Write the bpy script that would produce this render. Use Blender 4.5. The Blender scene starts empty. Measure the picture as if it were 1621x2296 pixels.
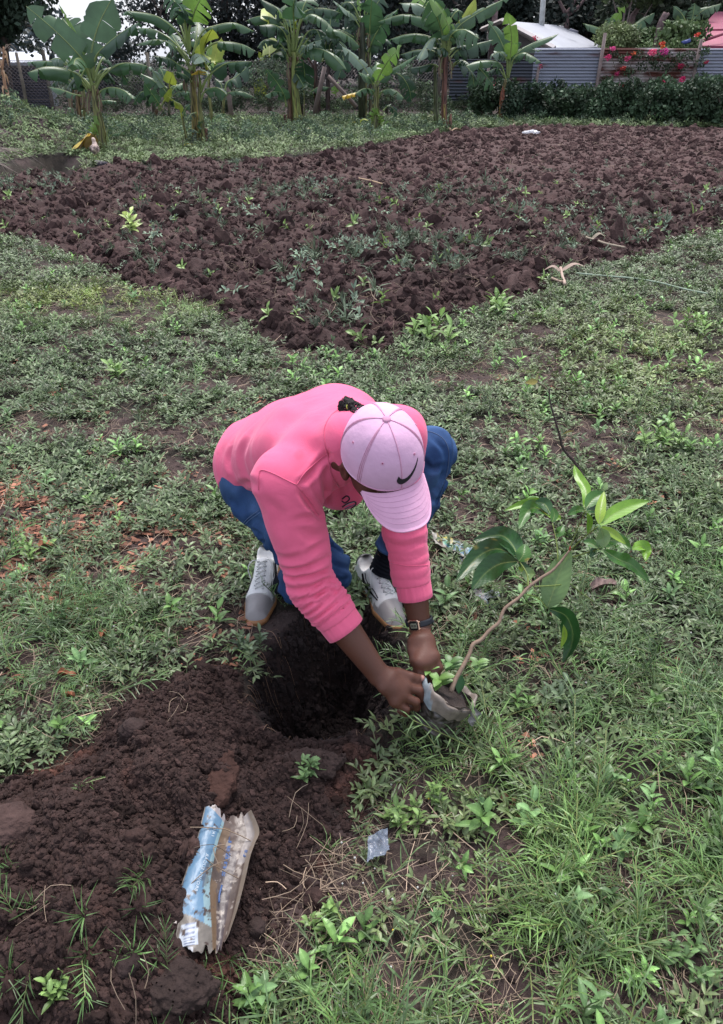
import bpy, math, random
import numpy as np
from mathutils import Vector, Matrix
R = math.radians
rng = np.random.default_rng(7)
random.seed(7)
scene = bpy.context.scene
COL = scene.collection

# ------------------------------------------------------------------ camera
CAM_H = 1.6
PITCH = R(30.4)
FOC, CX, CY = 1734.0, 810.5, 1148.0
cam_d = bpy.data.cameras.new('camera'); cam = bpy.data.objects.new('camera', cam_d); COL.objects.link(cam)
cam.location = (0, 0, CAM_H)
cam.rotation_euler = (R(90) - PITCH, 0, 0)
cam_d.sensor_fit = 'VERTICAL'; cam_d.sensor_height = 24.0
cam_d.lens = 24.0 * FOC / 2296.0
cam_d.clip_start = 0.05; cam_d.clip_end = 600
scene.camera = cam
FWD = np.array([0, math.cos(PITCH), -math.sin(PITCH)])
UPV = np.array([0, math.sin(PITCH), math.cos(PITCH)])
RGT = np.array([1.0, 0, 0])
ORG = np.array([0, 0, CAM_H])

def ray(u, v):
    return FWD + RGT * ((u - CX) / FOC) + UPV * ((CY - v) / FOC)
def AZ(u, v, z=0.0):
    d = ray(u, v); return ORG + d * ((z - CAM_H) / d[2])
def AY(u, v, y):
    d = ray(u, v); return ORG + d * (y / d[1])
def AD(u, v, dep):
    return ORG + ray(u, v) * dep
def proj(p):
    q = np.asarray(p, float) - ORG
    d = q @ FWD
    return CX + FOC * (q @ RGT) / d, CY - FOC * (q @ UPV) / d
def camdir(x, y, z):
    v = RGT * x + UPV * y - FWD * z
    return v / np.linalg.norm(v)
def nrm(v):
    v = np.asarray(v, float); return v / (np.linalg.norm(v) + 1e-12)

# ------------------------------------------------------------------ objects
def tag(o, label=None, cat=None, group=None, kind=None):
    if label: o['label'] = label
    if cat: o['category'] = cat
    if group: o['group'] = group
    if kind: o['kind'] = kind
    return o
def empty(name, loc, label, cat, group=None):
    o = bpy.data.objects.new(name, None); COL.objects.link(o)
    o.location = tuple(float(x) for x in loc); o.empty_display_size = .1
    return tag(o, label, cat, group)
def mesh_obj(name, V, Fs, mat=None, parent=None, smooth=True, col=None, attrs=None, mats=None, fmat=None):
    """V (n,3); Fs: (m,3|4) array or list of such arrays; col (n,3) vertex colour"""
    V = np.asarray(V, np.float32)
    if not isinstance(Fs, (list, tuple)): Fs = [Fs]
    Fs = [np.asarray(f, np.int32) for f in Fs if len(f)]
    me = bpy.data.meshes.new(name)
    me.vertices.add(len(V)); me.vertices.foreach_set('co', V.ravel())
    nl = sum(f.size for f in Fs); nf = sum(len(f) for f in Fs)
    me.loops.add(nl); me.polygons.add(nf)
    me.loops.foreach_set('vertex_index', np.concatenate([f.ravel() for f in Fs]))
    tot = np.concatenate([np.full(len(f), f.shape[1], np.int32) for f in Fs])
    st = np.concatenate([[0], np.cumsum(tot)[:-1]]).astype(np.int32)
    me.polygons.foreach_set('loop_start', st)
    try: me.polygons.foreach_set('loop_total', tot)
    except Exception: pass
    me.polygons.foreach_set('use_smooth', np.full(nf, bool(smooth)))
    if mats:
        for m in mats: me.materials.append(m)
        me.polygons.foreach_set('material_index', np.asarray(fmat, np.int32))
    elif mat: me.materials.append(mat)
    if col is not None:
        c = np.ones((len(V), 4), np.float32); c[:, :3] = col
        a = me.attributes.new('Col', 'FLOAT_COLOR', 'POINT'); a.data.foreach_set('color', c.ravel())
    if attrs:
        for k, arr in attrs.items():
            a = me.attributes.new(k, 'FLOAT', 'POINT'); a.data.foreach_set('value', np.asarray(arr, np.float32))
    me.update(calc_edges=True)
    o = bpy.data.objects.new(name, me); COL.objects.link(o)
    if parent is not None:
        o.parent = parent
        o.matrix_parent_inverse = Matrix.Translation(-world_loc(parent))
    return o
def world_loc(o):
    v = Vector(o.location)
    return v if o.type == 'EMPTY' else Vector((0, 0, 0)) if o.parent is None else Vector((0, 0, 0))

# ------------------------------------------------------------------ materials
def newmat(name, color=(.5, .5, .5), rough=.6, spec=.5, attr=None, bump=None, var=None, transl=0, metal=0, alpha=None, sheen=0, coat=0, hook=None):
    m = bpy.data.materials.new(name); m.use_nodes = True
    nt = m.node_tree; N = nt.nodes; L = nt.links
    b = N['Principled BSDF']; out = N['Material Output']
    b.inputs['Roughness'].default_value = rough
    b.inputs['Specular IOR Level'].default_value = spec
    b.inputs['Metallic'].default_value = metal
    if sheen: b.inputs['Sheen Weight'].default_value = sheen
    if coat: b.inputs['Coat Weight'].default_value = coat
    if alpha is not None: b.inputs['Alpha'].default_value = alpha
    src = None
    tc = N.new('ShaderNodeTexCoord')
    if attr:
        a = N.new('ShaderNodeAttribute'); a.attribute_name = attr; src = a.outputs['Color']
    else:
        c = N.new('ShaderNodeRGB'); c.outputs[0].default_value = (*color, 1); src = c.outputs[0]
    if var:   # list of (scale, amount, darkcolour multiplier)
        for sc, lo, hi in var:
            n = N.new('ShaderNodeTexNoise'); n.inputs['Scale'].default_value = sc; n.inputs['Detail'].default_value = 5
            L.new(tc.outputs['Object'], n.inputs['Vector'])
            mr = N.new('ShaderNodeMapRange'); mr.inputs[1].default_value = .3; mr.inputs[2].default_value = .7
            mr.inputs[3].default_value = lo; mr.inputs[4].default_value = hi
            L.new(n.outputs['Fac'], mr.inputs[0])
            mx = N.new('ShaderNodeVectorMath'); mx.operation = 'SCALE'
            L.new(src, mx.inputs[0]); L.new(mr.outputs[0], mx.inputs['Scale']); src = mx.outputs[0]
    L.new(src, b.inputs['Base Color'])
    if bump:
        prev = None
        for sc, st, dist in bump:
            n = N.new('ShaderNodeTexNoise'); n.inputs['Scale'].default_value = sc; n.inputs['Detail'].default_value = 6
            L.new(tc.outputs['Object'], n.inputs['Vector'])
            bp = N.new('ShaderNodeBump'); bp.inputs['Strength'].default_value = st; bp.inputs['Distance'].default_value = dist
            L.new(n.outputs['Fac'], bp.inputs['Height'])
            if prev: L.new(prev, bp.inputs['Normal'])
            prev = bp.outputs[0]
        L.new(prev, b.inputs['Normal'])
    if transl:
        t = N.new('ShaderNodeBsdfTranslucent'); mx = N.new('ShaderNodeMixShader'); mx.inputs[0].default_value = transl
        L.new(src, t.inputs['Color']); L.new(b.outputs[0], mx.inputs[1]); L.new(t.outputs[0], mx.inputs[2])
        L.new(mx.outputs[0], out.inputs[0])
    if hook: hook(nt, N, L, b, src, tc)
    return m

# ------------------------------------------------------------------ noise
def _h(i, j, k, s):
    n = (i.astype(np.uint32) * np.uint32(374761393) + j.astype(np.uint32) * np.uint32(668265263)
         + k.astype(np.uint32) * np.uint32(2147483647) + np.uint32(s * 1013904223 & 0xffffffff))
    n = (n ^ (n >> np.uint32(13))) * np.uint32(1274126177)
    n = n ^ (n >> np.uint32(16))
    n = n * np.uint32(2246822519); n = n ^ (n >> np.uint32(15))
    return (n & np.uint32(0xffffff)).astype(np.float32) / 16777216.0
def vnoise(x, y, z=None, seed=1):
    """value noise in [-1,1]"""
    if z is None:
        xi = np.floor(x).astype(np.int64); yi = np.floor(y).astype(np.int64)
        fx = x - xi; fy = y - yi; fx = fx * fx * fx * (fx * (fx * 6 - 15) + 10); fy = fy * fy * fy * (fy * (fy * 6 - 15) + 10)
        zi = np.zeros_like(xi)
        a = _h(xi, yi, zi, seed); b = _h(xi + 1, yi, zi, seed); c = _h(xi, yi + 1, zi, seed); d = _h(xi + 1, yi + 1, zi, seed)
        return ((a * (1 - fx) + b * fx) * (1 - fy) + (c * (1 - fx) + d * fx) * fy) * 2 - 1
    xi = np.floor(x).astype(np.int64); yi = np.floor(y).astype(np.int64); zi = np.floor(z).astype(np.int64)
    f = [x - xi, y - yi, z - zi]; f = [t * t * (3 - 2 * t) for t in f]
    r = 0
    for dx in (0, 1):
        for dy in (0, 1):
            for dz in (0, 1):
                w = (f[0] if dx else 1 - f[0]) * (f[1] if dy else 1 - f[1]) * (f[2] if dz else 1 - f[2])
                r = r + w * _h(xi + dx, yi + dy, zi + dz, seed)
    return r * 2 - 1
def fbm(x, y, sc, oct=4, seed=1, gain=.5):
    r = 0; a = 1; t = 0
    c, s = math.cos(.6), math.sin(.6)
    for o in range(oct):
        r = r + a * vnoise(x * sc, y * sc, seed=seed + o); t += a; a *= gain; sc *= 2.03
        x, y = x * c - y * s + 3.1, x * s + y * c + 1.7
    return r / t
def fbm3(P, sc, oct=3, seed=1):
    r = 0; a = 1; t = 0
    for o in range(oct):
        r = r + a * vnoise(P[:, 0] * sc, P[:, 1] * sc, P[:, 2] * sc, seed=seed + o); t += a; a *= .5; sc *= 2.1
    return r / t
def clods(x, y, size, seed=1, keep=.8):
    """rounded lumps of random height, 0..1"""
    gx = x / size; gy = y / size
    xi = np.floor(gx).astype(np.int64); yi = np.floor(gy).astype(np.int64)
    best = np.zeros_like(gx)
    for dx in (-1, 0, 1):
        for dy in (-1, 0, 1):
            cx = xi + dx; cy = yi + dy; z = np.zeros_like(cx)
            px = cx + _h(cx, cy, z, seed); py = cy + _h(cx, cy, z + 1, seed)
            rr = .45 + .55 * _h(cx, cy, z + 2, seed); hh = _h(cx, cy, z + 3, seed)
            an = _h(cx, cy, z + 4, seed) * 3.14; el = .6 + .8 * _h(cx, cy, z + 5, seed)
            qx = gx - px; qy = gy - py
            ca, sa = np.cos(an), np.sin(an)
            d2 = ((qx * ca + qy * sa) / (rr * el)) ** 2 + ((-qx * sa + qy * ca) / (rr / el)) ** 2
            b = np.sqrt(np.clip(1 - d2, 0, 1)) * (.35 + .65 * hh) * (hh < keep)
            best = np.maximum(best, b)
    return best
def sstep(a, b, x):
    t = np.clip((x - a) / (b - a), 0, 1); return t * t * (3 - 2 * t)
def poly_sd(x, y, pts):
    """signed distance to polygon (negative inside)"""
    pts = np.asarray(pts, float); n = len(pts)
    d = np.full(x.shape, 1e9); ins = np.zeros(x.shape, bool)
    for i in range(n):
        ax, ay = pts[i]; bx, by = pts[(i + 1) % n]
        ex, ey = bx - ax, by - ay
        t = np.clip(((x - ax) * ex + (y - ay) * ey) / (ex * ex + ey * ey + 1e-12), 0, 1)
        d = np.minimum(d, np.hypot(x - ax - t * ex, y - ay - t * ey))
        c = ((ay > y) != (by > y)) & (x < (bx - ax) * (y - ay) / (by - ay + 1e-12) + ax)
        ins ^= c
    return np.where(ins, -d, d)
def uvpoly(pts, z=0.0):
    return [tuple(AZ(u, v, z)[:2]) for u, v in pts]

# ------------------------------------------------------------------ geometry bits
def tube(path, rad, n=8, cap=True):
    """returns V,F for a tube along path (k,3), radii scalar or (k,)"""
    P = np.asarray(path, float); k = len(P)
    rad = np.broadcast_to(np.asarray(rad, float), (k,))
    T = np.gradient(P, axis=0); T /= np.linalg.norm(T, axis=1)[:, None] + 1e-12
    ref = np.array([0, 0, 1.0]) if abs(T[0, 2]) < .9 else np.array([1.0, 0, 0])
    A = []; a = np.cross(T[0], ref); a /= np.linalg.norm(a)
    for i in range(k):
        a = a - T[i] * (a @ T[i]); a /= np.linalg.norm(a) + 1e-12; A.append(a)
    A = np.array(A); B = np.cross(T, A)
    th = np.linspace(0, 2 * np.pi, n, endpoint=False)
    V = P[:, None] + rad[:, None, None] * (np.cos(th)[None, :, None] * A[:, None] + np.sin(th)[None, :, None] * B[:, None])
    V = V.reshape(-1, 3)
    i = np.arange(k - 1)[:, None] * n; j = np.arange(n)[None]
    j2 = (j + 1) % n
    F = np.stack([i + j, i + j2, i + n + j2, i + n + j], -1).reshape(-1, 4)
    if cap:
        V = np.vstack([V, P[0], P[-1]]); c0, c1 = len(V) - 2, len(V) - 1
        jj = np.arange(n); j2 = (jj + 1) % n
        t0 = np.stack([j2, jj, np.full(n, c0), np.full(n, c0)], -1)
        t1 = np.stack([(k - 1) * n + jj, (k - 1) * n + j2, np.full(n, c1), np.full(n, c1)], -1)
        return V, [F, t0[:, :3], t1[:, :3]]
    return V, [F]
class MB:
    """collects pieces of ONE mesh"""
    def __init__(s): s.V = []; s.F = []; s.C = []; s.n = 0
    def add(s, V, F, col=None):
        V = np.asarray(V, float)
        if not isinstance(F, (list, tuple)): F = [F]
        for f in F:
            f = np.asarray(f)
            if len(f): s.F.append(f + s.n)
        s.V.append(V); s.n += len(V)
        c = np.ones((len(V), 3)) if col is None else np.broadcast_to(np.asarray(col, float), (len(V), 3))
        s.C.append(c); return s
    def tube(s, path, rad, n=8, col=None):
        V, F = tube(path, rad, n); return s.add(V, F, col)
    def box(s, c, h, rot=None, col=None):
        c = np.asarray(c, float); h = np.asarray(h, float)
        V = np.array([[x, y, z] for x in (-1, 1) for y in (-1, 1) for z in (-1, 1)], float) * h
        if rot is not None: V = V @ np.asarray(rot, float).T
        F = np.array([[0, 1, 3, 2], [4, 6, 7, 5], [0, 4, 5, 1], [2, 3, 7, 6], [0, 2, 6, 4], [1, 5, 7, 3]])
        return s.add(V + c, F, col)
    def build(s, name, mat, parent=None, smooth=True, colors=True, mats=None, fmat=None):
        q = [f for f in s.F if f.shape[1] == 4]; t = [f for f in s.F if f.shape[1] == 3]
        Fs = ([np.vstack(q)] if q else []) + ([np.vstack(t)] if t else [])
        return mesh_obj(name, np.vstack(s.V), Fs, mat, parent, smooth, np.vstack(s.C) if colors else None)
def smooth_path(pts, n=24):
    """Catmull-Rom through points"""
    P = np.asarray(pts, float)
    P = np.vstack([2 * P[0] - P[1], P, 2 * P[-1] - P[-2]])
    segs = len(P) - 3; out = []
    for s in np.linspace(0, segs, n):
        i = min(int(s), segs - 1); t = s - i
        p0, p1, p2, p3 = P[i:i + 4]
        out.append(.5 * (2 * p1 + (p2 - p0) * t + (2 * p0 - 5 * p1 + 4 * p2 - p3) * t * t + (3 * p1 - p0 - 3 * p2 + p3) * t ** 3))
    return np.array(out)
def grid_faces(nu, nv, closed=False):
    i = np.arange(nu - 1)[:, None]; j = np.arange(nv if closed else nv - 1)[None]
    j2 = (j + 1) % nv
    return np.stack([i * nv + j, i * nv + j2, (i + 1) * nv + j2, (i + 1) * nv + j], -1).reshape(-1, 4)

def scatter(tmpls, P, yaw, scale, tilt=None, col=None, colvar=None, pick=None, normal=None):
    """templates: list of (V,F(quads),C). returns merged V,F,C. P (n,3)"""
    n = len(P)
    if pick is None: pick = rng.integers(0, len(tmpls), n)
    Vs, Fs, Cs = [], [], []; off = 0
    if tilt is None: tilt = np.zeros((n, 2))
    for ti, (V, F, C) in enumerate(tmpls):
        idx = np.nonzero(pick == ti)[0]
        if not len(idx): continue
        m = len(idx); k = len(V)
        c, s = np.cos(yaw[idx])[:, None], np.sin(yaw[idx])[:, None]
        x = V[None, :, 0] * c - V[None, :, 1] * s; y = V[None, :, 0] * s + V[None, :, 1] * c
        z = np.repeat(V[None, :, 2], m, 0)
        tx, ty = tilt[idx, 0][:, None], tilt[idx, 1][:, None]
        x2 = x + z * tx; y2 = y + z * ty; z2 = z - x * tx - y * ty
        sc = scale[idx][:, None]
        W = np.stack([x2 * sc, y2 * sc, z2 * sc], -1) + P[idx][:, None]
        Vs.append(W.reshape(-1, 3))
        Fs.append((F[None] + (np.arange(m) * k)[:, None, None]).reshape(-1, F.shape[1]) + off)
        off += m * k
        CC = np.repeat(C[None], m, 0)
        if col is not None: CC = CC * col[idx][:, None]
        Cs.append(CC.reshape(-1, 3))
    return np.vstack(Vs), np.vstack(Fs), np.vstack(Cs)

# ------------------------------------------------------------------ SDF meshing (octree + surface nets)
def sdf_mesh(f, lo, hi, h, levels=4, margin=1.0, proj_iter=1):
    lo = np.asarray(lo, float); hi = np.asarray(hi, float)
    H = h * 2 ** levels
    n = np.ceil((hi - lo) / H).astype(int)
    g = np.stack(np.meshgrid(*[np.arange(k) for k in n], indexing='ij'), -1).reshape(-1, 3)
    size = H
    for l in range(levels + 1):
        c = lo + (g + .5) * size
        d = f(c)
        g = g[np.abs(d) < size * .5 * 1.7321 * 1.25 * margin + .012 * (l < levels)]
        if l == levels: break
        size /= 2
        o = np.array([[x, y, z] for x in (0, 1) for y in (0, 1) for z in (0, 1)])
        g = (g[:, None] * 2 + o).reshape(-1, 3)
    dims = n * 2 ** levels + 2
    key = lambda a: (a[:, 0].astype(np.int64) * dims[1] + a[:, 1]) * dims[2] + a[:, 2]
    g = g[np.argsort(key(g))]; ck = key(g)
    o = np.array([[x, y, z] for x in (0, 1) for y in (0, 1) for z in (0, 1)])
    corners = (g[:, None] + o).reshape(-1, 3)
    kk, first, inv = np.unique(key(corners), return_index=True, return_inverse=True)
    inv = inv.reshape(-1)
    cp = corners[first]; D = np.empty(len(cp))
    for s in range(0, len(cp), 300000):
        D[s:s + 300000] = f(lo + cp[s:s + 300000] * h)
    dc = D[inv].reshape(-1, 8); sg = dc < 0
    act = sg.any(1) & ~sg.all(1)
    E = [(0, 1), (2, 3), (4, 5), (6, 7), (0, 2), (1, 3), (4, 6), (5, 7), (0, 4), (1, 5), (2, 6), (3, 7)]
    ga = g[act]; da = dc[act]; sa = sg[act]
    acc = np.zeros((len(ga), 3)); cnt = np.zeros(len(ga))
    for a, b in E:
        m = sa[:, a] != sa[:, b]
        t = np.where(m, da[:, a] / np.where(m, da[:, a] - da[:, b], 1), 0)
        p = o[a] + (o[b] - o[a]) * t[:, None]
        acc += p * m[:, None]; cnt += m
    V = lo + (ga + acc / cnt[:, None]) * h
    cid = np.full(len(g), -1); cid[act] = np.arange(len(ga))
    def look(a):
        k = key(a); i = np.searchsorted(ck, k); i = np.clip(i, 0, len(ck) - 1)
        ok = ck[i] == k
        return np.where(ok, cid[i], -1)
    Q = []
    for ax in range(3):
        u = np.zeros(3, int); u[ax] = 1
        b = cp + u; k = key(b); i = np.clip(np.searchsorted(kk, k), 0, len(kk) - 1)
        ok = kk[i] == k
        s0 = D < 0; s1 = D[i] < 0
        m = ok & (s0 != s1)
        e = cp[m]; ins = s0[m]
        a1 = np.zeros(3, int); a1[(ax + 1) % 3] = 1; a2 = np.zeros(3, int); a2[(ax + 2) % 3] = 1
        q = np.stack([look(e - a1 - a2), look(e - a2), look(e), look(e - a1)], -1)
        good = (q >= 0).all(1)
        q = q[good]; ins = ins[good]
        q[~ins] = q[~ins][:, ::-1]
        Q.append(q)
    Q = np.vstack(Q)
    for _ in range(proj_iter):
        eps = h * .5
        d = f(V)
        G = np.stack([f(V + np.eye(3)[i] * eps) - f(V - np.eye(3)[i] * eps) for i in range(3)], -1) / (2 * eps)
        G2 = (G ** 2).sum(1) + 1e-6
        V = V - G * (np.clip(d / G2, -h, h))[:, None] * .8
    return V, Q
def s_cap(P, a, b, ra, rb):
    a = np.asarray(a, float); b = np.asarray(b, float); ab = b - a
    t = np.clip(((P - a) @ ab) / (ab @ ab), 0, 1)
    return np.linalg.norm(P - a - t[:, None] * ab, axis=1) - (ra + (rb - ra) * t)
def s_flat(P, a, b, ra, rb, lat, sx, sy):
    """capsule with elliptic section: lateral scale sx, depth scale sy"""
    a = np.asarray(a, float); b = np.asarray(b, float); ab = b - a; ax = ab / np.linalg.norm(ab)
    lat = nrm(lat - ax * (lat @ ax)); dep = np.cross(ax, lat)
    t = np.clip(((P - a) @ ab) / (ab @ ab), 0, 1)
    q = P - a - t[:, None] * ab
    r = ra + (rb - ra) * t
    l = q @ lat; d = q @ dep; e = q @ ax
    return (np.sqrt((l / sx) ** 2 + (d / sy) ** 2 + (e / min(sx, sy)) ** 2 + 1e-12) - r) * min(sx, sy)
def s_ell(P, c, r, M=None):
    q = P - np.asarray(c, float)
    if M is not None: q = q @ np.asarray(M, float).T     # rows = axes
    r = np.asarray(r, float)
    k0 = np.linalg.norm(q / r, axis=1); k1 = np.linalg.norm(q / r ** 2, axis=1)
    return k0 * (k0 - 1) / (k1 + 1e-9)
def smin(a, b, k):
    h = np.clip(.5 + .5 * (b - a) / k, 0, 1)
    return b + (a - b) * h - k * h * (1 - h)
def smax(a, b, k): return -smin(-a, -b, k)
# ------------------------------------------------------------------ ground zones (all in ground coordinates)
TILL = uvpoly([(-700, 470), (0, 528), (90, 540), (150, 560), (210, 602), (300, 640), (400, 684), (480, 700), (560, 738), (640, 782), (720, 796),
               (800, 790), (880, 782), (940, 768), (960, 735), (1040, 712), (1110, 688), (1230, 650), (1252, 612), (1340, 600), (1420, 588), (1530, 540),
               (1621, 505), (2400, 380), (2400, 283), (1621, 288), (1300, 284), (1170, 285), (1060, 292), (980, 302), (850, 325), (700, 350), (560, 362), (400, 362),
               (220, 375), (150, 398), (100, 380), (60, 385), (0, 404), (-700, 420)])
HOLE = uvpoly([(668, 1392), (720, 1362), (790, 1350), (850, 1372), (885, 1420), (912, 1480), (915, 1530), (890, 1580), (852, 1630),
               (790, 1662), (720, 1668), (650, 1664), (600, 1650), (568, 1600), (552, 1545), (572, 1490), (612, 1440)])
MOUND = uvpoly([(470, 1500), (360, 1540), (262, 1620), (205, 1700), (70, 1765), (-120, 1800), (-500, 1900), (-700, 2500), (-200, 2700), (300, 2600), (540, 2300), (560, 2160),
                (600, 2060), (665, 1950), (735, 1850), (805, 1770), (850, 1700), (800, 1668), (720, 1672), (620, 1668), (575, 1620), (545, 1545), (540, 1500)])
PIT = uvpoly([(60, 400), (130, 400), (200, 365), (150, 350), (90, 352), (0, 372), (-60, 390)])
HEAP = AZ(-40, 318)[:2]
BARE = [(1210, 740, .16), (1230, 790, .2), (1480, 720, .2), (1570, 860, .16), (1340, 1030, .16), (1300, 980, .1), (1060, 1140, .1), (1130, 760, .12), (1050, 1160, .09),
        (1060, 1960, .09), (1150, 1900, .05), (1450, 1990, .1), (930, 1780, .07), (1250, 2230, .08), (480, 1230, .12), (420, 1060, .15), (250, 1050, .1), (330, 1230, .12),
        (100, 1300, .2), (30, 1150, .25), (150, 1200, .2), (640, 1400, .08), (1000, 1200, .08), (1500, 1990, .08), (120, 700, .2), (180, 720, .15), (620, 830, .1),
        (1280, 1500, .08), (1330, 1340, .09), (90, 1560, .12), (60, 1480, .1), (850, 2200, .08), (1250, 1090, .1), (1390, 1080, .12)]
BARE = [(AZ(u, v)[0], AZ(u, v)[1], r) for u, v, r in BARE]

def till_sd(x, y): return poly_sd(x, y, TILL)
def masks(x, y):
    w = .05 * fbm(x, y, 3.0, 3, 5)
    sd = till_sd(x, y) + w * np.clip(y / 3, .5, 3)
    till = sstep(.08, -.10, sd)
    hs = poly_sd(x, y, HOLE) + .035 * fbm(x, y, 11, 3, 9)
    ms = poly_sd(x, y, MOUND) + .04 * fbm(x, y, 6, 3, 12)
    hole = sstep(.01, -.13, hs)
    mound = sstep(.01, -.30, ms)
    return till, sd, hole, hs, mound, ms
def bare_mask(x, y):
    b = np.zeros_like(x)
    w = 1 + .5 * fbm(x, y, 9, 3, 31)
    for bx, by, r in BARE:
        b = np.maximum(b, sstep(1.25, .55, np.hypot(x - bx, (y - by)) / (r * w)))
    n = fbm(x, y, 2.6, 4, 33)
    return np.maximum(b, sstep(.13, .33, n))
def ground_z(x, y, fine=True):
    x = np.asarray(x, float); y = np.asarray(y, float)
    till, sd, hole, hs, mound, ms = masks(x, y)
    base = .03 * fbm(x, y, .9, 3, 2) + .012 * fbm(x, y, 7, 3, 3)
    # keep the ground level where the person squats
    near = np.exp(-(((x + .05) / .7) ** 2 + ((y - 2.0) / .7) ** 2))
    base = base * (1 - .8 * near)
    z = base * sstep(90, 30, y)
    far = sstep(9, 15, y)
    # tilled ground: low step at its edge, ridges of turned clods
    amp = (1 - .55 * sstep(9, 14, y) * sstep(-1, 4, x)) * till
    zt = -.07 + .09 * clods(x, y, .42, 41, .8) + .10 * clods(x + .3, y, .2, 42, .7) + .06 * clods(x, y, .1, 43, .75) + .05 * fbm(x, y, 1.3, 3, 44) + .018 * fbm(x, y, 22, 2, 40)
    if fine: zt = zt + .022 * clods(x, y, .05, 45, .8)
    z = z + zt * amp - .03 * sstep(.3, 0, np.abs(sd)) * till
    # heap of dug soil
    cr = .55 + .45 * np.clip(fbm(x, y, 2.2, 2, 50) + .4, 0, 1)
    hm = mound * .21 * cr
    soil = sstep(.03, -.04, ms)
    hm = hm + soil * (.055 * clods(x, y, .13, 51, .7) * mound + .028 * clods(x, y, .06, 52, .85) + .010 * fbm(x, y, 12, 4, 53))
    if fine: hm = hm + soil * (.014 * clods(x, y, .028, 54, .9) + .007 * clods(x, y, .014, 55, .9))
    z = z + hm * (1 - sstep(-.02, -.10, hs))
    # the planting hole
    dep = .37 * sstep(.0, -.15, hs) ** .8
    rough = .045 * clods(x, y, .10, 61, .8) + .012 * clods(x, y, .035, 62, .9) + .02 * fbm(x, y, 10, 3, 63) + .006 * clods(x, y, .015, 64, .9)
    z = z - dep + rough * sstep(.02, -.04, hs)
    z = z + .022 * np.exp(-((hs - .03) / .03) ** 2) * (.4 + .6 * fbm(x, y, 8, 2, 66))
    # old pit and soil heap at the far left
    ps = poly_sd(x, y, PIT)
    z = z - .45 * sstep(.1, -.5, ps)
    z = z + 1.0 * np.exp(-(((x - HEAP[0]) / 2.0) ** 2 + ((y - HEAP[1]) / 1.6) ** 2)) * (.8 + .2 * fbm(x, y, 2, 3, 70))
    return z

def build_ground():
    ys = [.32]
    while ys[-1] < 70:
        y = ys[-1]
        st = .0030 if y < 2.6 else .0036 if y < 6 else .005 if y < 14 else .008 if y < 26 else .03
        ys.append(y + st * max(y, .9))
    ys = np.array([-60, -20, -8, -4, -2, -1, -.4, 0, .15, .25] + ys + [90, 130, 200, 320])
    s = [0.0]
    while s[-1] < 400:
        a = s[-1]; s.append(a + (.0034 if a < .56 else .0034 + (a - .56) * .12))
    s = np.array(s); s = np.concatenate([-s[:0:-1], s])
    w = np.maximum(ys, .62)
    wf = np.where(ys > 70, 70, w)
    Y, S = np.meshgrid(ys, s, indexing='ij')
    X = S * np.where(np.abs(S) > .56, .56, 1) * 0 + S * wf[:, None]
    X = np.clip(X, -420, 420)
    x = X.ravel(); y = Y.ravel()
    z = ground_z(x, y)
    z[np.abs(x) > 200] = 0
    till, sd, hole, hs, mound, ms = masks(x, y)
    bare = bare_mask(x, y)
    soil = np.maximum(till, sstep(.02, -.03, ms)); heap = np.exp(-(((x - HEAP[0]) / 2.2) ** 2 + ((y - HEAP[1]) / 1.8) ** 2))
    soil = np.maximum(soil, sstep(.35, .5, heap)); soil = np.maximum(soil, sstep(.02, -.02, hs))
    dark = np.array([.031, .0185, .0165]); tilc = np.array([.056, .033, .031]); red = np.array([.080, .036, .028]); turf = np.array([.030, .024, .019])
    brc = np.array([.060, .040, .038])
    c = turf[None] * (1 + .5 * fbm(x, y, 16, 3, 80))[:, None]
    c = c + (brc - c) * (bare * .85)[:, None]
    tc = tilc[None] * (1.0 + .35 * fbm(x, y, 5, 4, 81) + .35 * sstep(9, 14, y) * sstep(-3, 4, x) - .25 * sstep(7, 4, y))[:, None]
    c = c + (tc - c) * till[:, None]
    mc = dark[None] * 1.15 + (red - dark)[None] * (sstep(.15, .55, fbm(x, y, 5, 4, 82)) * .6)[:, None]
    c = c + (mc - c) * sstep(.02, -.03, ms)[:, None]
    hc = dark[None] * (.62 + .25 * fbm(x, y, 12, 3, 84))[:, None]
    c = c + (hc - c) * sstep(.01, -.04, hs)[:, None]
    c = c + (np.array([.05, .034, .038]) - c) * sstep(.3, .5, heap)[:, None]
    c = c * (1 + .22 * fbm(x, y, 60, 2, 85))[:, None]
    ix = grid_faces(len(ys), len(s))
    m = newmat('soil', rough=.92, spec=.25, attr='Col', bump=[(90, .6, .01), (260, .7, .004)], var=[(40, .75, 1.25)])
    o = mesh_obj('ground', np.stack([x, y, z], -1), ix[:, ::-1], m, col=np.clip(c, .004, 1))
    return tag(o, kind='structure')
ground = build_ground()
# check that faces look up
_n = ground.data.polygons[len(ground.data.polygons) // 2].normal
if _n.z < 0:
    ground.data.flip_normals()
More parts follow.
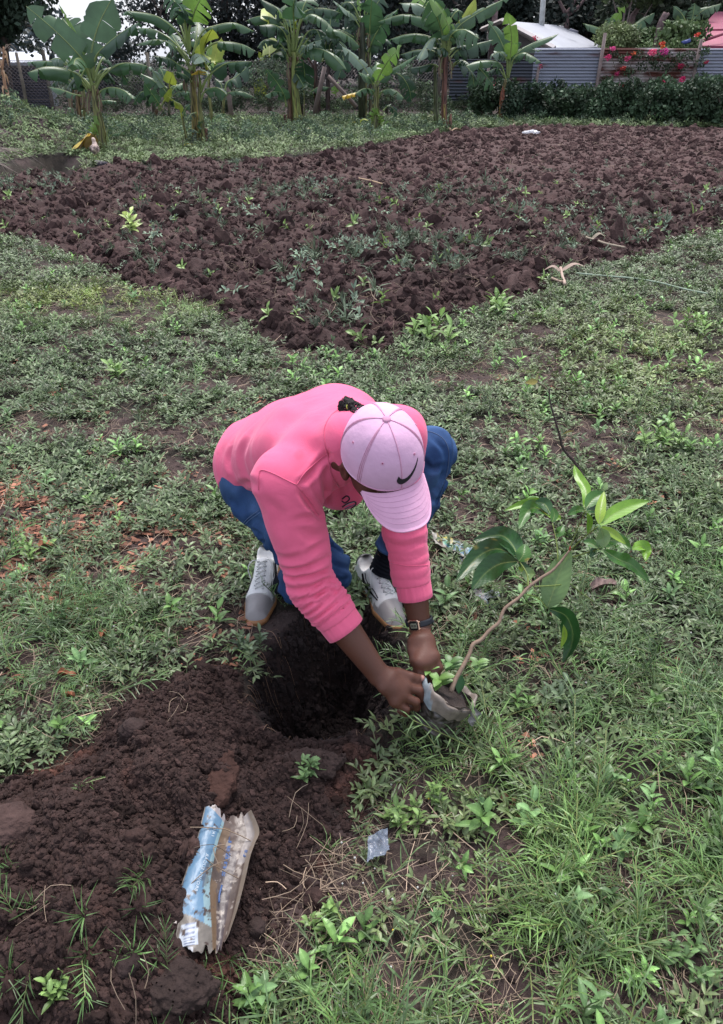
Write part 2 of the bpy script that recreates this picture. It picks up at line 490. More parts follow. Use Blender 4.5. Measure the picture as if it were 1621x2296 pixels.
# ------------------------------------------------------------------ leaf building blocks
def leaf_tmpl(L=.03, W=.012, pitch=.4, curl=.6, fold=.25, n=4, col=(.07, .13, .05), rib=1.35, base=.25):
    """one leaf along +x from the origin, rising at 'pitch' and curling down; returns V,F,C"""
    t = np.linspace(0, 1, n + 1)
    ang = pitch - curl * t
    dx = np.cos(ang) * L / n; dz = np.sin(ang) * L / n
    x = np.concatenate([[0], np.cumsum(dx)[:-1]]); z = np.concatenate([[0], np.cumsum(dz)[:-1]])
    w = W * .5 * np.sin(np.pi * np.clip(t * .93 + .05, 0, 1) ** .85) + W * .02
    w[-1] = W * .03
    V = []
    for i in range(n + 1):
        V += [[x[i], -w[i], z[i] + w[i] * fold], [x[i], 0, z[i]], [x[i], w[i], z[i] + w[i] * fold]]
    F = grid_faces(n + 1, 3)
    c = np.array(col)
    C = np.tile(c, ((n + 1) * 3, 1)); C[1::3] *= rib
    return np.array(V), F, C
def rot_xyz(V, ax=0, ay=0, az=0, t=(0, 0, 0), s=1):
    M = np.array(Matrix.Rotation(az, 3, 'Z') @ Matrix.Rotation(ay, 3, 'Y') @ Matrix.Rotation(ax, 3, 'X'))
    return (np.asarray(V) * s) @ M.T + np.asarray(t)
def combine(parts):
    V, F, C = [], [], []; n = 0
    for v, f, c in parts:
        V.append(v); F.append(f + n); C.append(c); n += len(v)
    return np.vstack(V), np.vstack(F), np.vstack(C)
def strip(path, w, up=(0, 0, 1), col=(.1, .2, .08), taper=True):
    P = np.asarray(path, float); k = len(P)
    T = np.gradient(P, axis=0); T /= np.linalg.norm(T, axis=1)[:, None] + 1e-9
    S = np.cross(T, np.asarray(up, float)); S /= np.linalg.norm(S, axis=1)[:, None] + 1e-9
    t = np.linspace(0, 1, k)
    ww = w * .5 * (np.clip(1 - t ** 2.2, .03, 1) * np.clip(.45 + t * 3, 0, 1) if taper else np.ones(k))
    V = np.stack([P - S * ww[:, None], P + S * ww[:, None]], 1).reshape(-1, 3)
    return V, grid_faces(k, 2), np.tile(np.array(col), (2 * k, 1))

leaf_mat = newmat('leaf_green', attr='Col', rough=.40, spec=.45, transl=.22, var=[(9, .8, 1.2)])
leaf_dull = newmat('leaf_dull', attr='Col', rough=.6, spec=.3, transl=.15, var=[(3, .7, 1.3)])
straw_mat = newmat('straw', attr='Col', rough=.75, spec=.3)
bark_mat = newmat('bark', attr='Col', rough=.85, spec=.25, bump=[(30, .6, .02)], var=[(8, .7, 1.3)])
wood_mat = newmat('weathered_wood', attr='Col', rough=.85, spec=.25, var=[(6, .75, 1.2)], bump=[(25, .4, .01)])

# ------------------------------------------------------------------ banana plants
def banana_stem_hook(nt, N, L, b, src, tc):
    w = N.new('ShaderNodeTexNoise'); w.inputs['Scale'].default_value = 6; w.inputs['Detail'].default_value = 4
    mp = N.new('ShaderNodeMapping'); mp.inputs['Scale'].default_value = (7, 7, .6)
    L.new(tc.outputs['Object'], mp.inputs[0]); L.new(mp.outputs[0], w.inputs['Vector'])
    r = N.new('ShaderNodeValToRGB'); r.color_ramp.elements[0].position = .42; r.color_ramp.elements[0].color = (.055, .022, .014, 1)
    r.color_ramp.elements[1].position = .58; r.color_ramp.elements[1].color = (1, 1, 1, 1)
    L.new(w.outputs['Fac'], r.inputs[0])
    mx = N.new('ShaderNodeMix'); mx.data_type = 'RGBA'; mx.blend_type = 'MULTIPLY'; mx.inputs[0].default_value = .8
    L.new(src, mx.inputs[6]); L.new(r.outputs[0], mx.inputs[7]); L.new(mx.outputs[2], b.inputs['Base Color'])
stem_mat = newmat('banana_stem', attr='Col', rough=.5, spec=.4, hook=banana_stem_hook)
bleaf_mat = newmat('banana_leaf', attr='Col', rough=.36, spec=.5, transl=.3, var=[(4, .82, 1.2)])
TONE = {'g': (.050, .112, .048), 'd': (.030, .070, .036), 'l': (.070, .135, .065), 'b': (.15, .27, .055), 'y': (.27, .33, .045), 'w': (.15, .215, .155), 'n': (.5, .33, .04), 'x': (.13, .08, .045)}  # 'b' has the glow of backlit leaves painted into its green
lr = np.random.default_rng(11)
def banana_leaf(parent, pts, y, w, fs=.35, tone='g', hang=None, dy=0.0, tear=.5, name='leaf'):
    """pts: midrib in view points at depth y (end shifted by dy); w blade width in metres"""
    k = len(pts)
    P = np.array([AY(u, v, y + dy * (i / (k - 1)) ** 1.5) for i, (u, v) in enumerate(pts)])
    n = 30
    P = smooth_path(P, n); t = np.linspace(0, 1, n)
    T = np.gradient(P, axis=0); T /= np.linalg.norm(T, axis=1)[:, None]
    # normal of the blade: up for flat-lying stretches, toward the camera and sky for steep ones
    up = np.array([0, 0, 1.0]); tocam = np.array([0, -1.0, .25])
    steep = np.abs(T[:, 2])[:, None]
    Nn = up * (1 - steep) + tocam * (steep + .12)
    Nn = Nn - T * (Nn * T).sum(1)[:, None]; Nn /= np.linalg.norm(Nn, axis=1)[:, None]
    S = np.cross(T, Nn)
    rot = lr.uniform(-.45, .45)
    S2 = S * math.cos(rot) + Nn * math.sin(rot); Nn = np.cross(S2, T); S = S2
    tb = np.clip((t - fs) / (1 - fs), 0, 1)
    prof = np.where(t < fs, 0, np.clip(tb * 7, 0, 1) ** .6 * np.clip((1 - tb) * 4.2, 0, 1) ** .65) * w * .5
    mb = MB()
    colr = np.array(TONE[tone]); ribc = np.array([.26, .33, .12]) if tone not in 'y' else np.array([.4, .42, .08])
    rr = np.interp(t, [0, fs, 1], [.030, .017, .004]) * (.7 + w)
    mb.tube(P - Nn * rr[:, None] * .5, rr, 6, ribc)
    m = 5
    if hang is None: hang = .75
    idx = np.nonzero(t >= fs)[0]
    for side in (-1, 1):
        i = idx[0]
        while i < n - 1:
            ln = int(lr.integers(2, 6)) if lr.random() < tear else int(lr.integers(4, 9))
            if tone == 'y': ln = 30
            j = min(i + ln, n - 1)
            ex = lr.normal(0, .16) * (.4 + tear); sh = lr.normal(0, .04)
            rows = []
            for q in range(i, j + 1):
                h = hang * (.55 + .45 * (1 - abs(T[q, 2]))) + ex
                row = []
                for a in range(m + 1):
                    f = a / m
                    d = prof[q] * f
                    g = h * f ** .8
                    shr = 1 - (.10 * f if (q == i or q == j) and tear > .2 else 0)
                    along = (q - (i + j) / 2) * -.012 * f * (1 if (j - i) < 8 else .3) + .10 * prof[q] * f
                    p = P[q] + S[q] * side * d * math.cos(g) * shr + (-up * .75 * d * math.sin(g) - Nn[q] * .25 * d * math.sin(g)) + T[q] * (along + sh * f)
                    row.append(p)
                rows.append(row)
            V = np.array(rows).reshape(-1, 3)
            F = grid_faces(j - i + 1, m + 1)
            edge = np.tile(np.linspace(0, 1, m + 1), j - i + 1)
            c = colr[None] * (1 + lr.normal(0, .07)) * (1.12 - .2 * edge)[:, None]
            if side > 0: F = F[:, ::-1]
            mb.add(V, F, c)
            i = j
    return mb.build(name, bleaf_mat, parent)
def pseudostem(parent, pts, y, r0, r1, col=(.20, .21, .07), name='trunk'):
    P = smooth_path([AY(u, v, y) for u, v in pts], 14)
    z0 = float(ground_z(np.array([P[0, 0]]), np.array([P[0, 1]]))[0])
    P[0, 2] = min(P[0, 2], z0 - .05)
    mb = MB(); t = np.linspace(0, 1, 14)
    rad = (r0 + (r1 - r0) * t) * (1 + .12 * (t < .1))
    c = np.repeat(np.array(col)[None], 1, 0)
    V, F = tube(P, rad, 14)
    # overlapping leaf sheaths: slight flutes
    C = np.tile(np.array(col), (len(V), 1))
    mb.add(V, F, C)
    for k in range(4):
        a = lr.uniform(0, 6.28); i0 = int(lr.integers(0, 5)); i1 = int(lr.integers(8, 14))
        off = np.stack([np.cos(a) * rad * .82, np.sin(a) * rad * .82, rad * 0], -1)
        Q = P + off
        mb.tube(Q[i0:i1], np.linspace(.35, .15, i1 - i0) * rad[i0:i1], 6, np.array(col) * lr.uniform(.6, 1.5) * np.array([1.1, .95, .9]))
    return mb.build(name, stem_mat, parent)
def crop(ox, oy, k):
    return lambda pts: [(ox + x * k, oy + yy * k) for x, yy in pts]
K1 = crop(0, 0, .2014); K2 = crop(291.5, 0, .1798); K3 = crop(524.8, 0, .1798); K4 = crop(758, 0, .1798); K5 = crop(991.2, 0, .1942); K6 = crop(1282.8, 0, .2086)
def banana(K, kpx, base, label, stems, leaves, group='banana plants along the far edge', col=(.20, .21, .07)):
    """kpx: view px per crop px; base crop point on the ground"""
    bu, bv = K([base])[0]
    g = AZ(bu, bv); y = g[1]
    pxm = FOC / (y * math.cos(PITCH)) * .98          # view px per metre at that depth (roughly)
    root = empty('banana_plant', (g[0], g[1], 0), label, 'banana plant', group)
    for st in stems:
        pts, w0, w1 = st[:3]; c = st[3] if len(st) > 3 else col
        pseudostem(root, K(pts), y + (st[4] if len(st) > 4 else 0), w0 * kpx / pxm / 2, w1 * kpx / pxm / 2, c)
    for lf in leaves:
        pts, w = lf[0], lf[1]; tone = lf[2] if len(lf) > 2 else 'g'; fs = lf[3] if len(lf) > 3 else .35
        hang = lf[4] if len(lf) > 4 else .75; dy = lf[5] if len(lf) > 5 else lr.uniform(-.5, .5); tear = lf[6] if len(lf) > 6 else .5
        banana_leaf(root, K(pts), y, w * kpx / pxm * 1.4, fs, tone, hang, dy, tear)
    sx, sy = stems[0][0][-1]
    if 'tall' in label or 'broad' in label:
        for i in range(7):
            a = lr.uniform(-1, 1); L_ = lr.uniform(230, 420); sg = 1 if i % 2 else -1
            ox = sg * L_ * lr.uniform(.35, 1.0); up = L_ * lr.uniform(.1, .9)
            if i < 3: banana_leaf(root, K([(sx, sy + 80), (sx + sg * 40, sy + 60), (sx + sg * 70, sy + 200), (sx + sg * 60, sy + 330)]), y, 70 * kpx / pxm, .1, 'x', 1.2, -.1, .9, 'dead_leaf')
            banana_leaf(root, K([(sx, sy + 60), (sx + ox * .4, sy - up * .7), (sx + ox * .8, sy - up * .75), (sx + ox * 1.15, sy - up * .45 + L_ * .25)]), y, lr.uniform(120, 180) * kpx / pxm, .25, ['d', 'd', 'g'][i % 3], 1.0, lr.uniform(.3, 1.1), .8)
    return root
RS = (.16, .07, .05)
banana(K1, .2014, (1140, 1680), 'broad banana plant with a thick stem beside a yellow leaf, nearest the ploughed field',
  [([(1140, 1690), (1105, 1380), (1060, 1120), (1040, 950)], 120, 50), ([(1085, 1600), (1060, 1300), (1050, 1150)], 40, 36, (.26, .2, .06))],
  [([(1045, 1050), (980, 800), (880, 615), (600, 330), (290, 68)], 230, 'l', .3, .35, -.5, .15),
   ([(1030, 950), (980, 700), (850, 400), (655, 45)], 40, 'b', .15, 1.2, .2, 0),
   ([(1020, 900), (930, 600), (830, 380), (690, 200)], 230, 'l', .3, .3, .5, .2),
   ([(1040, 850), (1015, 600), (1100, 270), (1270, -60)], 270, 'l', .28, .3, .3, .6),
   ([(1030, 900), (1060, 640), (1200, 480), (1400, 330), (1545, 250)], 190, 'd', .3, .9, -.5, .6),
   ([(1010, 1000), (880, 840), (700, 760), (500, 745), (325, 800)], 190, 'g', .2, 1.2, -.6, .1),
   ([(1010, 1060), (900, 900), (760, 720), (650, 650), (550, 670)], 120, 'w', .5, .9, .2, .3),
   ([(1045, 1010), (1150, 840), (1330, 715), (1500, 705), (1650, 740)], 150, 'g', .3, 1.2, .2, .5),
   ([(1055, 1120), (1120, 1010), (1250, 970), (1380, 1010), (1480, 1100)], 140, 'l', .25, 1.1, -.3, .2),
   ([(1030, 950), (960, 780), (900, 660), (840, 660), (820, 720)], 170, 'g', .5, .7, -.8, .3),
   ([(900, 1060), (800, 1040), (660, 990), (530, 965)], 80, 'l', .1, .9, .4, .1),
   ([(870, 900), (760, 730), (600, 690), (450, 680), (310, 690)], 110, 'g', .35, 1.2, .5, .5),
   ([(1040, 1500), (1040, 1440), (1080, 1320)], 110, 'b', .02, .3, -.2, 0),
   ([(1060, 1000), (1120, 860), (1190, 760)], 150, 'd', .4, .7, .5, .2),
   ([(1050, 900), (1090, 750), (1150, 640), (1190, 650)], 150, 'g', .5, 1.0, .5, .3),
   ([(1010, 1560), (960, 1480), (840, 1430)], 60, 'g', .3, .6, -.1, 0),
   ([(1180, 1560), (1220, 1430), (1400, 1350)], 50, 'l', .3, .6, .1, 0),
   ([(1190, 1580), (1240, 1500), (1370, 1480)], 50, 'l', .3, .6, -.1, 0)])
banana(K1, .2014, (890, 1400), 'slim banana plant half hidden behind the broad one at the left',
  [([(890, 1410), (870, 1150), (850, 900)], 60, 40, (.2, .13, .06)), ([(930, 1380), (940, 1150), (920, 900)], 34, 24)],
  [([(860, 1000), (800, 760), (730, 600)], 60, 'g', .7), ([(880, 1050), (940, 900), (1000, 830)], 130, 'd', .2, .6, .2),
   ([(850, 980), (790, 950), (740, 900)], 90, 'd', .2), ([(1080, 1130), (1200, 1115), (1300, 1130)], 60, 'l', .05, 1.2)])
banana(K2, .1798, (880, 1790), 'tall banana plant with one upright yellow-green leaf',
  [([(830, 1700), (805, 1400), (790, 1100), (760, 820)], 100, 60, (.24, .2, .06), .2), ([(935, 1800), (890, 1500), (865, 1250), (865, 1050)], 66, 34), ([(700, 1720), (670, 1560), (650, 1440)], 30, 22), ([(960, 1770), (950, 1600)], 50, 36, RS)],
  [([(750, 700), (640, 470), (520, 330), (300, 190), (0, 140), (-20, 150)], 130, 'g', .28, 1.1, -.3),
   ([(745, 760), (560, 540), (400, 420), (250, 360), (90, 350)], 130, 'g', .3, 1.1, .3, .3),
   ([(740, 800), (600, 620), (470, 520), (280, 495), (80, 560)], 100, 'l', .32, .8, -.3),
   ([(790, 940), (640, 830), (470, 720), (300, 700)], 190, 'd', .05, .9, -.5, .3),
   ([(770, 1010), (680, 930), (560, 890)], 110, 'd', .05, 1.0, -.6, .2),
   ([(735, 620), (650, 230), (600, 80), (470, -80)], 220, 'g', .4, .6, .3), ([(745, 620), (740, 380), (800, 150), (900, -60)], 260, 'b', .45, .4, -.3, .3),
   ([(735, 650), (700, 380), (650, 120), (560, 20)], 200, 'd', .42, .8, -.8), ([(720, 600), (640, 350), (590, 240)], 40, 'b', .9),
   ([(790, 660), (830, 450), (850, 240)], 170, 'g', .1, .5, .6, .3), ([(700, 700), (600, 560), (500, 410)], 150, 'g', .3, .5, .6, .2),
   ([(960, 870), (910, 660), (960, 480), (1030, 350)], 170, 'y', .15, .35, -.9, 0),
   ([(800, 900), (790, 720), (850, 670), (930, 770)], 170, 'w', .35, .9, -1.1, .5), ([(870, 1100), (865, 960), (850, 870)], 130, 'n', .6, .3, -.8, .2),
   ([(875, 1150), (980, 950), (1180, 800), (1340, 770), (1500, 770)], 170, 'd', .28, .9, -.5),
   ([(770, 700), (900, 400), (1060, 320), (1300, 285), (1550, 390)], 130, 'g', .3, 1.1, .6), ([(780, 800), (1000, 560), (1180, 520), (1380, 550), (1570, 640)], 150, 'g', .35, 1.1, .4, .5),
   ([(870, 1270), (930, 1140), (1060, 1090), (1150, 1130), (1215, 1190)], 140, 'g', .2, .9, -.4, .1),
   ([(660, 1500), (610, 1330), (540, 1250), (470, 1200)], 80, 'y', .2, .5, -.3, 0), ([(655, 1450), (690, 1360), (760, 1290)], 80, 'g', .1, .5, 0, 0),
   ([(860, 1660), (870, 1560), (900, 1500)], 60, 'g', .05, .5, -.3, 0), ([(740, 1600), (800, 1620), (850, 1660)], 50, 'd', .05, .8, -.3, 0), ([(820, 1400), (760, 1420), (710, 1500)], 80, 'd', .1, .7, -.3, .1),
   ([(1000, 880), (960, 780), (1010, 500)], 60, 'b', .2, .4, .5)])
banana(K2, .1798, (440, 1510), 'pair of low young banana stems with one bright yellow leaf, left of the tall plant',
  [([(430, 1520), (410, 1400), (370, 1300)], 34, 24), ([(490, 1510), (485, 1300), (480, 1060)], 44, 26, (.12, .12, .06))],
  [([(480, 1200), (420, 1110), (280, 1000), (130, 920)], 110, 'g', .15), ([(480, 1120), (400, 1040), (300, 900), (225, 830)], 80, 'w', .15),
   ([(380, 1330), (340, 1260), (260, 1150), (180, 1040)], 120, 'g', .12, .4), ([(488, 1100), (500, 1000), (540, 890)], 120, 'y', .25, .3, -.2, .2),
   ([(420, 1270), (470, 1190), (530, 1090)], 60, 'y', .05, .4, -.3, 0), ([(490, 1180), (560, 1090), (640, 1040), (730, 1040)], 90, 'l', .2), ([(490, 1230), (580, 1160), (660, 1140), (750, 1150)], 80, 'l', .2, 1.1),
   ([(440, 1010), (400, 900), (360, 840)], 110, 'g', .15, .5, .3)], 'young banana plants between the tall ones')
banana(K2, .1798, (1090, 1560), 'thin double-stemmed banana plant behind the wooden post, dark drooping leaves',
  [([(1010, 1560), (1010, 1350), (980, 1150), (985, 950)], 46, 30), ([(1150, 1570), (1160, 1350), (1180, 1150)], 46, 26)],
  [([(1175, 1180), (1210, 1030), (1330, 950), (1500, 800)], 180, 'd', .25, .8, .3), ([(1180, 1200), (1240, 1150), (1380, 1140), (1560, 1215)], 70, 'l', .2, 1.0),
   ([(1060, 800), (1060, 720), (1140, 470)], 120, 'y', .1, .3, .4, .2), ([(985, 1000), (1040, 850), (1120, 640)], 130, 'b', .4, .4, .4), ([(1010, 1560), (1060, 1450), (1170, 1410)], 80, 'l', .1, .8, -.3, 0),
   ([(1165, 1180), (1130, 1050), (1060, 980)], 130, 'd', .2, .8, .2), ([(985, 990), (950, 900), (880, 860)], 90, 'd', .2)], 'young banana plants between the tall ones')
banana(K3, .1798, (760, 1570), 'tall banana plant with two thick fused stems, one yellow-green and one reddish',
  [([(800, 1580), (775, 1300), (755, 1000), (745, 650)], 120, 60, (.22, .26, .07)), ([(700, 1570), (705, 1250), (700, 950), (690, 650)], 80, 50, (.17, .1, .06), .1), ([(640, 1540), (630, 1430)], 40, 30, RS), ([(870, 1560), (875, 1300), (870, 1100)], 20, 8)],
  [([(735, 650), (745, 320), (740, 60), (800, -120)], 230, 'g', .4, .7, -.7), ([(700, 600), (630, 300), (540, 110), (300, -30)], 130, 'd', .4, 1),
   ([(700, 640), (620, 330), (450, 215), (300, 205), (150, 260)], 120, 'g', .3, 1.2), ([(700, 700), (640, 430), (500, 310), (310, 320)], 200, 'd', .3, 1.2, -.6, .3),
   ([(680, 740), (600, 570), (480, 500), (380, 500), (290, 600)], 110, 'd', .3, 1.1), ([(760, 640), (820, 300), (950, 180), (1090, 230), (1230, 360)], 150, 'l', .3, 1.0, -.4, .8),
   ([(760, 700), (900, 420), (1020, 370), (1080, 480)], 150, 'd', .35, 1.0, -.3), ([(765, 700), (980, 430), (1230, 370), (1400, 430), (1560, 570)], 140, 'l', .35, 1.1, .3, .9),
   ([(750, 600), (850, 200), (980, 110), (1150, 110), (1330, 160)], 130, 'd', .35, 1.1, .5), ([(765, 850), (860, 660), (1000, 600), (1200, 670), (1400, 870)], 180, 'l', .2, 1.1, -.6, .5),
   ([(780, 760), (850, 610), (950, 540), (1100, 490)], 120, 'w', .15, .8), ([(850, 1100), (880, 950), (860, 750)], 180, 'd', .1, .4, -.5, 0), ([(750, 880), (810, 970), (880, 1090)], 110, 'd', .05, .5, -.8, 0),
   ([(650, 1230), (600, 1160), (490, 1140), (385, 1190)], 100, 'l', .1, .9, -.4, 0), ([(650, 1330), (620, 1180), (530, 1020), (400, 860)], 130, 'g', .15, .5, -.2, .1),
   ([(430, 300), (430, 200), (440, 80)], 140, 'y', .1, .2, .9, .1), ([(440, 700), (440, 600), (460, 450)], 140, 'y', .1, .2, .9, .2), ([(700, 560), (660, 300), (540, 110)], 60, 'b', .6),
   ([(740, 560), (700, 300), (640, 60)], 190, 'g', .4, .5, .5), ([(750, 560), (860, 100), (960, -60)], 200, 'g', .4, .5, .4), ([(745, 540), (760, 330), (790, 250)], 40, 'y', .5),
   ([(590, 1440), (520, 1400), (430, 1390)], 50, 'l', .1, .8, -.3, 0), ([(700, 800), (600, 650), (480, 680)], 140, 'd', .3)])
banana(K3, .1798, (450, 1400), 'short banana plant with a yellow upturned leaf, left of the fused stems',
  [([(450, 1410), (430, 1200), (400, 950)], 60, 30, (.1, .07, .05))],
  [([(430, 1260), (350, 1180), (330, 1080), (350, 970)], 120, 'y', .1, .3, -.3, 0), ([(405, 960), (340, 880), (230, 850), (130, 965)], 100, 'l', .25, 1), ([(400, 950), (370, 760), (300, 640)], 60, 'y', .5, .6),
   ([(400, 960), (390, 850), (430, 740)], 110, 'w', .3), ([(440, 1020), (520, 900), (650, 830)], 70, 'l', .2, .9), ([(440, 1300), (380, 1270), (230, 1245)], 50, 'd', .2)], 'young banana plants between the tall ones')
banana(K3, .1798, (1120, 1460), 'banana plant with two dark red-brown stems behind its neighbours',
  [([(1060, 1470), (1045, 1200), (1020, 950), (1010, 750)], 60, 40, (.07, .035, .03)), ([(1170, 1450), (1170, 1100), (1180, 750)], 66, 46, (.05, .03, .03)), ([(1010, 900), (960, 780), (900, 700)], 30, 20, (.09, .04, .03))],
  [([(1015, 760), (1080, 500), (1200, 420), (1350, 480)], 170, 'd', .2, 1), ([(1180, 760), (1200, 550), (1280, 500), (1400, 600)], 180, 'd', .2, 1), ([(1180, 760), (1250, 650), (1360, 720), (1300, 980)], 170, 'd', .2, .8),
   ([(1010, 760), (930, 560), (830, 420)], 150, 'd', .2, 1), ([(1190, 760), (1300, 430), (1480, 330)], 150, 'd', .3), ([(1000, 1200), (960, 1150), (1060, 1080), (1190, 1090)], 80, 'l', .25, 1.1), ([(1270, 1200), (1270, 1080), (1260, 1060)], 90, 'b', .1, .3, 0, 0),
   ([(1100, 700), (1200, 300), (1150, 100)], 170, 'd', .3), ([(1100, 760), (1140, 620), (1240, 560)], 170, 'd', .2)])
banana(K4, .1798, (330, 1540), 'very tall banana clump of several bare stems, its crown running out of the picture',
  [([(290, 1510), (285, 1100), (300, 700), (310, 280)], 56, 50, (.17, .12, .05)), ([(345, 1530), (335, 1000), (330, 600)], 46, 36, (.22, .22, .08)), ([(400, 1500), (400, 1200), (390, 900), (370, 650)], 40, 30, (.12, .1, .05)), ([(300, 900), (300, 600), (305, 280)], 90, 70, (.06, .07, .04))],
  [([(300, 340), (200, 80), (120, -120)], 160, 'd', .3), ([(290, 330), (260, 60), (230, -120)], 40, 'b', .3), ([(310, 330), (350, 60), (380, -120)], 40, 'b', .3),
   ([(395, 520), (400, 260), (430, -100)], 200, 'g', .1, .4, -.4, .3), ([(330, 420), (180, 200), (80, 110), (-40, 20)], 110, 'w', .2, .7, -.4, .3), ([(350, 700), (460, 440), (600, 230), (750, 110)], 190, 'g', .15, .5, -.5, 1),
   ([(280, 520), (150, 430), (20, 380), (-90, 500)], 130, 'd', .3, 1.0), ([(320, 480), (230, 260), (60, 160)], 180, 'd', .2, .6, .4), ([(390, 800), (420, 600), (560, 480), (640, 560)], 160, 'd', .25, .9),
   ([(300, 500), (390, 560), (400, 700)], 150, 'd', .1, .5), ([(340, 350), (440, 120), (560, -60)], 200, 'd', .3), ([(250, 760), (100, 640), (-20, 620)], 130, 'd', .3), ([(320, 640), (240, 500), (200, 420)], 130, 'd', .2)])
banana(K4, .1798, (470, 1640), 'low pale-leaved banana plant in front with a bright green leaf pointing up and right',
  [([(470, 1600), (470, 1400), (465, 1200), (460, 1050)], 56, 46, (.2, .22, .09)), ([(520, 1500), (500, 1300), (500, 1080)], 26, 22), ([(420, 1400), (440, 1300), (470, 1380)], 20, 16)],
  [([(460, 1060), (540, 890), (650, 720), (790, 570)], 150, 'b', .08, .45, -.5, .25), ([(450, 1060), (330, 850), (190, 690), (45, 570)], 130, 'w', .05, .6, -.2, .2),
   ([(470, 1070), (620, 900), (800, 790), (980, 690)], 110, 'l', .08, .7, -.4, .5), ([(470, 1030), (485, 900), (480, 770)], 140, 'g', .05, .4, .5, .1), ([(440, 1050), (380, 960), (260, 900)], 110, 'l', .05, .7, -.5, .2),
   ([(500, 1220), (560, 1130), (690, 1115), (825, 1225)], 110, 'l', .15, 1.0, -.5, .2), ([(460, 1230), (430, 1130), (330, 1100), (220, 1170)], 110, 'g', .15, 1.0, -.5, .3), ([(240, 1150), (150, 1170), (65, 1195)], 90, 'n', .02, 1.0, -.2, .3),
   ([(700, 900), (800, 960), (880, 1090), (915, 1250)], 150, 'd', .02, .6, .3, .3), ([(440, 1510), (450, 1430), (500, 1350)], 100, 'b', .05, .3, -.2, 0), ([(535, 1570), (530, 1500), (530, 1440)], 70, 'b', .05, .3, -.2, 0),
   ([(560, 1590), (600, 1540), (650, 1510)], 60, 'b', .05, .4, -.2, 0), ([(560, 1380), (640, 1320), (750, 1420)], 80, 'd', .2, .7, .1, 0), ([(280, 1500), (330, 1480), (380, 1510)], 60, 'y', .02, .6, -.2, 0)])
banana(K4, .1798, (1330, 1620), 'tall banana plant with dark red stem and wide ragged crown by the field corner',
  [([(1335, 1630), (1320, 1350), (1330, 1000), (1345, 650)], 76, 60, RS), ([(1225, 1480), (1215, 1100), (1210, 800)], 60, 44, (.13, .16, .07), .6), ([(1400, 1520), (1405, 1420)], 40, 26, (.25, .12, .08)), ([(1330, 1600), (1325, 1300)], 30, 30, (.3, .22, .06), -.06)],
  [([(1380, 640), (1400, 420), (1320, 200), (1140, -40)], 130, 'b', .25, .4, -.4, .1), ([(1335, 640), (1290, 380), (1210, 150), (1100, -60)], 240, 'g', .2, .45, -.2, .5), ([(1340, 700), (1240, 350), (1050, 220), (800, 180), (500, 270)], 150, 'g', .2, 1.2, .3, .9),
   ([(1340, 760), (1250, 520), (1050, 430), (850, 430), (650, 490)], 150, 'g', .25, 1.2, .5, .8), ([(1330, 760), (1280, 560), (1190, 470), (1090, 590), (1005, 770)], 110, 'w', .25, .9, -.8, .4),
   ([(1370, 640), (1410, 440), (1560, 370), (1760, 480)], 210, 'l', .18, 1.1, -.6, .8), ([(1380, 660), (1480, 360), (1750, 160), (2130, -40)], 130, 'l', .22, .8, .1, .9), ([(1410, 470), (1500, 330), (1640, 140), (1720, -40)], 90, 'y', .1, .5, .3, .1),
   ([(1380, 750), (1500, 620), (1700, 560), (1930, 500)], 170, 'd', .15, 1.0, .4, .6), ([(1330, 800), (1200, 640), (1000, 620), (780, 680)], 150, 'd', .25, 1.1, .6, .6), ([(1370, 560), (1400, 260), (1500, 130), (1560, 200)], 140, 'g', .4, .9, .3, .9),
   ([(1350, 620), (1250, 250), (1000, 60), (760, 40)], 150, 'w', .4, .8, .4, .8), ([(1350, 600), (1120, 100), (940, -80)], 160, 'b', .4, .4, .5), ([(1320, 900), (1200, 800), (1020, 830), (880, 850)], 130, 'd', .35, 1.0, .6, .4),
   ([(1390, 850), (1470, 770), (1560, 750), (1640, 800)], 110, 'd', .3), ([(1390, 850), (1520, 780), (1660, 900), (1700, 1080)], 160, 'd', .3, .8, .4), ([(1350, 700), (1300, 600), (1230, 620)], 150, 'd', .3, .9, -.4)])
banana(K5, .1942, (670, 1395), 'slender banana plant leaning in front of the iron sheet fence',
  [([(668, 1400), (685, 1220), (705, 1060), (735, 920)], 50, 34, (.2, .16, .06)), ([(700, 1080), (712, 1000)], 46, 34, (.35, .12, .07))],
  [([(765, 860), (790, 640), (800, 400), (750, 140)], 110, 'b', .25, .35, -.3, 0), ([(755, 900), (740, 640), (640, 400), (530, 250)], 140, 'g', .25, .5, .2, .2), ([(765, 900), (850, 640), (1050, 500), (1350, 390)], 80, 'l', .2, .6, .2, .2),
   ([(760, 900), (820, 690), (930, 610), (1030, 640), (1135, 715)], 120, 'l', .25, 1.0, -.4, .6), ([(760, 890), (860, 640), (1000, 570), (1140, 580)], 70, 'w', .25, .8, .3, .9), ([(755, 880), (740, 680), (660, 600), (565, 650)], 110, 'w', .35, .9, -.3, 1),
   ([(745, 940), (680, 750), (560, 700), (400, 710), (265, 760)], 130, 'l', .2, 1.1, -.3, .8), ([(735, 900), (640, 790), (520, 830)], 120, 'd', .25, .9, .2), ([(380, 740), (450, 810), (520, 890), (590, 980)], 150, 'g', .02, .8, .1, .3),
   ([(760, 850), (760, 560), (730, 320)], 160, 'l', .3, .4, .4, .6), ([(780, 700), (820, 560), (850, 480), (890, 560)], 100, 'g', .3, .8, .4), ([(710, 1220), (770, 1130), (820, 1060)], 90, 'd', .05, .6, .3, .2)])

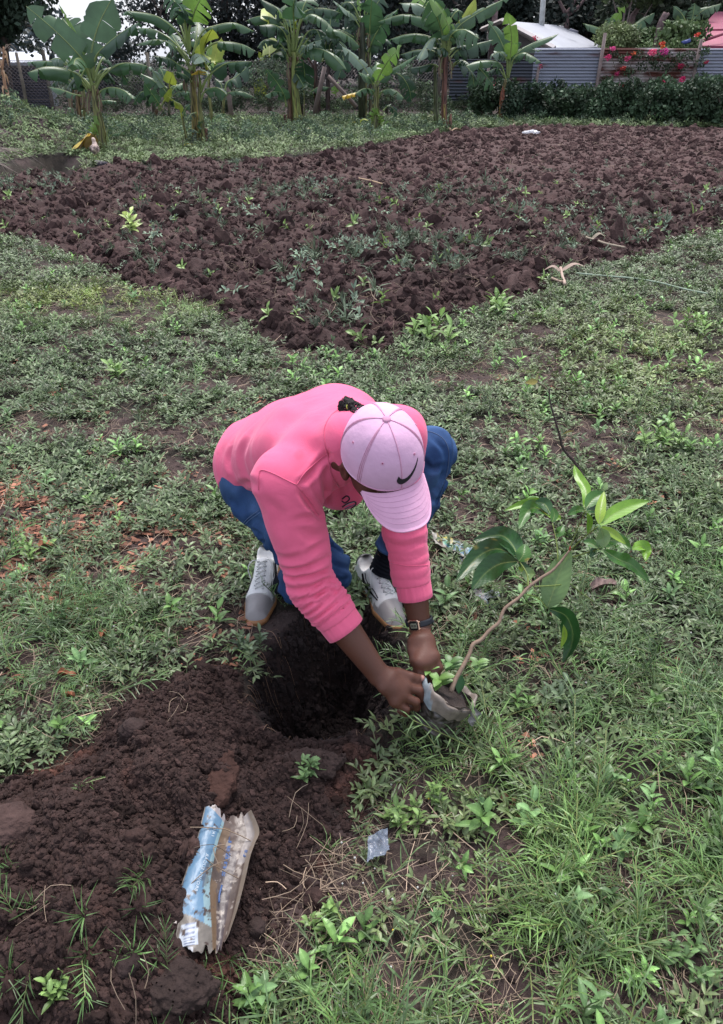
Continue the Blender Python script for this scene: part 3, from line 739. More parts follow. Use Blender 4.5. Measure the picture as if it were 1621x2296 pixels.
# ------------------------------------------------------------------ dry leaves at the banana feet
def curled_leaf(name, p, L, W, yaw, col, label, cat='leaf', group=None, bend=.5, pitch=.2):
    n = 10; m = 5; t = np.linspace(0, 1, n + 1)
    V = []
    for i in range(n + 1):
        w = W * .5 * math.sin(math.pi * min(1, t[i] * .92 + .04)) ** .7
        x = L * t[i]; z = .02 + L * (pitch * t[i] - bend * .5 * t[i] ** 2) + .03 * L * math.sin(t[i] * 9)
        for j in range(m):
            a = (j / (m - 1) - .5) * 2
            V.append([x, a * w, z + abs(a) * w * .7 + .01 * math.sin(a * 7 + t[i] * 5)])
    V = rot_xyz(V, 0, 0, yaw, p)
    o = mesh_obj(name, V, grid_faces(n + 1, m), straw_mat, col=np.tile(np.array(col), (len(V), 1)) * (1 + .2 * lr.normal(size=(len(V), 1))))
    return tag(o, label, cat, group)
def gp(u, v, dz=0):
    """point on the real ground seen near (u, v)"""
    p = AZ(u, v)
    for _ in range(4):
        z = float(ground_z(np.array([p[0]]), np.array([p[1]]))[0]); p = AZ(u, v, z)
    p[2] += dz; return p
mb = MB()
_p = gp(200, 345)
for k, (du, L_, yaw, c) in enumerate([(0, .55, 2.6, (.75, .5, .07)), (3, .5, 2.95, (.7, .45, .06)), (-3, .45, 3.3, (.62, .45, .1)), (6, .4, 2.2, (.5, .32, .12)), (-8, .3, 3.5, (.45, .33, .2))]):
    n = 8
    V = []
    for i in range(n + 1):
        t = i / n
        for a in (-1, -.4, .3, 1):
            V.append([L_ * t, a * .14 * math.sin(math.pi * min(1, t + .1)) , .34 * (1 - t) + .02 * math.sin(7 * a + 9 * t) - abs(a) * .05 + .02])
    V = rot_xyz(V, 0, 0, yaw, gp(208 + du, 345, .0))
    mb.add(V, grid_faces(n + 1, 4), c)
tag(mb.build('fallen_leaf', straw_mat), 'big yellow banana leaf hanging to the ground at the foot of the nearest banana stem', 'fallen leaf')
for (u, v, L_, W_, yaw, c, lab) in [
    (612, 300, .5, .14, .1, (.45, .34, .27), 'pale dried leaf on the weeds left of the fused banana stems'),
    (682, 297, .45, .14, .4, (.62, .47, .25), 'cream dried leaf curled at the foot of the fused banana stems'),
    (655, 292, .4, .1, 2.9, (.7, .45, .05), 'small yellow leaf lying below the fused banana stems'),
    (730, 268, .7, .14, .1, (.75, .42, .04), 'long orange-yellow leaf on the ground by the dark red-brown stems'),
    (742, 276, .4, .1, 4.2, (.65, .34, .03), 'short orange leaf hanging below the long orange-yellow one'),
    (815, 280, .5, .12, 3.0, (.75, .5, .05), 'yellow leaf lying at the foot of the very tall clump'),
    (1003, 292, .3, .09, 4.9, (.55, .4, .28), 'tan dried sheath standing at the foot of the dark red stem'),
    (1012, 297, .45, .16, .1, (.6, .42, .28), 'peach-coloured curled sheath lying at the foot of the dark red stem'),
    (955, 268, .6, .14, .3, (.42, .36, .25), 'pale folded dead leaf on a low heap behind the dark red stem'),
    (975, 262, .5, .12, .6, (.5, .4, .22), 'dead leaf with a yellow tip behind the dark red stem'),
    (1135, 276, .55, .1, 5.7, (.4, .28, .22), 'dry brown leaf beside the leaning slender plant'),
    (1150, 282, .4, .1, .5, (.45, .33, .27), 'small brown leaf on bare soil right of the slender plant'),
    (412, 330, .3, .1, .4, (.7, .45, .05), 'small yellow leaf in the weeds below the tall plant'),
    (505, 324, .35, .12, .4, (.7, .47, .1), 'yellow leaf scrap in the weeds right of the tall plant'),
    (920, 268, .4, .1, 0.2, (.3, .18, .14), 'brown dead leaf lying flat left of the heap of dead leaves')]:
    curled_leaf('dried_leaf', gp(u, v), L_, W_, yaw, c, lab, 'leaf', 'dry banana leaves on the ground')

# ------------------------------------------------------------------ fences
def chain_link():
    root = empty('chain_link_fence', AZ(300, 265), 'rusty chain-link fence on posts behind the banana plants', 'fence')
    A = AZ(-60, 272)[:2]; B = AZ(1120, 250)[:2]
    A = np.array([*A]); B = np.array([*B]); Ln = np.linalg.norm(B - A); d = (B - A) / Ln
    H = 1.55; mb = MB(); sp = .11; r = .0045
    k = int(Ln / sp)
    Vs = []; Fs = []
    segs = []
    for i in range(-int(H / sp), k):
        for sgn in (1, -1):
            s0 = i * sp; s1 = s0 + H
            z0, z1 = (0.05, H) if sgn > 0 else (H, .05)
            segs.append((s0, z0, s1, z1))
    for s0, z0, s1, z1 in segs:
        if s0 < 0: z0 = z0 + (z1 - z0) * (-s0) / (s1 - s0); s0 = 0
        if s1 > Ln: z1 = z0 + (z1 - z0) * (Ln - s0) / (s1 - s0); s1 = Ln
        if s1 <= s0: continue
        mb.tube([[*(A + d * s0), z0], [*(A + d * s1), z1]], r, 3, (.10, .085, .09))
    m = newmat('fence_wire', attr='Col', rough=.6, metal=.3)
    mb.build('wire_mesh', m, root)
    for z in (.55, 1.0, H):
        MB().tube([[*A, z], [*((A + B) / 2), z - .03], [*B, z]], .006, 4, (.12, .1, .1)).build('wire', m, root)
    for u, vt, vb in [(75, 145, 262), (345, 150, 262), (520, 145, 270), (690, 160, 262), (905, 150, 262), (1040, 150, 262)]:
        b = AZ(u, vb)
        s = np.dot(b[:2] - A, d); q = A + d * s
        MB().tube([[q[0], q[1] - .06, -.1], [q[0] + .02, q[1] - .06, .9], [q[0], q[1] - .06, 1.75]], [.055, .05, .045], 8, (.13, .11, .09)).build('post', wood_mat, root)
chain_link()
def strut(u0, v0, u1, v1, y, r, lab):
    mb = MB(); mb.tube([AY(u0, v0, y), AY((u0 + u1) / 2, (v0 + v1) / 2, y), AY(u1, v1, y)], [r, r * .95, r * .9], 8, (.17, .13, .12))
    tag(mb.build('wooden_post', wood_mat), lab, 'post', 'wooden posts among the banana plants')
_y = AZ(430, 268)[1]
strut(520, 272, 508, 170, _y, .075, 'upright grey wooden post between two banana plants')
strut(800, 240, 735, 170, _y + .3, .06, 'leaning wooden brace pole behind the very tall clump')
strut(703, 262, 728, 150, _y + .3, .07, 'pale slanting pole between the fused stems and the dark stems')

def iron_fence():
    Y0 = AZ(1300, 262)[1]
    root = empty('iron_sheet_fence', (AY(1370, 200, Y0)[0], Y0, 0), 'corrugated iron sheet fence with grey and rusty panels behind the flowering hedge', 'fence')
    xa = AY(840, 150, Y0)[0]
    def pan(x0, x1, z0, z1, col, name, yo=0.0):
        nz = int((z1 - z0) / .0095) * 1 + 1
        z = np.linspace(z0, z1, nz); n = 12
        yy = Y0 + yo + .018 * np.sin(z / .088 * 2 * np.pi)
        xs = np.linspace(x0, x1, n)
        V = np.array([[x, yy[i] + .01 * math.sin(x * 3), z[i]] for x in xs for i in range(nz)])
        F = grid_faces(n, nz)
        V2 = V + np.array([0, .004, 0])
        V = np.vstack([V, V2]); F = np.vstack([F, F[:, ::-1] + n * nz])
        mesh_obj(name, V, F, col, root)
    def hook(rust, base):
        def h(nt, N, L, b, src, tc):
            n = N.new('ShaderNodeTexNoise'); n.inputs['Scale'].default_value = 1.7; n.inputs['Detail'].default_value = 7
            mp = N.new('ShaderNodeMapping'); mp.inputs['Scale'].default_value = (.7, 1, 2.5)
            L.new(tc.outputs['Object'], mp.inputs[0]); L.new(mp.outputs[0], n.inputs['Vector'])
            r = N.new('ShaderNodeValToRGB'); e = r.color_ramp.elements
            e[0].position = rust - .08; e[0].color = (.10, .03, .022, 1); e[1].position = rust + .08; e[1].color = (*base, 1)
            L.new(n.outputs['Fac'], r.inputs[0]); L.new(r.outputs[0], b.inputs['Base Color'])
        return h
    gi = newmat('galvanised_iron', rough=.45, metal=.25, hook=hook(.33, (.24, .25, .31)))
    ri = newmat('rusty_iron', rough=.75, metal=.1, hook=hook(.50, (.42, .38, .38)))
    di = newmat('dark_iron', rough=.6, metal=.2, hook=hook(.40, (.06, .065, .085)))
    def X(u): return AY(u, 150, Y0)[0]
    zt = AY(1300, 107, Y0)[2]
    pan(X(1010), X(1198), .45, zt - .30, di, 'sheet', .02)
    pan(X(1195), X(1346), .4, zt, gi, 'sheet')
    pan(X(1342), X(1480), .4, zt, ri, 'sheet', .025)
    pan(X(1476), X(1562), .4, zt - .02, ri, 'sheet', .005)
    pan(X(1558), X(1640), .4, zt - .02, gi, 'sheet', .03)
    pan(X(1636), X(1900), .4, zt - .03, gi, 'sheet', .01)
    for u, vt, r in [(1342, 74, .06), (1556, 88, .06), (1204, 150, .05), (1092, 150, .05), (1770, 90, .06)]:
        mb = MB(); x = X(u); zt2 = AY(u, vt, Y0)[2]
        mb.tube([[x - .05, Y0 - .1, -.1], [x, Y0 - .1, .9], [x + .04, Y0 - .1, zt2]], [r, r * .95, r * .85], 8, (.22, .17, .16)); mb.build('post', wood_mat, root)
iron_fence()
def wall_left():
    y = AZ(20, 255)[1] + 2.5
    p0 = AY(-120, 155, y); p1 = AY(104, 155, y)
    root = empty('iron_wall', ((p0[0] + p1[0]) / 2, y, 0), 'dark corrugated iron wall behind the chain-link fence at the far left', 'wall')
    nz = 120; z = np.linspace(0, AY(0, 153, y)[2], nz)
    V = np.array([[x, y + .02 * math.sin(zz / .09 * 6.283), zz] for x in np.linspace(p0[0], p1[0], 6) for zz in z])
    V2 = V + np.array([0, .05, 0]); F = grid_faces(6, nz)
    mesh_obj('sheet', np.vstack([V, V2]), np.vstack([F, F[:, ::-1] + len(V)]), newmat('old_iron', (.055, .055, .075), rough=.6, metal=.2, var=[(2, .6, 1.3)]), root)
    MB().box([p1[0], y - .04, .9], [.05, .05, .95], None, (.16, .14, .12)).build('post', wood_mat, root)
wall_left()

# ------------------------------------------------------------------ houses
def slab(mb, quad, th, col):
    q = np.asarray(quad, float); n = np.cross(q[1] - q[0], q[3] - q[0]); n /= np.linalg.norm(n)
    if n[2] < 0: n = -n
    V = np.vstack([q, q - n * th]); F = np.array([[0, 1, 2, 3], [7, 6, 5, 4], [0, 4, 5, 1], [1, 5, 6, 2], [2, 6, 7, 3], [3, 7, 4, 0]])
    mb.add(V, F, col)
def roof_hook(sc):
    def h(nt, N, L, b, src, tc):
        w = N.new('ShaderNodeTexWave'); w.inputs['Scale'].default_value = sc; w.bands_direction = 'X'
        L.new(tc.outputs['Object'], w.inputs['Vector'])
        bp = N.new('ShaderNodeBump'); bp.inputs['Strength'].default_value = .25; bp.inputs['Distance'].default_value = .02
        L.new(w.outputs['Fac'], bp.inputs['Height']); L.new(bp.outputs[0], b.inputs['Normal'])
    return h
def grey_house():
    Y = 36.0
    pk = AY(1129, 46, Y); rd = AY(1263, 57, Y + 5.5)
    rd[2] = pk[2]
    rd = AY(1263, 57, Y + (pk[2] - AY(1263, 57, Y)[2]) / (AY(1263, 57, Y + 1)[2] - AY(1263, 57, Y)[2] + 1e-9)) if False else rd
    e1 = AY(1246, 108, Y - 2.0); e2 = AY(1352, 106, Y + 3.5)
    _n = np.cross(rd - pk, e1 - pk); _d = ray(1352, 106); e2 = ORG + _d * (((pk - ORG) @ _n) / (_d @ _n))
    ax = nrm(rd - pk)
    lf = AY(1082, 66, Y + 2.2); lf2 = lf + (rd - pk)
    root = empty('grey_house', ((pk[0] + rd[0]) / 2, Y + 2, 0), 'house with pale grey iron roof and slatted gable beyond the fence', 'house')
    rm = newmat('grey_roof', attr='Col', rough=.5, metal=.1, var=[(.6, .88, 1.08)], hook=roof_hook(6))
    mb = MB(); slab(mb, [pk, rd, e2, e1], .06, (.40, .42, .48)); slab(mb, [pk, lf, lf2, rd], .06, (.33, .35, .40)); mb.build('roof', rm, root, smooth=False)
    mb = MB()
    wall = newmat('cream_boards', attr='Col', rough=.7)
    inn = (rd - pk) * .08
    a = pk + inn - np.array([0, 0, .12]); b = e1 + inn - np.array([0, 0, .05]); c = lf + inn - np.array([0, 0, .05])
    # slatted gable: horizontal boards between the two roof slopes
    for k in range(16):
        f0 = k / 16; 
        pl = a + (c - a) * min(1, f0 * 2.2); pr = a + (b - a) * f0
        zl = a[2] - (a[2] - b[2]) * f0
        def on(p, q, z): t = (a[2] - z) / (p[2] - q[2] + 1e-9); return p + (q - p) * min(max(t, 0), 1)
        L0 = on(a, c, zl); R0 = on(a, b, zl); L0 = L0.copy(); L0[2] = zl; 
        mb.tube([L0, R0], .045, 4, (.55, .50, .47))
    mb.build('gable_board', wall, root, smooth=False); mb = MB()
    V = np.array([a, b, [b[0], b[1], 0], [c[0], c[1], 0], c]) + inn * .3
    mb.add(V, [np.array([[0, 1, 2], [0, 2, 3], [0, 3, 4]])], (.16, .14, .14))
    mb.build('gable_wall', wall, root, smooth=False)
    mb = MB(); mb.tube([pk - ax * .1, e1 - ax * .1], .09, 4, (.62, .56, .55)); mb.tube([pk - ax * .1, lf - ax * .1], .09, 4, (.55, .5, .48)); mb.build('fascia', wall, root, smooth=False)
    V = np.array([e1, e2, [e2[0], e2[1], 0], [e1[0], e1[1], 0]]) + np.array([-.15, .3, -.05]); V2 = V + np.array([0, .12, 0])
    mesh_obj('wall', np.vstack([V, V2]), np.array([[0, 1, 2, 3], [7, 6, 5, 4]]), newmat('pale_wall', (.45, .42, .38), rough=.8), root, False)
    mb = MB(); mb.tube([AY(1278, 66, Y + 2), AY(1296, 72, Y + 2)], .05, 6, (.2, .2, .25)); mb.build('vent', wall, root)
grey_house()
def red_house():
    Y = 33.0
    root = empty('red_house', (AY(1600, 100, Y)[0], Y + 2, 0), 'house with maroon-pink tiled roof behind the fence at the right', 'house')
    rm = newmat('maroon_roof', attr='Col', rough=.55, spec=.4, var=[(1.5, .85, 1.1)], hook=roof_hook(9))
    P = lambda u, v, y: AY(u, v, y)
    mb = MB(); c = (.30, .065, .12)
    slab(mb, [P(1605, 26, Y + 3), P(1760, 26, Y + 3), P(1800, 60, Y - .6), P(1568, 66, Y - .4)], .08, c)
    slab(mb, [P(1605, 26, Y + 3), P(1568, 66, Y - .4), P(1548, 72, Y + 4)], .08, c) if False else None
    slab(mb, [P(1568, 62, Y), P(1800, 52, Y), P(1800, 104, Y - 2.5), P(1500, 102, Y - 2.2)], .08, (.33, .075, .13))
    mb.build('roof', rm, root, smooth=False)
    mb = MB(); mb.tube([P(1575, 92, Y - 2.3), P(1621, 76, Y - 2.0), P(1660, 62, Y - 1.6)], .05, 6, (.28, .06, .10)); mb.build('ridge_cap', rm, root)
    V = np.array([P(1520, 100, Y - 1.2), P(1800, 100, Y - 1.2)]); V = np.vstack([V, V[::-1] * [1, 1, 0]]); V2 = V + np.array([0, .2, 0])
    mesh_obj('wall', np.vstack([V, V2]), np.array([[0, 1, 2, 3], [7, 6, 5, 4]]), newmat('red_house_wall', (.40, .36, .33), rough=.8), root, False)
red_house()
def white_house():
    Y = 34.0
    a = AY(-60, 118, Y); b = AY(118, 112, Y + 1); 
    root = empty('white_house', (AY(30, 130, Y)[0], Y, 0), 'low white building glimpsed between the dark tree and iron wall at far left', 'house')
    mb = MB(); slab(mb, [AY(-80, 116, Y + 3), AY(104, 116, Y + 3), AY(118, 140, Y - 1), AY(-80, 140, Y - 1)], .1, (.62, .66, .76)); mb.build('roof', newmat('white_roof', attr='Col', rough=.5), root, False)
    V = np.array([AY(-78, 140, Y), AY(112, 140, Y)]); V = np.vstack([V, V[::-1] * [1, 1, 0]]); V2 = V + np.array([0, .2, 0])
    mesh_obj('wall', np.vstack([V, V2]), np.array([[0, 1, 2, 3], [7, 6, 5, 4]]), newmat('white_wall', (.55, .56, .6), rough=.8), root, False)
white_house()
mb = MB(); _a = AY(1214, 60, 39); _b = AY(1222, -60, 39); mb.tube([[_a[0], 39, -.2], _a, _b], [.13, .12, .10], 10, (.42, .43, .42))
tag(mb.build('utility_pole', wood_mat), 'pale straight utility pole rising behind the grey roof', 'pole')
_u = []
for dv in (0, 8):
    pass

# ------------------------------------------------------------------ trees
def leafcloud(centers, radii, n, leaf, col, seed, flat=.8, dens_edge=True):
    """n leaf quads spread in clumps; returns V,F,C"""
    r = np.random.default_rng(seed)
    centers = np.asarray(centers, float); radii = np.asarray(radii, float)
    w = radii ** 2; w /= w.sum()
    k = r.choice(len(centers), n, p=w)
    d = r.normal(size=(n, 3)); d /= np.linalg.norm(d, axis=1)[:, None]
    rr = r.uniform(.35, 1, n) ** .5
    P = centers[k] + d * (rr * radii[k])[:, None] * np.array([1, 1, flat])
    sh = r.uniform(.6, 1.45, len(centers))[k] * r.uniform(.65, 1.4, n)
    a = r.normal(size=(n, 3)); a[:, 2] -= .5; a /= np.linalg.norm(a, axis=1)[:, None]
    b = np.cross(a, r.normal(size=(n, 3))); b /= np.linalg.norm(b, axis=1)[:, None]
    L = leaf * r.uniform(.6, 1.3, n)[:, None]; W = L * .32
    V = np.stack([P, P + a * L * .5 + b * W, P + a * L, P + a * L * .5 - b * W], 1).reshape(-1, 3)
    F = np.arange(4 * n).reshape(-1, 4)
    C = np.repeat(np.array(col)[None] * sh[:, None], 4, 0)
    return V, F, C
def clumps(c, R_, n, r, seed, flat=.8):
    g = np.random.default_rng(seed)
    d = g.normal(size=(n, 3)); d /= np.linalg.norm(d, axis=1)[:, None]
    return np.asarray(c) + d * (g.uniform(.2, 1, n) ** .45)[:, None] * R_ * np.array([1, .8, flat]), g.uniform(.5, 1.1, n) * r
def tree(u, Y, ztop, R_, label, col=(.032, .055, .030), n=9000, leaf=.17, trunk=(.08, .06, .055), tr=.16, flat=.9, sparse=1.0, seed=0, zc=None, kind='dense'):
    x = AY(u, 100, Y)[0]
    zc = ztop - R_ * flat if zc is None else zc
    root = empty('tree', (x, Y, 0), label, 'tree', 'trees behind the fences')
    cs, rs = clumps((x, Y, zc), R_, int(34 * sparse), R_ * .33, seed, flat)
    mb = MB(); V, F, C = leafcloud(cs, rs, int(n * sparse), leaf, col, seed); mb.add(V, F, C); mb.build('crown', leaf_dull, root, smooth=False)
    mb = MB(); g = np.random.default_rng(seed + 5)
    top = np.array([x + g.normal() * .3, Y, zc + R_ * .2])
    mb.tube(smooth_path([[x, Y, -.2], [x + g.normal() * .15, Y, zc * .5], top], 10), np.linspace(tr, tr * .35, 10), 8, trunk)
    for i in range(9):
        c = cs[g.integers(len(cs))]; t = g.uniform(.35, .95); s = np.array([x, Y, 0]) * (1 - t) + top * t
        mb.tube(smooth_path([s, (s + c) / 2 + [0, 0, .2], c], 7), np.linspace(tr * .45, tr * .1, 7), 6, trunk)
    mb.build('trunk', bark_mat, root)
tree(-5, 31, 7.2, 2.5, 'big dark broad tree hanging over the fence at the far left', (.036, .058, .036), 26000, .20, seed=1, zc=5.0, flat=1.05)
tree(-110, 31, 7, 4.2, 'dark tree at the very left edge beyond the iron wall', (.032, .050, .034), 12000, .2, seed=2, zc=4.2)
tree(395, 40, 6, 2.6, 'thin open-crowned tree with sky showing through, right of the sky gap', (.035, .045, .045), 3600, .17, seed=3, zc=3.9, sparse=.8)
tree(520, 41, 8.5, 3.0, 'tall dark conifer-like tree with drooping branches behind the tall banana plants', (.028, .034, .036), 8500, .2, seed=4, zc=4.2, flat=1.5)
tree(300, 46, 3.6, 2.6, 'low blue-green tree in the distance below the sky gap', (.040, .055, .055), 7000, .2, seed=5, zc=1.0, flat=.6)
0 and tree(205, 44, 5, 2.0, 'bushy tree at the left rim of the sky gap', (.032, .045, .036), 6000, .18, seed=6, zc=2.9)
tree(670, 42, 8, 3.6, 'dense dark tree behind the fused banana stems', (.026, .036, .030), 12000, .2, seed=7, zc=3.8)
tree(880, 36, 7, 3.6, 'dense dark tree behind the very tall clump', (.024, .034, .030), 12000, .2, seed=8, zc=3.8)
tree(1040, 44, 8, 4.2, 'black-green tree behind the grey house gable', (.028, .040, .032), 13000, .22, seed=9, zc=4.4)
tree(1190, 46, 9, 4.4, 'black-green tree beside the pale utility pole', (.026, .038, .032), 14000, .22, seed=10, zc=4.4)
tree(1310, 44, 8, 4.0, 'dark tree over the right end of the grey roof', (.028, .040, .034), 13000, .22, seed=12, zc=4.2)
tree(1400, 35, 5, 1.7, 'leafy tree with a slim pale trunk over the fence', (.06, .085, .035), 4200, .20, trunk=(.2, .16, .15), tr=.08, seed=13, zc=4.3, flat=.6)
tree(1500, 38, 7, 3.2, 'mid-green tree behind the red roof, left side', (.035, .05, .03), 10000, .22, seed=14, zc=4.2)
tree(1600, 42, 8, 3.6, 'tall green tree behind the red roof, right side', (.04, .055, .035), 11000, .22, seed=15, zc=4.6)
tree(1720, 40, 8, 4.0, 'dark tree just beyond the right edge', (.03, .04, .03), 9000, .22, seed=16, zc=4.0)
# bare forked branches that stand out pale in front of the dark trees
def bare_tree(pts_list, y, label):
    root = empty('bare_tree', (AY(*pts_list[0][0], y)[0], y, 0), label, 'tree', 'bare trunks in front of the dark trees')
    mb = MB()
    for k, pts in enumerate(pts_list):
        P = np.array([AY(u, v, y) for u, v in pts])
        if k == 0: P = np.vstack([[P[0, 0], y, -.2], P])
        mb.tube(smooth_path(P, 10), np.linspace(.15, .07, 10) * (1 if k == 0 else .6), 7, (.16, .11, .11))
    mb.build('trunk', bark_mat, root)
bare_tree([[(1270, 60), (1268, 30)], [(1268, 30), (1255, 5), (1245, -20)], [(1268, 32), (1285, 10), (1300, -20)], [(1272, 36), (1300, 12), (1322, -20)]], 41, 'bare forked trunk above the grey roof')
bare_tree([[(1476, 82), (1482, 50), (1492, 28)], [(1485, 45), (1500, 30)]], 31, 'slim pale leaning trunk right of the leafy bush')
bare_tree([[(1415, 55), (1423, 30), (1435, 12)]], 36, 'short pale trunk behind the feathery bush')
bare_tree([[(1108, 50), (1112, 20), (1112, -10)]], 38, 'thin straight trunk left of the grey gable')

# a far wood closing the horizon
_cs, _rs = [], []
g = np.random.default_rng(99)
for i in range(90):
    u = -700 + i * 38; Y = 58 + g.uniform(-4, 6)
    if 60 < u < 600: h_ = .6
    else: h_ = g.uniform(3.5, 7)
    c = AY(u, 100, Y); _cs.append([c[0], Y, h_ * .55]); _rs.append(3.6 if h_ > 2 else 1.0)
    if h_ > 2: _cs.append([c[0] + g.normal(), Y, h_]); _rs.append(2.8)
mb = MB(); V, F, C = leafcloud(_cs, _rs, 60000, .42, (.050, .066, .072), 98); mb.add(V, F, C)  # leaf colour raised and blued, painting in the haze of distance
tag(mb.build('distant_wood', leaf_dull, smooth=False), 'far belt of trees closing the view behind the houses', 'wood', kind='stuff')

# ------------------------------------------------------------------ shrubs in front of the iron fence
def shrub(u, v, w, h, label, col=(.04, .075, .032), n=2600, leaf=.11, seed=0, name='shrub', group='hedge shrubs in front of the iron fence', extra=None, cat='shrub', mat=None):
    p = AZ(u, v); x, y = p[0], p[1]
    root = empty(name, (x, y, 0), label, cat, group)
    g = np.random.default_rng(seed)
    k = 26
    cs = np.stack([x + g.uniform(-1, 1, k) * w * .5, y + g.uniform(-.35, .35, k), h * g.uniform(.12, .95, k) ** .8], -1)
    rs = g.uniform(.14, .3, k)
    V, F, C = leafcloud(cs, rs, n, leaf, col, seed, 1.0)
    V[:, 2] = np.maximum(V[:, 2], .02)
    mb = MB(); mb.add(V, F, C); mb.build('foliage', mat or leaf_dull, root, smooth=False)
    mb = MB()
    for i in range(7):
        c = cs[g.integers(k)]; mb.tube([[x + g.normal() * w * .2, y, -.05], [(x + c[0]) / 2, y, c[2] * .5], c], [.02, .016, .008], 5, (.09, .07, .06))
    mb.build('stem', bark_mat, root)
    if extra: extra(root)
    return root
def flowers(pts, y, col, n=40, rad=.09):
    def f(root):
        for u, v, s in pts:
            p = AY(u, v, y); V, F, C = leafcloud([p], [rad * s], int(n * s), .06, col, int(u), .8)
            C = np.clip(C, 0, .95)
            MB().add(V, F, C).build('flower_cluster', leaf_dull, root, smooth=False)
    return f
names = ['dark hedge shrub with red-tipped stems left of the first fence post', 'dark leafy hedge shrub just right of the slender banana plant', 'hedge shrub with light leaf tips below the grey iron panel',
         'hedge shrub below the left fence post', 'bushy hedge shrub below the rusty panel, left half', 'bushy hedge shrub below the rusty panel, right half', 'tall hedge shrub by the right fence post',
         'dense hedge shrub right of the right fence post', 'hedge shrub at the right border of the field', 'hedge shrub past the field corner']
for i, (u, v, w, h) in enumerate([(1120, 268, 1.6, .95), (1190, 272, 1.5, .92), (1262, 274, 1.6, .95), (1335, 275, 1.5, .85), (1400, 276, 1.5, .98), (1465, 277, 1.6, .92), (1530, 279, 1.5, 1.0), (1582, 281, 1.3, 1.05), (1640, 284, 1.6, .95), (1740, 286, 1.8, 1.0)]):
    shrub(u, v, w, h, names[i], (.045, .078, .042) if i != 1 else (.028, .052, .03), 3800, .105, seed=200 + i)
Yf = AZ(1300, 262)[1] - .25
shrub(1190, 258, 2.2, 1.5, 'dark climbing creeper on the fence top above the slender banana plant', (.03, .055, .025), 2600, .09, 301, 'creeper', 'creepers on the iron fence', flowers([(1213, 149, .7), (1108, 189, .6), (1200, 84, .8), (1131, 205, .5)], Yf, (.62, .05, .12)))
def bougainvillea():
    root = empty('bougainvillea', (AY(1440, 150, Yf)[0], Yf, 0), 'bougainvillea with pink and magenta flowers climbing over the rusty panel', 'climbing plant')
    pts = [(1375, 120), (1400, 130), (1430, 122), (1460, 130), (1490, 122), (1520, 128), (1545, 122), (1470, 145), (1500, 150), (1440, 150), (1530, 148), (1580, 115), (1570, 140), (1575, 170), (1585, 190), (1360, 180), (1410, 160)]
    V, F, C = leafcloud([AY(u, v, Yf) for u, v in pts], [.19] * len(pts), 1500, .075, (.03, .05, .025), 400, .7); MB().add(V, F, C).build('foliage', leaf_dull, root, smooth=False)
    mb = MB()
    for k in range(6):
        u = 1380 + k * 36; mb.tube([[AY(u, 150, Yf)[0], Yf, 0], AY(u + 10, 180, Yf), AY(u - 10, 125, Yf)], [.02, .015, .008], 5, (.1, .08, .07))
    mb.build('stem', bark_mat, root)
    for u, v, s, c in [(1463, 117, 1.6, (.85, .09, .25)), (1489, 116, 1.7, (.85, .07, .42)), (1363, 129, 1.2, (.75, .06, .22)), (1407, 131, 1.1, (.75, .08, .25)), (1373, 109, .9, (.8, .12, .35)), (1526, 148, 1.0, (.55, .03, .12)), (1529, 178, 1.1, (.7, .04, .18)),
                       (1485, 180, .9, (.65, .04, .14)), (1397, 153, .9, (.5, .05, .04)), (1395, 192, 1.0, (.5, .02, .05)), (1611, 178, .9, (.75, .05, .25)), (1586, 203, .9, (.7, .06, .12)), (1484, 98, .8, (.85, .10, .06)), (1484, 106, .5, (.8, .2, .05)), (1563, 77, .7, (.7, .08, .05)), (1383, 165, .7, (.4, .03, .12)), (1420, 120, .5, (.7, .15, .06)), (1583, 140, .6, (.4, .03, .08))]:
        p = AY(u, v, Yf - .15); V, F, C = leafcloud([p, p + [.05, 0, .03]], [.075 * s, .05 * s], int(110 * s), .045, np.array(c) * .8, int(u), .8)
        MB().add(V, F, np.clip(C, 0, .95)).build('flower_cluster', leaf_dull, root, smooth=False)
bougainvillea()
# plants beyond the fence
shrub(1392, 262, 1, 1, 'feathery yellow-green bush rising above the fence', (.13, .17, .06), 10, .1, 1) if False else None
def over_fence(u, v0, v1, wpx, y, label, col, n, leaf, seed):
    c = AY(u, (v0 + v1) / 2, y); top = AY(u, v0, y)[2]; bot = AY(u, v1, y)[2]; w = wpx / FOC * y * .9
    root = empty('bush', (c[0], y, 0), label, 'bush', 'bushes beyond the iron fence')
    g = np.random.default_rng(seed); k = 20
    cs = np.stack([c[0] + g.uniform(-.5, .5, k) * w, y + g.uniform(-.4, .4, k), g.uniform(bot, top - .2, k)], -1)
    V, F, C = leafcloud(cs, g.uniform(.25, .45, k), n, leaf, col, seed); MB().add(V, F, C).build('foliage', leaf_dull, root, smooth=False)
    MB().tube([[c[0], y, 0], [c[0], y, bot], [c[0], y, top - .3]], [.07, .06, .03], 6, (.12, .1, .09)).build('stem', bark_mat, root)
over_fence(1383, 52, 104, 52, 31, 'feathery yellow-green bush rising above the fence', (.15, .19, .085), 5200, .10, 501)
over_fence(1455, 66, 106, 62, 32, 'broad-leaved green bush above the rusty panel', (.07, .11, .045), 1500, .20, 502)
over_fence(1530, 52, 70, 75, 30.5, 'vine of round leaves trained along in front of the red roof', (.08, .12, .05), 900, .18, 503)
over_fence(1500, 92, 108, 110, 30, 'low light-green bush just over the fence top', (.10, .15, .06), 1500, .13, 504)
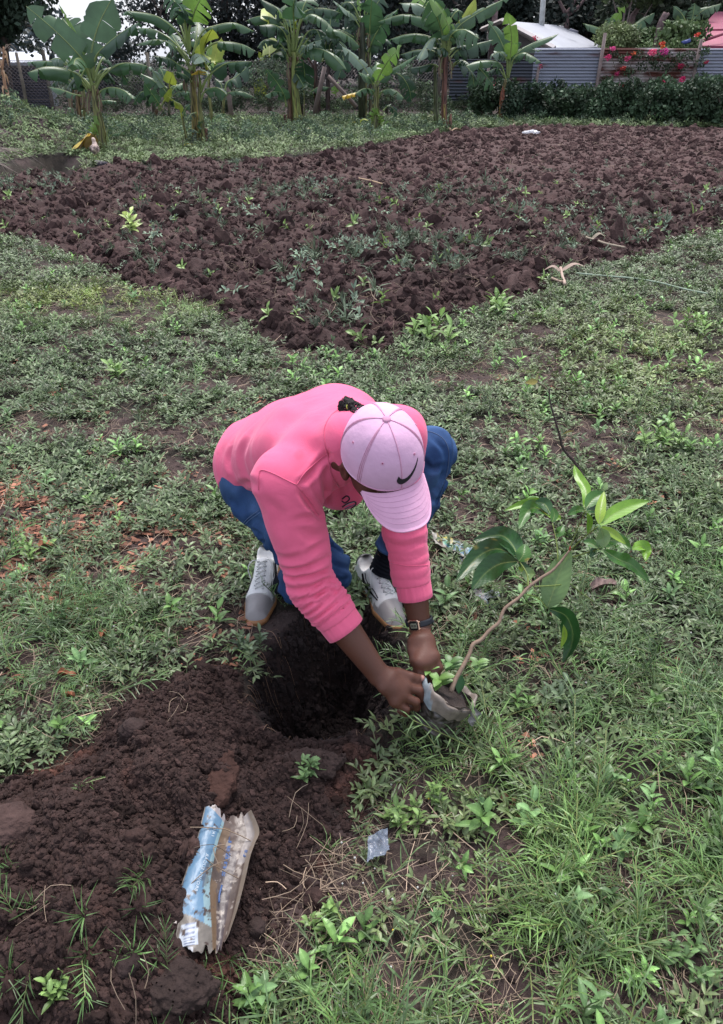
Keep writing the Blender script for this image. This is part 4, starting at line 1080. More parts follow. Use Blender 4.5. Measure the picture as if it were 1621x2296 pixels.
def far_banana():
    y = 33
    root = empty('banana_plant', (AY(1380, 100, y)[0], y, 0), 'banana plant standing beyond the fence behind the feathery bush', 'banana plant', 'banana plants beyond the fence')
    pseudostem(root, K6([(400, 900), (400, 500), (400, 380)]), y, .12, .08)
    for pts, w, c in [([(390, 400), (330, 330), (230, 280), (115, 250)], .45, 'l'), ([(400, 400), (440, 240), (560, 70)], .4, 'b'), ([(390, 400), (400, 280), (430, 170)], .5, 'l'), ([(410, 400), (560, 300), (700, 250), (880, 140)], .45, 'g'), ([(400, 400), (300, 390), (260, 420)], .3, 'g')]:
        banana_leaf(root, K6(pts), y, w, .3, c)
    root = empty('banana_plant', (AY(1560, 60, 34)[0], 34, 0), 'banana plant with long wet leaves over the red roof', 'banana plant', 'banana plants beyond the fence')
    pseudostem(root, K6([(1250, 900), (1250, 400), (1260, 300)]), 34, .12, .08)
    for pts, w, c in [([(1260, 300), (1350, 160), (1450, 90), (1600, 40)], .5, 'l'), ([(1250, 300), (1180, 150), (1080, 60)], .5, 'g'), ([(1260, 300), (1300, 160), (1320, 30)], .45, 'l'), ([(1250, 300), (1150, 230), (1050, 220)], .4, 'g')]:
        banana_leaf(root, K6(pts), 34, w, .3, c)
far_banana()
# blue object on the red roof edge, left alone as a pipe
mb = MB(); mb.tube([AY(1706, 94, 28.5), AY(1736, 90, 28.5)], .05, 6, (.04, .06, .2)) if False else None
mb = MB(); mb.tube([AY(1282.8 + 1180 * .2086, 465 * .2086, 29.6), AY(1282.8 + 1270 * .2086, 435 * .2086, 29.6)], [.06, .06], 8, (.04, .06, .22))
tag(mb.build('plastic_pipe', newmat('blue_plastic', attr='Col', rough=.4)), 'short blue pipe sticking up in front of the red roof', 'pipe')
# black bin-like bag by the very tall clump
_p = gp(802, 246)
def lump(name, p, r, col, label, cat, seed, sc=3.0, amp=.25, mat=None, zs=1.0):
    P0 = np.asarray(p, float)
    f = lambda P: s_ell(P, P0 + [0, 0, r[2] * .7], r) - amp * min(r) * fbm3(P, sc / min(r), 3, seed)
    V, Q = sdf_mesh(f, P0 - np.array(r) * 1.6, P0 + np.array(r) * 2.2, min(r) / 9, 3)
    o = mesh_obj(name, V, Q, mat, col=np.tile(np.array(col), (len(V), 1)))
    return tag(o, label, cat)
lump('black_sack', _p, (.17, .17, .24), (.012, .014, .022), 'black sack standing in the weeds under the leaning brace pole', 'sack', 3, 1.0, .3, newmat('black_plastic', attr='Col', rough=.35))
lump('plastic_bag', gp(1190, 302), (.20, .12, .06), (.78, .78, .82), 'crumpled white plastic bag lying at the far end of the ploughed soil', 'bag', 5, 1.2, .6, newmat('white_plastic', attr='Col', rough=.4, transl=.2))

# dry maize stalk standing at the far left, seen in pieces
mb = MB(); _y = AZ(28, 288)[1]
P = smooth_path([AY(u, v, _y) for u, v in [(28, 290), (24, 255), (18, 215), (9, 180), (5, 155), (8, 128), (8, 105)]], 30)
mb.tube(P, np.linspace(.05, .022, 30) * (1 + .25 * np.sin(np.arange(30) * 1.9)), 8, (.34, .19, .12))
for i in range(2, 28, 2):
    a = i * 2.4; q = P[i]
    V, F, C = strip(smooth_path([q, q + [.08 * math.cos(a), .08 * math.sin(a), .02], q + [.1 * math.cos(a), .1 * math.sin(a), -.2]], 6), .07, (0, -1, .2), (.5, .32, .2)); mb.add(V, F, C)
for k in range(7):
    q = P[-3 - k % 3]; a = k * .9; V, F, C = strip(smooth_path([q, q + [.2 * math.cos(a), 0, .15], q + [.42 * math.cos(a), 0, -.1]], 7), .018, (0, -1, .2), (.3, .22, .17)); mb.add(V, F, C)
tag(mb.build('dead_stalk', straw_mat), 'tall dead stalk with peeling tan leaves standing by the soil heap', 'dead plant')

# dry palm frond heap at the far left
mb = MB(); g = np.random.default_rng(5)
_a = gp(-20, 385, .05)
for k in range(90):
    s = _a + np.array([g.uniform(-.9, -.1), g.uniform(-.5, .5), g.uniform(0, .45)])
    ang = g.uniform(-.9, .5); L_ = g.uniform(.4, .95)
    e = s + np.array([math.cos(ang) * L_, g.uniform(-.3, .3), math.sin(ang) * L_ * .55])
    e[2] = max(e[2], -.15)
    m_ = (s + e) / 2 + [0, 0, g.uniform(.05, .28)]
    c = np.array([.20, .16, .14]) * g.uniform(.4, 1.6)
    V, F, C = strip(smooth_path([s, m_, e], 8), g.uniform(.012, .028), (0, -.7, .7), c); mb.add(V, F, C)
tag(mb.build('palm_frond_heap', straw_mat), 'heap of dry grey palm fronds beside the old pit', 'palm fronds')

# chick (young hen) standing with its back to the camera at the banana foot
def hen():
    b = gp(217, 362)
    q = b + np.array([0, 0, .0]); s = 1.0
    f = lambda P: smin(smin(s_ell(P, q + [0, 0, .20], (.065, .09, .085)), s_cap(P, q + [0, .04, .25], q + [-.015, .06, .34], .045, .028), .04),
                       smin(s_ell(P, q + [-.015, .05, .355], (.028, .034, .030)), s_cap(P, q + [0, -.07, .24], q + [0, -.12, .20], .04, .02), .03), .03) - .004 * fbm3(P, 60, 2, 8)
    V, Q = sdf_mesh(f, q - [.15, .22, .0], q + [.15, .2, .45], .006, 3)
    n = fbm3(V, 30, 3, 4)[:, None]
    C = np.array([.42, .31, .27]) * (1 + n * .3); C = np.where(n > .12, np.array([.11, .08, .075]), C)
    C[V[:, 2] > q[2] + .3] = [.55, .42, .35]
    root = empty('hen', b, 'small speckled young hen standing behind the yellow leaf, back to the viewer', 'hen')
    mesh_obj('body', V, Q, newmat('feathers', attr='Col', rough=.8, sheen=.3), root, col=C)
    for sx in (-.028, .022):
        mb = MB(); mb.tube([q + [sx, 0, .15], q + [sx, .012, .08], q + [sx, 0, .012]], [.014, .009, .006], 6, (.45, .3, .16))
        for a in (-.6, 0, .6, 3.1): mb.tube([q + [sx, 0, .012], q + [sx + .04 * math.sin(a), .04 * math.cos(a), .004]], [.006, .003], 5, (.45, .3, .16))
        mb.build('leg', newmat('hen_leg', attr='Col', rough=.6), root)
    for sx in (-1, 1):
        f2 = lambda P: s_ell(P, q + [sx * .062, -.01, .205], (.014, .075, .055)) - .003 * fbm3(P, 70, 2, 9)
        V, Q = sdf_mesh(f2, q + [sx * .062 - .03, -.11, .13], q + [sx * .062 + .03, .09, .28], .005, 3)
        C = np.where(fbm3(V, 40, 2, 3)[:, None] > 0, np.array([.12, .085, .08]), np.array([.45, .34, .30])); mesh_obj('wing', V, Q, newmat('wing_feathers', attr='Col', rough=.8), root, col=C)
    mb = MB(); mb.tube([q + [-.015, .08, .352], q + [-.015, .10, .346]], [.007, .002], 6, (.5, .35, .1)); mb.build('beak', newmat('beak', attr='Col'), root)
hen()
# stone by the hen
lump('stone', gp(222, 372), (.16, .08, .05), (.07, .06, .075), 'flat grey stone below the hen', 'stone', 12, .9, .3, newmat('stone', attr='Col', rough=.7, bump=[(40, .5, .01)]))
# ------------------------------------------------------------------ the kneeling person
from mathutils.bvhtree import BVHTree
def B1(x, y): return ((750 + x * .67860), (1450 + y * .67860))       # close crop -> source px
def b1(x, y): return ((750 + x * .6786) / 1.7151, (1450 + y * .6786) / 1.7151)
def b2(x, y): return ((850 + x * .70944) / 1.7151, (2000 + y * .70944) / 1.7151)
person = empty('person', AZ(700, 1400), 'person in pink sweatshirt and pale pink cap squatting, both hands on a seedling bag', 'person')
LAT = nrm([.50, .86, 0]); FACE = nrm([.86, -.50, 0])
# joints
hipR = AZ(567, 1085, .44); hipL = AZ(668, 1030, .44); pel = AZ(610, 1030, .49)
waist = AZ(655, 1000, .60); chest = AZ(715, 985, .69); upch = AZ(755, 985, .765)
neckb = AZ(790, 990, .80)
hemL = AZ(893, 1225, .18); hemR = AZ(668, 1308, .10)
shR = AZ(640, 1078, .70); elR = AZ(698, 1308, .43); wrR = AZ(848, 1512, .215)
shL = AZ(893, 972, .75); elL = AZ(908, 1190, .48); wrL = AZ(942, 1408, .225)
kneeR = AZ(722, 1282, .27); ankR = AZ(640, 1290, .10); kneeL = AZ(962, 1020, .50); ankL = AZ(858, 1262, .13)
# cap frame
HU = camdir(.05, .52, .85); HF = camdir(.36, -.80, .46); HF = nrm(HF - HU * (HF @ HU)); HR = np.cross(HF, HU)   # right of the head (viewer left)
C0 = AD(857, 1017, 1.80)
headc = C0 - HU * .035 - HF * .004
chin = C0 - HU * .135 + HF * .062
M_head = np.array([HR, HF, HU])

# --- hands: joint chains given where they are seen, with a height above ground
def J(lst): return [AZ(*b2(x, y), z) for x, y, z in lst]
R_f = [J([(985, 850, .190), (1048, 872, .176), (1075, 905, .155), (1068, 935, .138)]),
       J([(1000, 905, .178), (1072, 925, .160), (1090, 965, .135), (1062, 985, .118)]),
       J([(982, 955, .166), (1055, 985, .145), (1060, 1015, .120), (1025, 1015, .108)]),
       J([(945, 990, .158), (1003, 1025, .135), (1000, 1048, .115), (968, 1035, .105)])]
R_th = J([(895, 842, .208), (960, 828, .205), (1030, 848, .192), (1088, 856, .176)])
R_palm = J([(905, 870, .205), (930, 905, .190), (960, 925, .175)])
L_f = [J([(1150, 740, .205), (1180, 800, .180), (1165, 838, .160), (1130, 840, .150)]),
       J([(1125, 765, .200), (1150, 828, .172), (1128, 862, .150), (1098, 858, .142)]),
       J([(1095, 775, .200), (1108, 840, .168), (1085, 868, .148), (1062, 850, .142)]),
       J([(1068, 770, .205), (1068, 822, .178), (1050, 850, .160), (1040, 828, .152)])]
L_th = J([(1050, 660, .222), (1036, 710, .212), (1046, 765, .195), (1060, 805, .180)])
L_palm = J([(1085, 655, .225), (1105, 700, .212), (1110, 745, .202)])
def hand_sdf(P, wr, palm, fing, th, k=.010):
    d = s_flat(P, wr, palm[0], .027, .030, LATH[0], 1.0, .72)
    d = smin(d, s_flat(P, palm[0], palm[2], .032, .037, LATH[0], 1.05, .55), .02)
    fr = [.0118, .0122, .0115, .0102]
    for f, r in zip(fing, fr):
        d = smin(d, s_cap(P, palm[1], f[0], .015, r * 1.25), .016)
        df = s_cap(P, f[0], f[1], r * 1.15, r * 1.02)
        df = smin(df, s_cap(P, f[1], f[2], r, r * .9), .004); df = smin(df, s_cap(P, f[2], f[3], r * .9, r * .74), .004)
        d = smin(d, df, .005)
    dt = smin(s_cap(P, th[0], th[1], .0155, .0125), s_cap(P, th[1], th[2], .0120, .0112), .006); dt = smin(dt, s_cap(P, th[2], th[3], .0112, .0085), .005)
    return smin(d, dt, .009)
LATH = [None]
def body_sdf(P):
    # head
    d = s_ell(P, headc, (.074, .092, .112), M_head)
    jaw = s_cap(P, C0 - HU * .085 + HF * .018, chin - HF * .008, .058, .028)
    d = smin(d, jaw, .04)
    d = smin(d, s_ell(P, C0 - HU * .060 + HF * .048 + HR * .040, (.026, .024, .028), M_head), .02)      # cheeks
    d = smin(d, s_ell(P, C0 - HU * .060 + HF * .048 - HR * .040, (.026, .024, .028), M_head), .02)
    d = smin(d, s_cap(P, C0 - HU * .018 + HF * .088, C0 - HU * .058 + HF * .108, .009, .014), .012)     # nose
    d = smin(d, s_cap(P, C0 - HU * .092 + HF * .080 - HR * .02, C0 - HU * .092 + HF * .080 + HR * .02, .011, .011), .008)  # lips
    for s in (-1, 1):
        d = smax(d, -s_ell(P, C0 - HU * .022 + HF * .093 + HR * .033 * s, (.017, .012, .010), M_head), .008)
        d = smin(d, s_ell(P, C0 - HU * .022 + HF * .083 + HR * .033 * s, (.012, .012, .011), M_head), .003)
        ear = s_ell(P, C0 - HU * .050 - HF * .014 + HR * .086 * s, (.010, .018, .032), M_head)
        ear = smax(ear, -s_ell(P, C0 - HU * .046 - HF * .008 + HR * .096 * s, (.008, .010, .018), M_head), .004)
        d = smin(d, ear, .008)
    nb = neckb + np.array([0, 0, -.03])
    d = smin(d, s_cap(P, headc - HU * .05 - HF * .010, nb, .042, .045), .02)
    # trunk and legs inside the clothes
    d = smin(d, s_flat(P, nb, chest, .045, .095, LAT, 1.35, .85), .03)
    d = smin(d, s_flat(P, chest, waist, .105, .10, LAT, 1.2, .85), .05)
    d = smin(d, s_flat(P, waist, pel, .10, .115, LAT, 1.2, .9), .05)
    for h, kn, an in ((hipR, kneeR, ankR), (hipL, kneeL, ankL)):
        d = smin(d, s_cap(P, h, kn, .078, .052), .04); d = smin(d, s_cap(P, kn, an, .045, .028), .02)
    # arms
    for sh, el, wr in ((shR, elR, wrR), (shL, elL, wrL)):
        d = smin(d, s_cap(P, upch + (sh - upch) * .4, sh, .06, .05), .04)
        d = smin(d, s_cap(P, sh, el, .048, .042), .03)
        md = el + (wr - el) * .35
        d = smin(d, s_cap(P, el, md, .043, .0445), .02); d = smin(d, s_cap(P, md, wr, .0445, .029), .02)
    LATH[0] = nrm(R_f[0][0] - R_f[3][0]); d = smin(d, hand_sdf(P, wrR, R_palm, R_f, R_th), .010)
    LATH[0] = nrm(L_f[0][0] - L_f[3][0]); d = smin(d, hand_sdf(P, wrL, L_palm, L_f, L_th), .010)
    return d
def bounds(pts, m):
    a = np.array(pts); return a.min(0) - m, a.max(0) + m
allj = [hipR, hipL, pel, waist, chest, upch, shR, elR, wrR, shL, elL, wrL, kneeR, ankR, kneeL, ankL, C0, chin] + [p for f in R_f + L_f for p in f]
lo, hi = bounds(allj, .16)
V, Q = sdf_mesh(body_sdf, lo, hi, .0036, 5, 1.2)
def skin_hook(nt, N, L, b, src, tc):
    b.inputs['Subsurface Weight'].default_value = .06; b.inputs['Subsurface Radius'].default_value = (.02, .008, .005); b.inputs['Subsurface Scale'].default_value = .3
skin = newmat('skin', attr='Col', rough=.55, spec=.4, var=[(14, .88, 1.12)], bump=[(220, .18, .002), (60, .15, .003)], hook=skin_hook)
C = np.tile(np.array([.092, .034, .021]), (len(V), 1))
# lighter palms and finger pads
for ch in (L_palm,):
    dd = np.linalg.norm(V - (ch[2] - np.array([.012, 0, 0])), axis=1); C += (np.array([.17, .075, .055]) - C) * (sstep(.05, .02, dd) * .45)[:, None]
for f in L_f + [L_th]:
    dd = np.linalg.norm(V - f[2], axis=1); C += (np.array([.17, .075, .055]) - C) * (sstep(.018, .008, dd) * .5)[:, None]
dd = np.linalg.norm(V - (R_th[3] + np.array([0.004, -.004, .004])), axis=1); C += (np.array([.42, .21, .18]) - C) * sstep(.012, .006, dd)[:, None]
for f in R_f + L_f:
    for q in (1,):
        dd = np.linalg.norm(V - f[q], axis=1); C *= (1 - .22 * sstep(.014, .006, dd))[:, None]
body = mesh_obj('body', V, Q, skin, person, col=C)
# hands' nails are only seen on the near thumb
# --- sweatshirt
def creases(V, Q, lst, push=1.0):
    """press folds into a cloth mesh along lines drawn on its near side"""
    bv = BVHTree.FromPolygons([tuple(v) for v in V], [tuple(q) for q in Q])
    n = np.cross(V[Q[:, 2]] - V[Q[:, 0]], V[Q[:, 3]] - V[Q[:, 1]]); N_ = np.zeros_like(V)
    for k in range(4): np.add.at(N_, Q[:, k], n)
    N_ /= np.linalg.norm(N_, axis=1)[:, None] + 1e-12
    if ((ORG - V) * N_).sum(1).mean() < 0 and False: N_ = -N_
    D = np.zeros(len(V))
    for pts, r, dep in lst:
        P = smooth_path([[*b1(*p), 0] for p in pts], 40); W = []
        for p in P:
            h = bv.ray_cast(Vector(ORG), Vector(nrm(ray(p[0], p[1]))))
            if h[0] is not None: W.append(h[0][:])
        if len(W) < 4: continue
        W = np.array(W); m = np.linalg.norm(V - W.mean(0), axis=1) < .35; idx = np.nonzero(m)[0]
        dd = np.linalg.norm(V[idx][:, None] - W[None], axis=2); j = dd.argmin(1); dm = dd.min(1)
        t = j / max(1, len(W) - 1); env = np.sin(np.pi * np.clip(t * .92 + .04, 0, 1)) ** .6
        x = dm / r
        D[idx] += dep * env * (np.exp(-x * x) - .45 * np.exp(-((x - 1.7) / .8) ** 2))
    return V - N_ * np.clip(D, -.02, .02)[:, None]
SC_ = [([(725, 795), (690, 765), (640, 705), (600, 645)], .010, .012), ([(715, 805), (640, 800), (560, 810)], .010, .005),
       ([(470, 1085), (560, 1095), (680, 1065), (775, 1010)], .008, .008), ([(490, 1130), (600, 1140), (740, 1095), (805, 1070)], .007, .008), ([(520, 1200), (640, 1200), (750, 1150), (815, 1175)], .007, .007),
       ([(560, 1265), (660, 1250), (750, 1205), (800, 1225)], .006, .006), ([(430, 1000), (520, 1030), (620, 1010)], .010, .005), ([(640, 1000), (700, 960), (745, 940)], .009, .007),
       ([(130, 645), (180, 668), (260, 655), (365, 700)], .009, .010), ([(150, 610), (140, 660), (170, 690)], .008, .008), ([(215, 380), (195, 480), (225, 570)], .018, .006), ([(310, 340), (265, 440), (290, 560)], .020, .006), ([(250, 620), (300, 600), (360, 620)], .012, .006),
       ([(760, 435), (710, 480), (650, 560), (590, 610)], .009, .008), ([(755, 450), (790, 600), (850, 780)], .016, .010), ([(730, 540), (748, 680), (742, 800)], .012, .012), ([(400, 700), (470, 760), (480, 860)], .016, .004), ([(600, 860), (660, 900), (730, 900)], .012, .005),
       ([(1045, 835), (1120, 865), (1300, 845)], .008, .008), ([(1060, 880), (1180, 892), (1300, 868)], .007, .006), ([(1110, 965), (1200, 960), (1290, 930)], .008, .005), ([(430, 230), (520, 260), (640, 250)], .025, .004), ([(560, 330), (640, 400), (720, 430)], .02, .004)]
JC_ = [([(195, 750), (235, 850), (300, 860)], .009, .008), ([(225, 890), (320, 870), (385, 905)], .008, .008), ([(265, 960), (330, 960), (395, 930)], .008, .008), ([(320, 1045), (390, 1020), (450, 1050)], .007, .007), ([(390, 1120), (440, 1100), (480, 1110)], .007, .006),
       ([(715, 900), (780, 960), (865, 1010)], .008, .008), ([(740, 1000), (800, 1060), (880, 1090)], .008, .007), ([(760, 1120), (820, 1150), (870, 1140)], .007, .006), ([(1290, 470), (1340, 520), (1420, 500)], .010, .007), ([(1310, 640), (1350, 700), (1400, 690)], .010, .007),
       ([(1300, 780), (1330, 820), (1370, 800)], .009, .006), ([(1050, 900), (1060, 960), (1100, 1000)], .009, .006)]
shF = R(0)
hemdir = nrm(pel - waist)
def wr_folds(P, a, b, n, amp, seed, t0=0., t1=1.0):
    """bunched cloth: rounded rolls with sharp valleys, broken up round the arm"""
    ab = b - a; t = ((P - a) @ ab) / (ab @ ab)
    ph = t * n + 1.6 * fbm3(P, 6, 2, seed)
    w = np.sqrt(np.abs(np.sin(np.pi * ph)) + .02)
    w2 = np.sqrt(np.abs(np.sin(np.pi * (t * n * 1.7 + 1.3 * fbm3(P, 10, 2, seed + 7)))) + .02)
    m = .15 + 1.1 * np.clip(fbm3(P, 9, 2, seed + 3) * 1.5 + .5, 0, 1)
    return -(.75 * amp * m * (w - .6) + amp * .45 * (w2 - .6)) * sstep(t0 - .12, t0 + .12, t) * sstep(t1 + .12, t1 - .08, t)
cuR = elR + (wrR - elR) * .36; cuL = elL + (wrL - elL) * .50
# neighbours used for the loose front of the shirt
belly = AZ(765, 1118, .52); hemB = AZ(560, 1085, .46); fhem = AZ(700, 1130, .47)
CREASE = [((AZ(705, 1170, .60), AZ(655, 1130, .62)), .016, .016), ((AZ(700, 1195, .58), AZ(660, 1185, .60)), .010, .008), ((AZ(592, 1085, .60), AZ(612, 985, .74)), .022, .008),
          ((AZ(500, 1085, .50), AZ(540, 1000, .62)), .016, .006), ((AZ(540, 1100, .50), AZ(570, 1015, .64)), .014, .005), ((AZ(700, 1090, .66), AZ(760, 1020, .80)), .018, .010),
          ((AZ(520, 1120, .42), AZ(590, 1110, .46)), .010, .010), ((AZ(905, 1115, .60), AZ(945, 1120, .58)), .010, .010), ((AZ(640, 1180, .62), AZ(700, 1240, .50)), .008, .007), ((AZ(610, 1230, .56), AZ(690, 1265, .48)), .008, .006), ((AZ(655, 940, .80), AZ(590, 1000, .72)), .014, .005), ((AZ(560, 960, .70), AZ(520, 1050, .58)), .012, .006), ((AZ(690, 1060, .74), AZ(740, 1100, .64)), .010, .008), ((AZ(680, 1120, .66), AZ(725, 1165, .55)), .009, .010), ((AZ(500, 1100, .46), AZ(600, 1130, .46)), .008, .010)]
def shirt_sdf(P):
    d = s_flat(P, pel + np.array([-.02, .0, .0]), waist, .162, .140, LAT, 1.08, .92)
    d = smin(d, s_flat(P, waist, chest, .140, .140, LAT, 1.15, .90), .06)
    d = smin(d, s_flat(P, chest, upch, .140, .104, LAT, 1.28, .86), .06)
    d = smin(d, s_cap(P, chest - np.array([0, 0, .05]), belly + np.array([0, .03, .03]), .115, .075), .07)         # front hanging down
    for sh, el, cu, s, re, rc in ((shR, elR, cuR, 0, .062, .052), (shL, elL, cuL, 1, .057, .051)):
        d = smin(d, s_cap(P, upch + (sh - upch) * .35 - np.array([0, 0, .01]), sh, .085, .074), .05)
        ar = s_cap(P, sh, el, .078 if s == 0 else .066, re)
        ar = ar + wr_folds(P, sh, el, 6 if s == 0 else 6, .010, 3 + s, .72 if s == 0 else .80, 1.3)
        d = smin(d, ar, .025 if s == 0 else .035)
        fo = s_cap(P, el, cu, re * 1.0, rc * 1.06) + wr_folds(P, el, cu, 4.4 if s == 0 else 3, .012 if s == 0 else .006, 5 + s, -.1, .92)
        d = smin(d, fo, .012)
    # broad soft creases of heavy jersey
    q = P - chest
    d = d + .006 * np.sin(fbm3(P, 3.2, 2, 15) * 9) * .5 + .0035 * fbm3(P, 12, 2, 16)
    # crease under the right arm, and from shoulder to collar
    # open at the hem
    ax = nrm(waist - pel); hp = (P - (pel - ax * .165)) @ ax
    d = smax(d, -hp, .012)
    na = nrm(headc - HU * .06 - neckb)
    d = smin(d, s_cap(P, neckb - na * .01, neckb + na * .085, .070, .058), .03)
    # neck opening
    na = nrm(headc - HU * .06 - neckb)
    d = smax(d, -(s_cap(P, neckb + na * .095, neckb + na * .2, .046, .062)), .006)

    # front slit between arms and chest stays open by itself
    # keep the sleeves' ends cut square
    for el, cu, rc in ((elR, cuR, .052), (elL, cuL, .045)):
        a2 = nrm(cu - el); e = (P - cu) @ a2
        near = np.linalg.norm(P - cu, axis=1) - .13
        d = np.where(near < 0, smax(d, e - .012, .006), d)
    return d
lo, hi = bounds([pel, waist, chest, upch, shR, elR, cuR, shL, elL, cuL, belly], .22)
V, Q = sdf_mesh(shirt_sdf, lo, hi, .0038, 5, 2.0)
V = creases(V, Q, SC_)
def knit_hook(nt, N, L, b, src, tc):
    n = N.new('ShaderNodeTexNoise'); n.inputs['Scale'].default_value = 420; n.inputs['Detail'].default_value = 3
    L.new(tc.outputs['Object'], n.inputs['Vector'])
    bp = N.new('ShaderNodeBump'); bp.inputs['Strength'].default_value = .25; bp.inputs['Distance'].default_value = .002
    L.new(n.outputs['Fac'], bp.inputs['Height'])
    n2 = N.new('ShaderNodeTexNoise'); n2.inputs['Scale'].default_value = 9; n2.inputs['Detail'].default_value = 3; n2.inputs['Distortion'].default_value = 1.2
    L.new(tc.outputs['Object'], n2.inputs['Vector']); b2_ = N.new('ShaderNodeBump'); b2_.inputs['Strength'].default_value = .35; b2_.inputs['Distance'].default_value = .012
    L.new(n2.outputs['Fac'], b2_.inputs['Height']); L.new(bp.outputs[0], b2_.inputs['Normal']); L.new(b2_.outputs[0], b.inputs['Normal'])
    b.inputs['Sheen Weight'].default_value = .25; b.inputs['Sheen Roughness'].default_value = .5; b.inputs['Sheen Tint'].default_value = (1, .7, .85, 1)
pink = newmat('pink_jersey', attr='Col', rough=.9, spec=.15, var=[(5, .96, 1.04)], hook=knit_hook)
PINK = np.array([.78, .135, .250])
C = np.tile(PINK, (len(V), 1)) * (1 + .03 * fbm3(V, 8, 2, 4))[:, None]
# damp spots on the back
for u, v, r in ((b1(590, 440)[0], b1(590, 440)[1], .010),):
    t = AD(u, v, 1); dvec = nrm(t - ORG); q = V - ORG; ds = np.linalg.norm(q - (q @ dvec)[:, None] * dvec, axis=1); C *= (1 - .18 * sstep(r * 1.8, r * .6, ds))[:, None]
shirt = mesh_obj('sweatshirt', V, Q, pink, person, col=C)
bv_s = BVHTree.FromPolygons([tuple(v) for v in V], [tuple(q) for q in Q])
def on_surf(bv, u, v, off=.001):
    d = nrm(AD(u, v, 1) - ORG)
    h = bv.ray_cast(Vector(ORG), Vector(d))
    return (np.array(h[0]) + np.array(h[1]) * (off if h[1].dot(Vector(d)) < 0 else -off)) if h[0] is not None else None
def seam(bv, pts, r, col, mat, parent, name='seam', n=24, off=.0006):
    P = smooth_path([[*p, 0] for p in pts], n); W = [on_surf(bv, p[0], p[1], off) for p in P]; W = [w for w in W if w is not None]
    if len(W) < 3: return None
    keep = [W[0]]
    for w in W[1:]:
        if np.linalg.norm(w - keep[-1]) < .06: keep.append(w)
    if len(keep) < 3: return None
    return MB().tube(keep, r, 6, col).build(name, mat, parent)
SE = PINK * .86
seam(bv_s, [b1(362, 640), b1(362, 560), b1(378, 527), b1(440, 545), b1(520, 585), b1(575, 612)], .0016, SE, pink, shirt)
seam(bv_s, [b1(575, 612), b1(620, 545), b1(690, 480), b1(755, 432)], .0016, SE, pink, shirt)
seam(bv_s, [b1(575, 612), b1(640, 690), b1(700, 780)], .0014, SE, pink, shirt)
seam(bv_s, [b1(850, 160), b1(775, 215), b1(735, 290), b1(735, 370), b1(752, 440), b1(775, 560), b1(830, 640)], .0022, SE * .95, pink, shirt)
seam(bv_s, [b1(575, 1345), b1(650, 1395), b1(740, 1370), b1(840, 1290)], .0014, SE, pink, shirt)
seam(bv_s, [b1(1112, 1055), b1(1200, 1070), b1(1320, 1066)], .0013, SE, pink, shirt)
# ribbed cuffs and waistband
def ring(c, ax, r, w, nn, col, name, mat, parent, sc=(1, 1), lat=None, taper=1.0, ribs=0, thick=.004):
    ax = nrm(ax); lat = nrm(np.cross(ax, [0, 0, 1]) if lat is None else lat - ax * (lat @ ax)); dep = np.cross(ax, lat)
    th = np.linspace(0, 2 * np.pi, nn, endpoint=False); prof = [(-.5, 0), (-.48, 1), (-.25, 1.15), (.25, 1.1), (.46, 1), (.5, .3), (.5, -1.4), (0, -1.6), (-.5, -1.4)]
    V = []
    for a, b in prof:
        k = 1 + (taper - 1) * (a + .5)
        rr = r * k + b * thick + (ribs and .0007 * np.sign(np.sin(th * ribs)) * (b > 0))
        V.append(c + ax * a * w + (np.cos(th) * rr * sc[0])[:, None] * lat + (np.sin(th) * rr * sc[1])[:, None] * dep)
    V = np.vstack(V); F = grid_faces(len(prof), nn, True)
    last = np.stack([np.arange(nn) + (len(prof) - 1) * nn, (np.arange(nn) + 1) % nn + (len(prof) - 1) * nn, (np.arange(nn) + 1) % nn, np.arange(nn)], -1)
    return mesh_obj(name, V, np.vstack([F, last]), mat, parent, col=np.tile(np.array(col), (len(V), 1)))
ring(cuR + nrm(cuR - elR) * .022, cuR - elR, .0500, .052, 72, PINK * 1.02, 'cuff', pink, shirt, ribs=36, taper=.97)
ring(cuL + nrm(cuL - elL) * .024, cuL - elL, .0440, .060, 72, PINK * 1.02, 'cuff', pink, shirt, ribs=36, taper=1.0)
na = nrm(headc - HU * .06 - neckb)
ring(neckb + na * .086, na, .050, .020, 64, PINK * .97, 'collar', pink, shirt, thick=.005, lat=HR, sc=(1.05, 1.0))
# printed mark on the chest, partly hidden: dark and pale bands
pm = newmat('chest_print', attr='Col', rough=.5)
for pts, r_, c in [([b1(835, 690), b1(860, 672), b1(875, 690), b1(850, 712), b1(832, 700)], .0022, (.02, .02, .035)), ([b1(835, 735), b1(870, 712), b1(905, 705), b1(908, 725), b1(870, 750), b1(838, 765)], .0022, (.02, .02, .035)),
                  ([b1(845, 728), b1(880, 712), b1(900, 706)], .002, (.5, .5, .6)), ([b1(850, 745), b1(880, 732), b1(905, 722)], .002, (.15, .12, .2))]:
    seam(bv_s, pts, r_, c, pm, shirt, 'chest_print', 16, .0008)

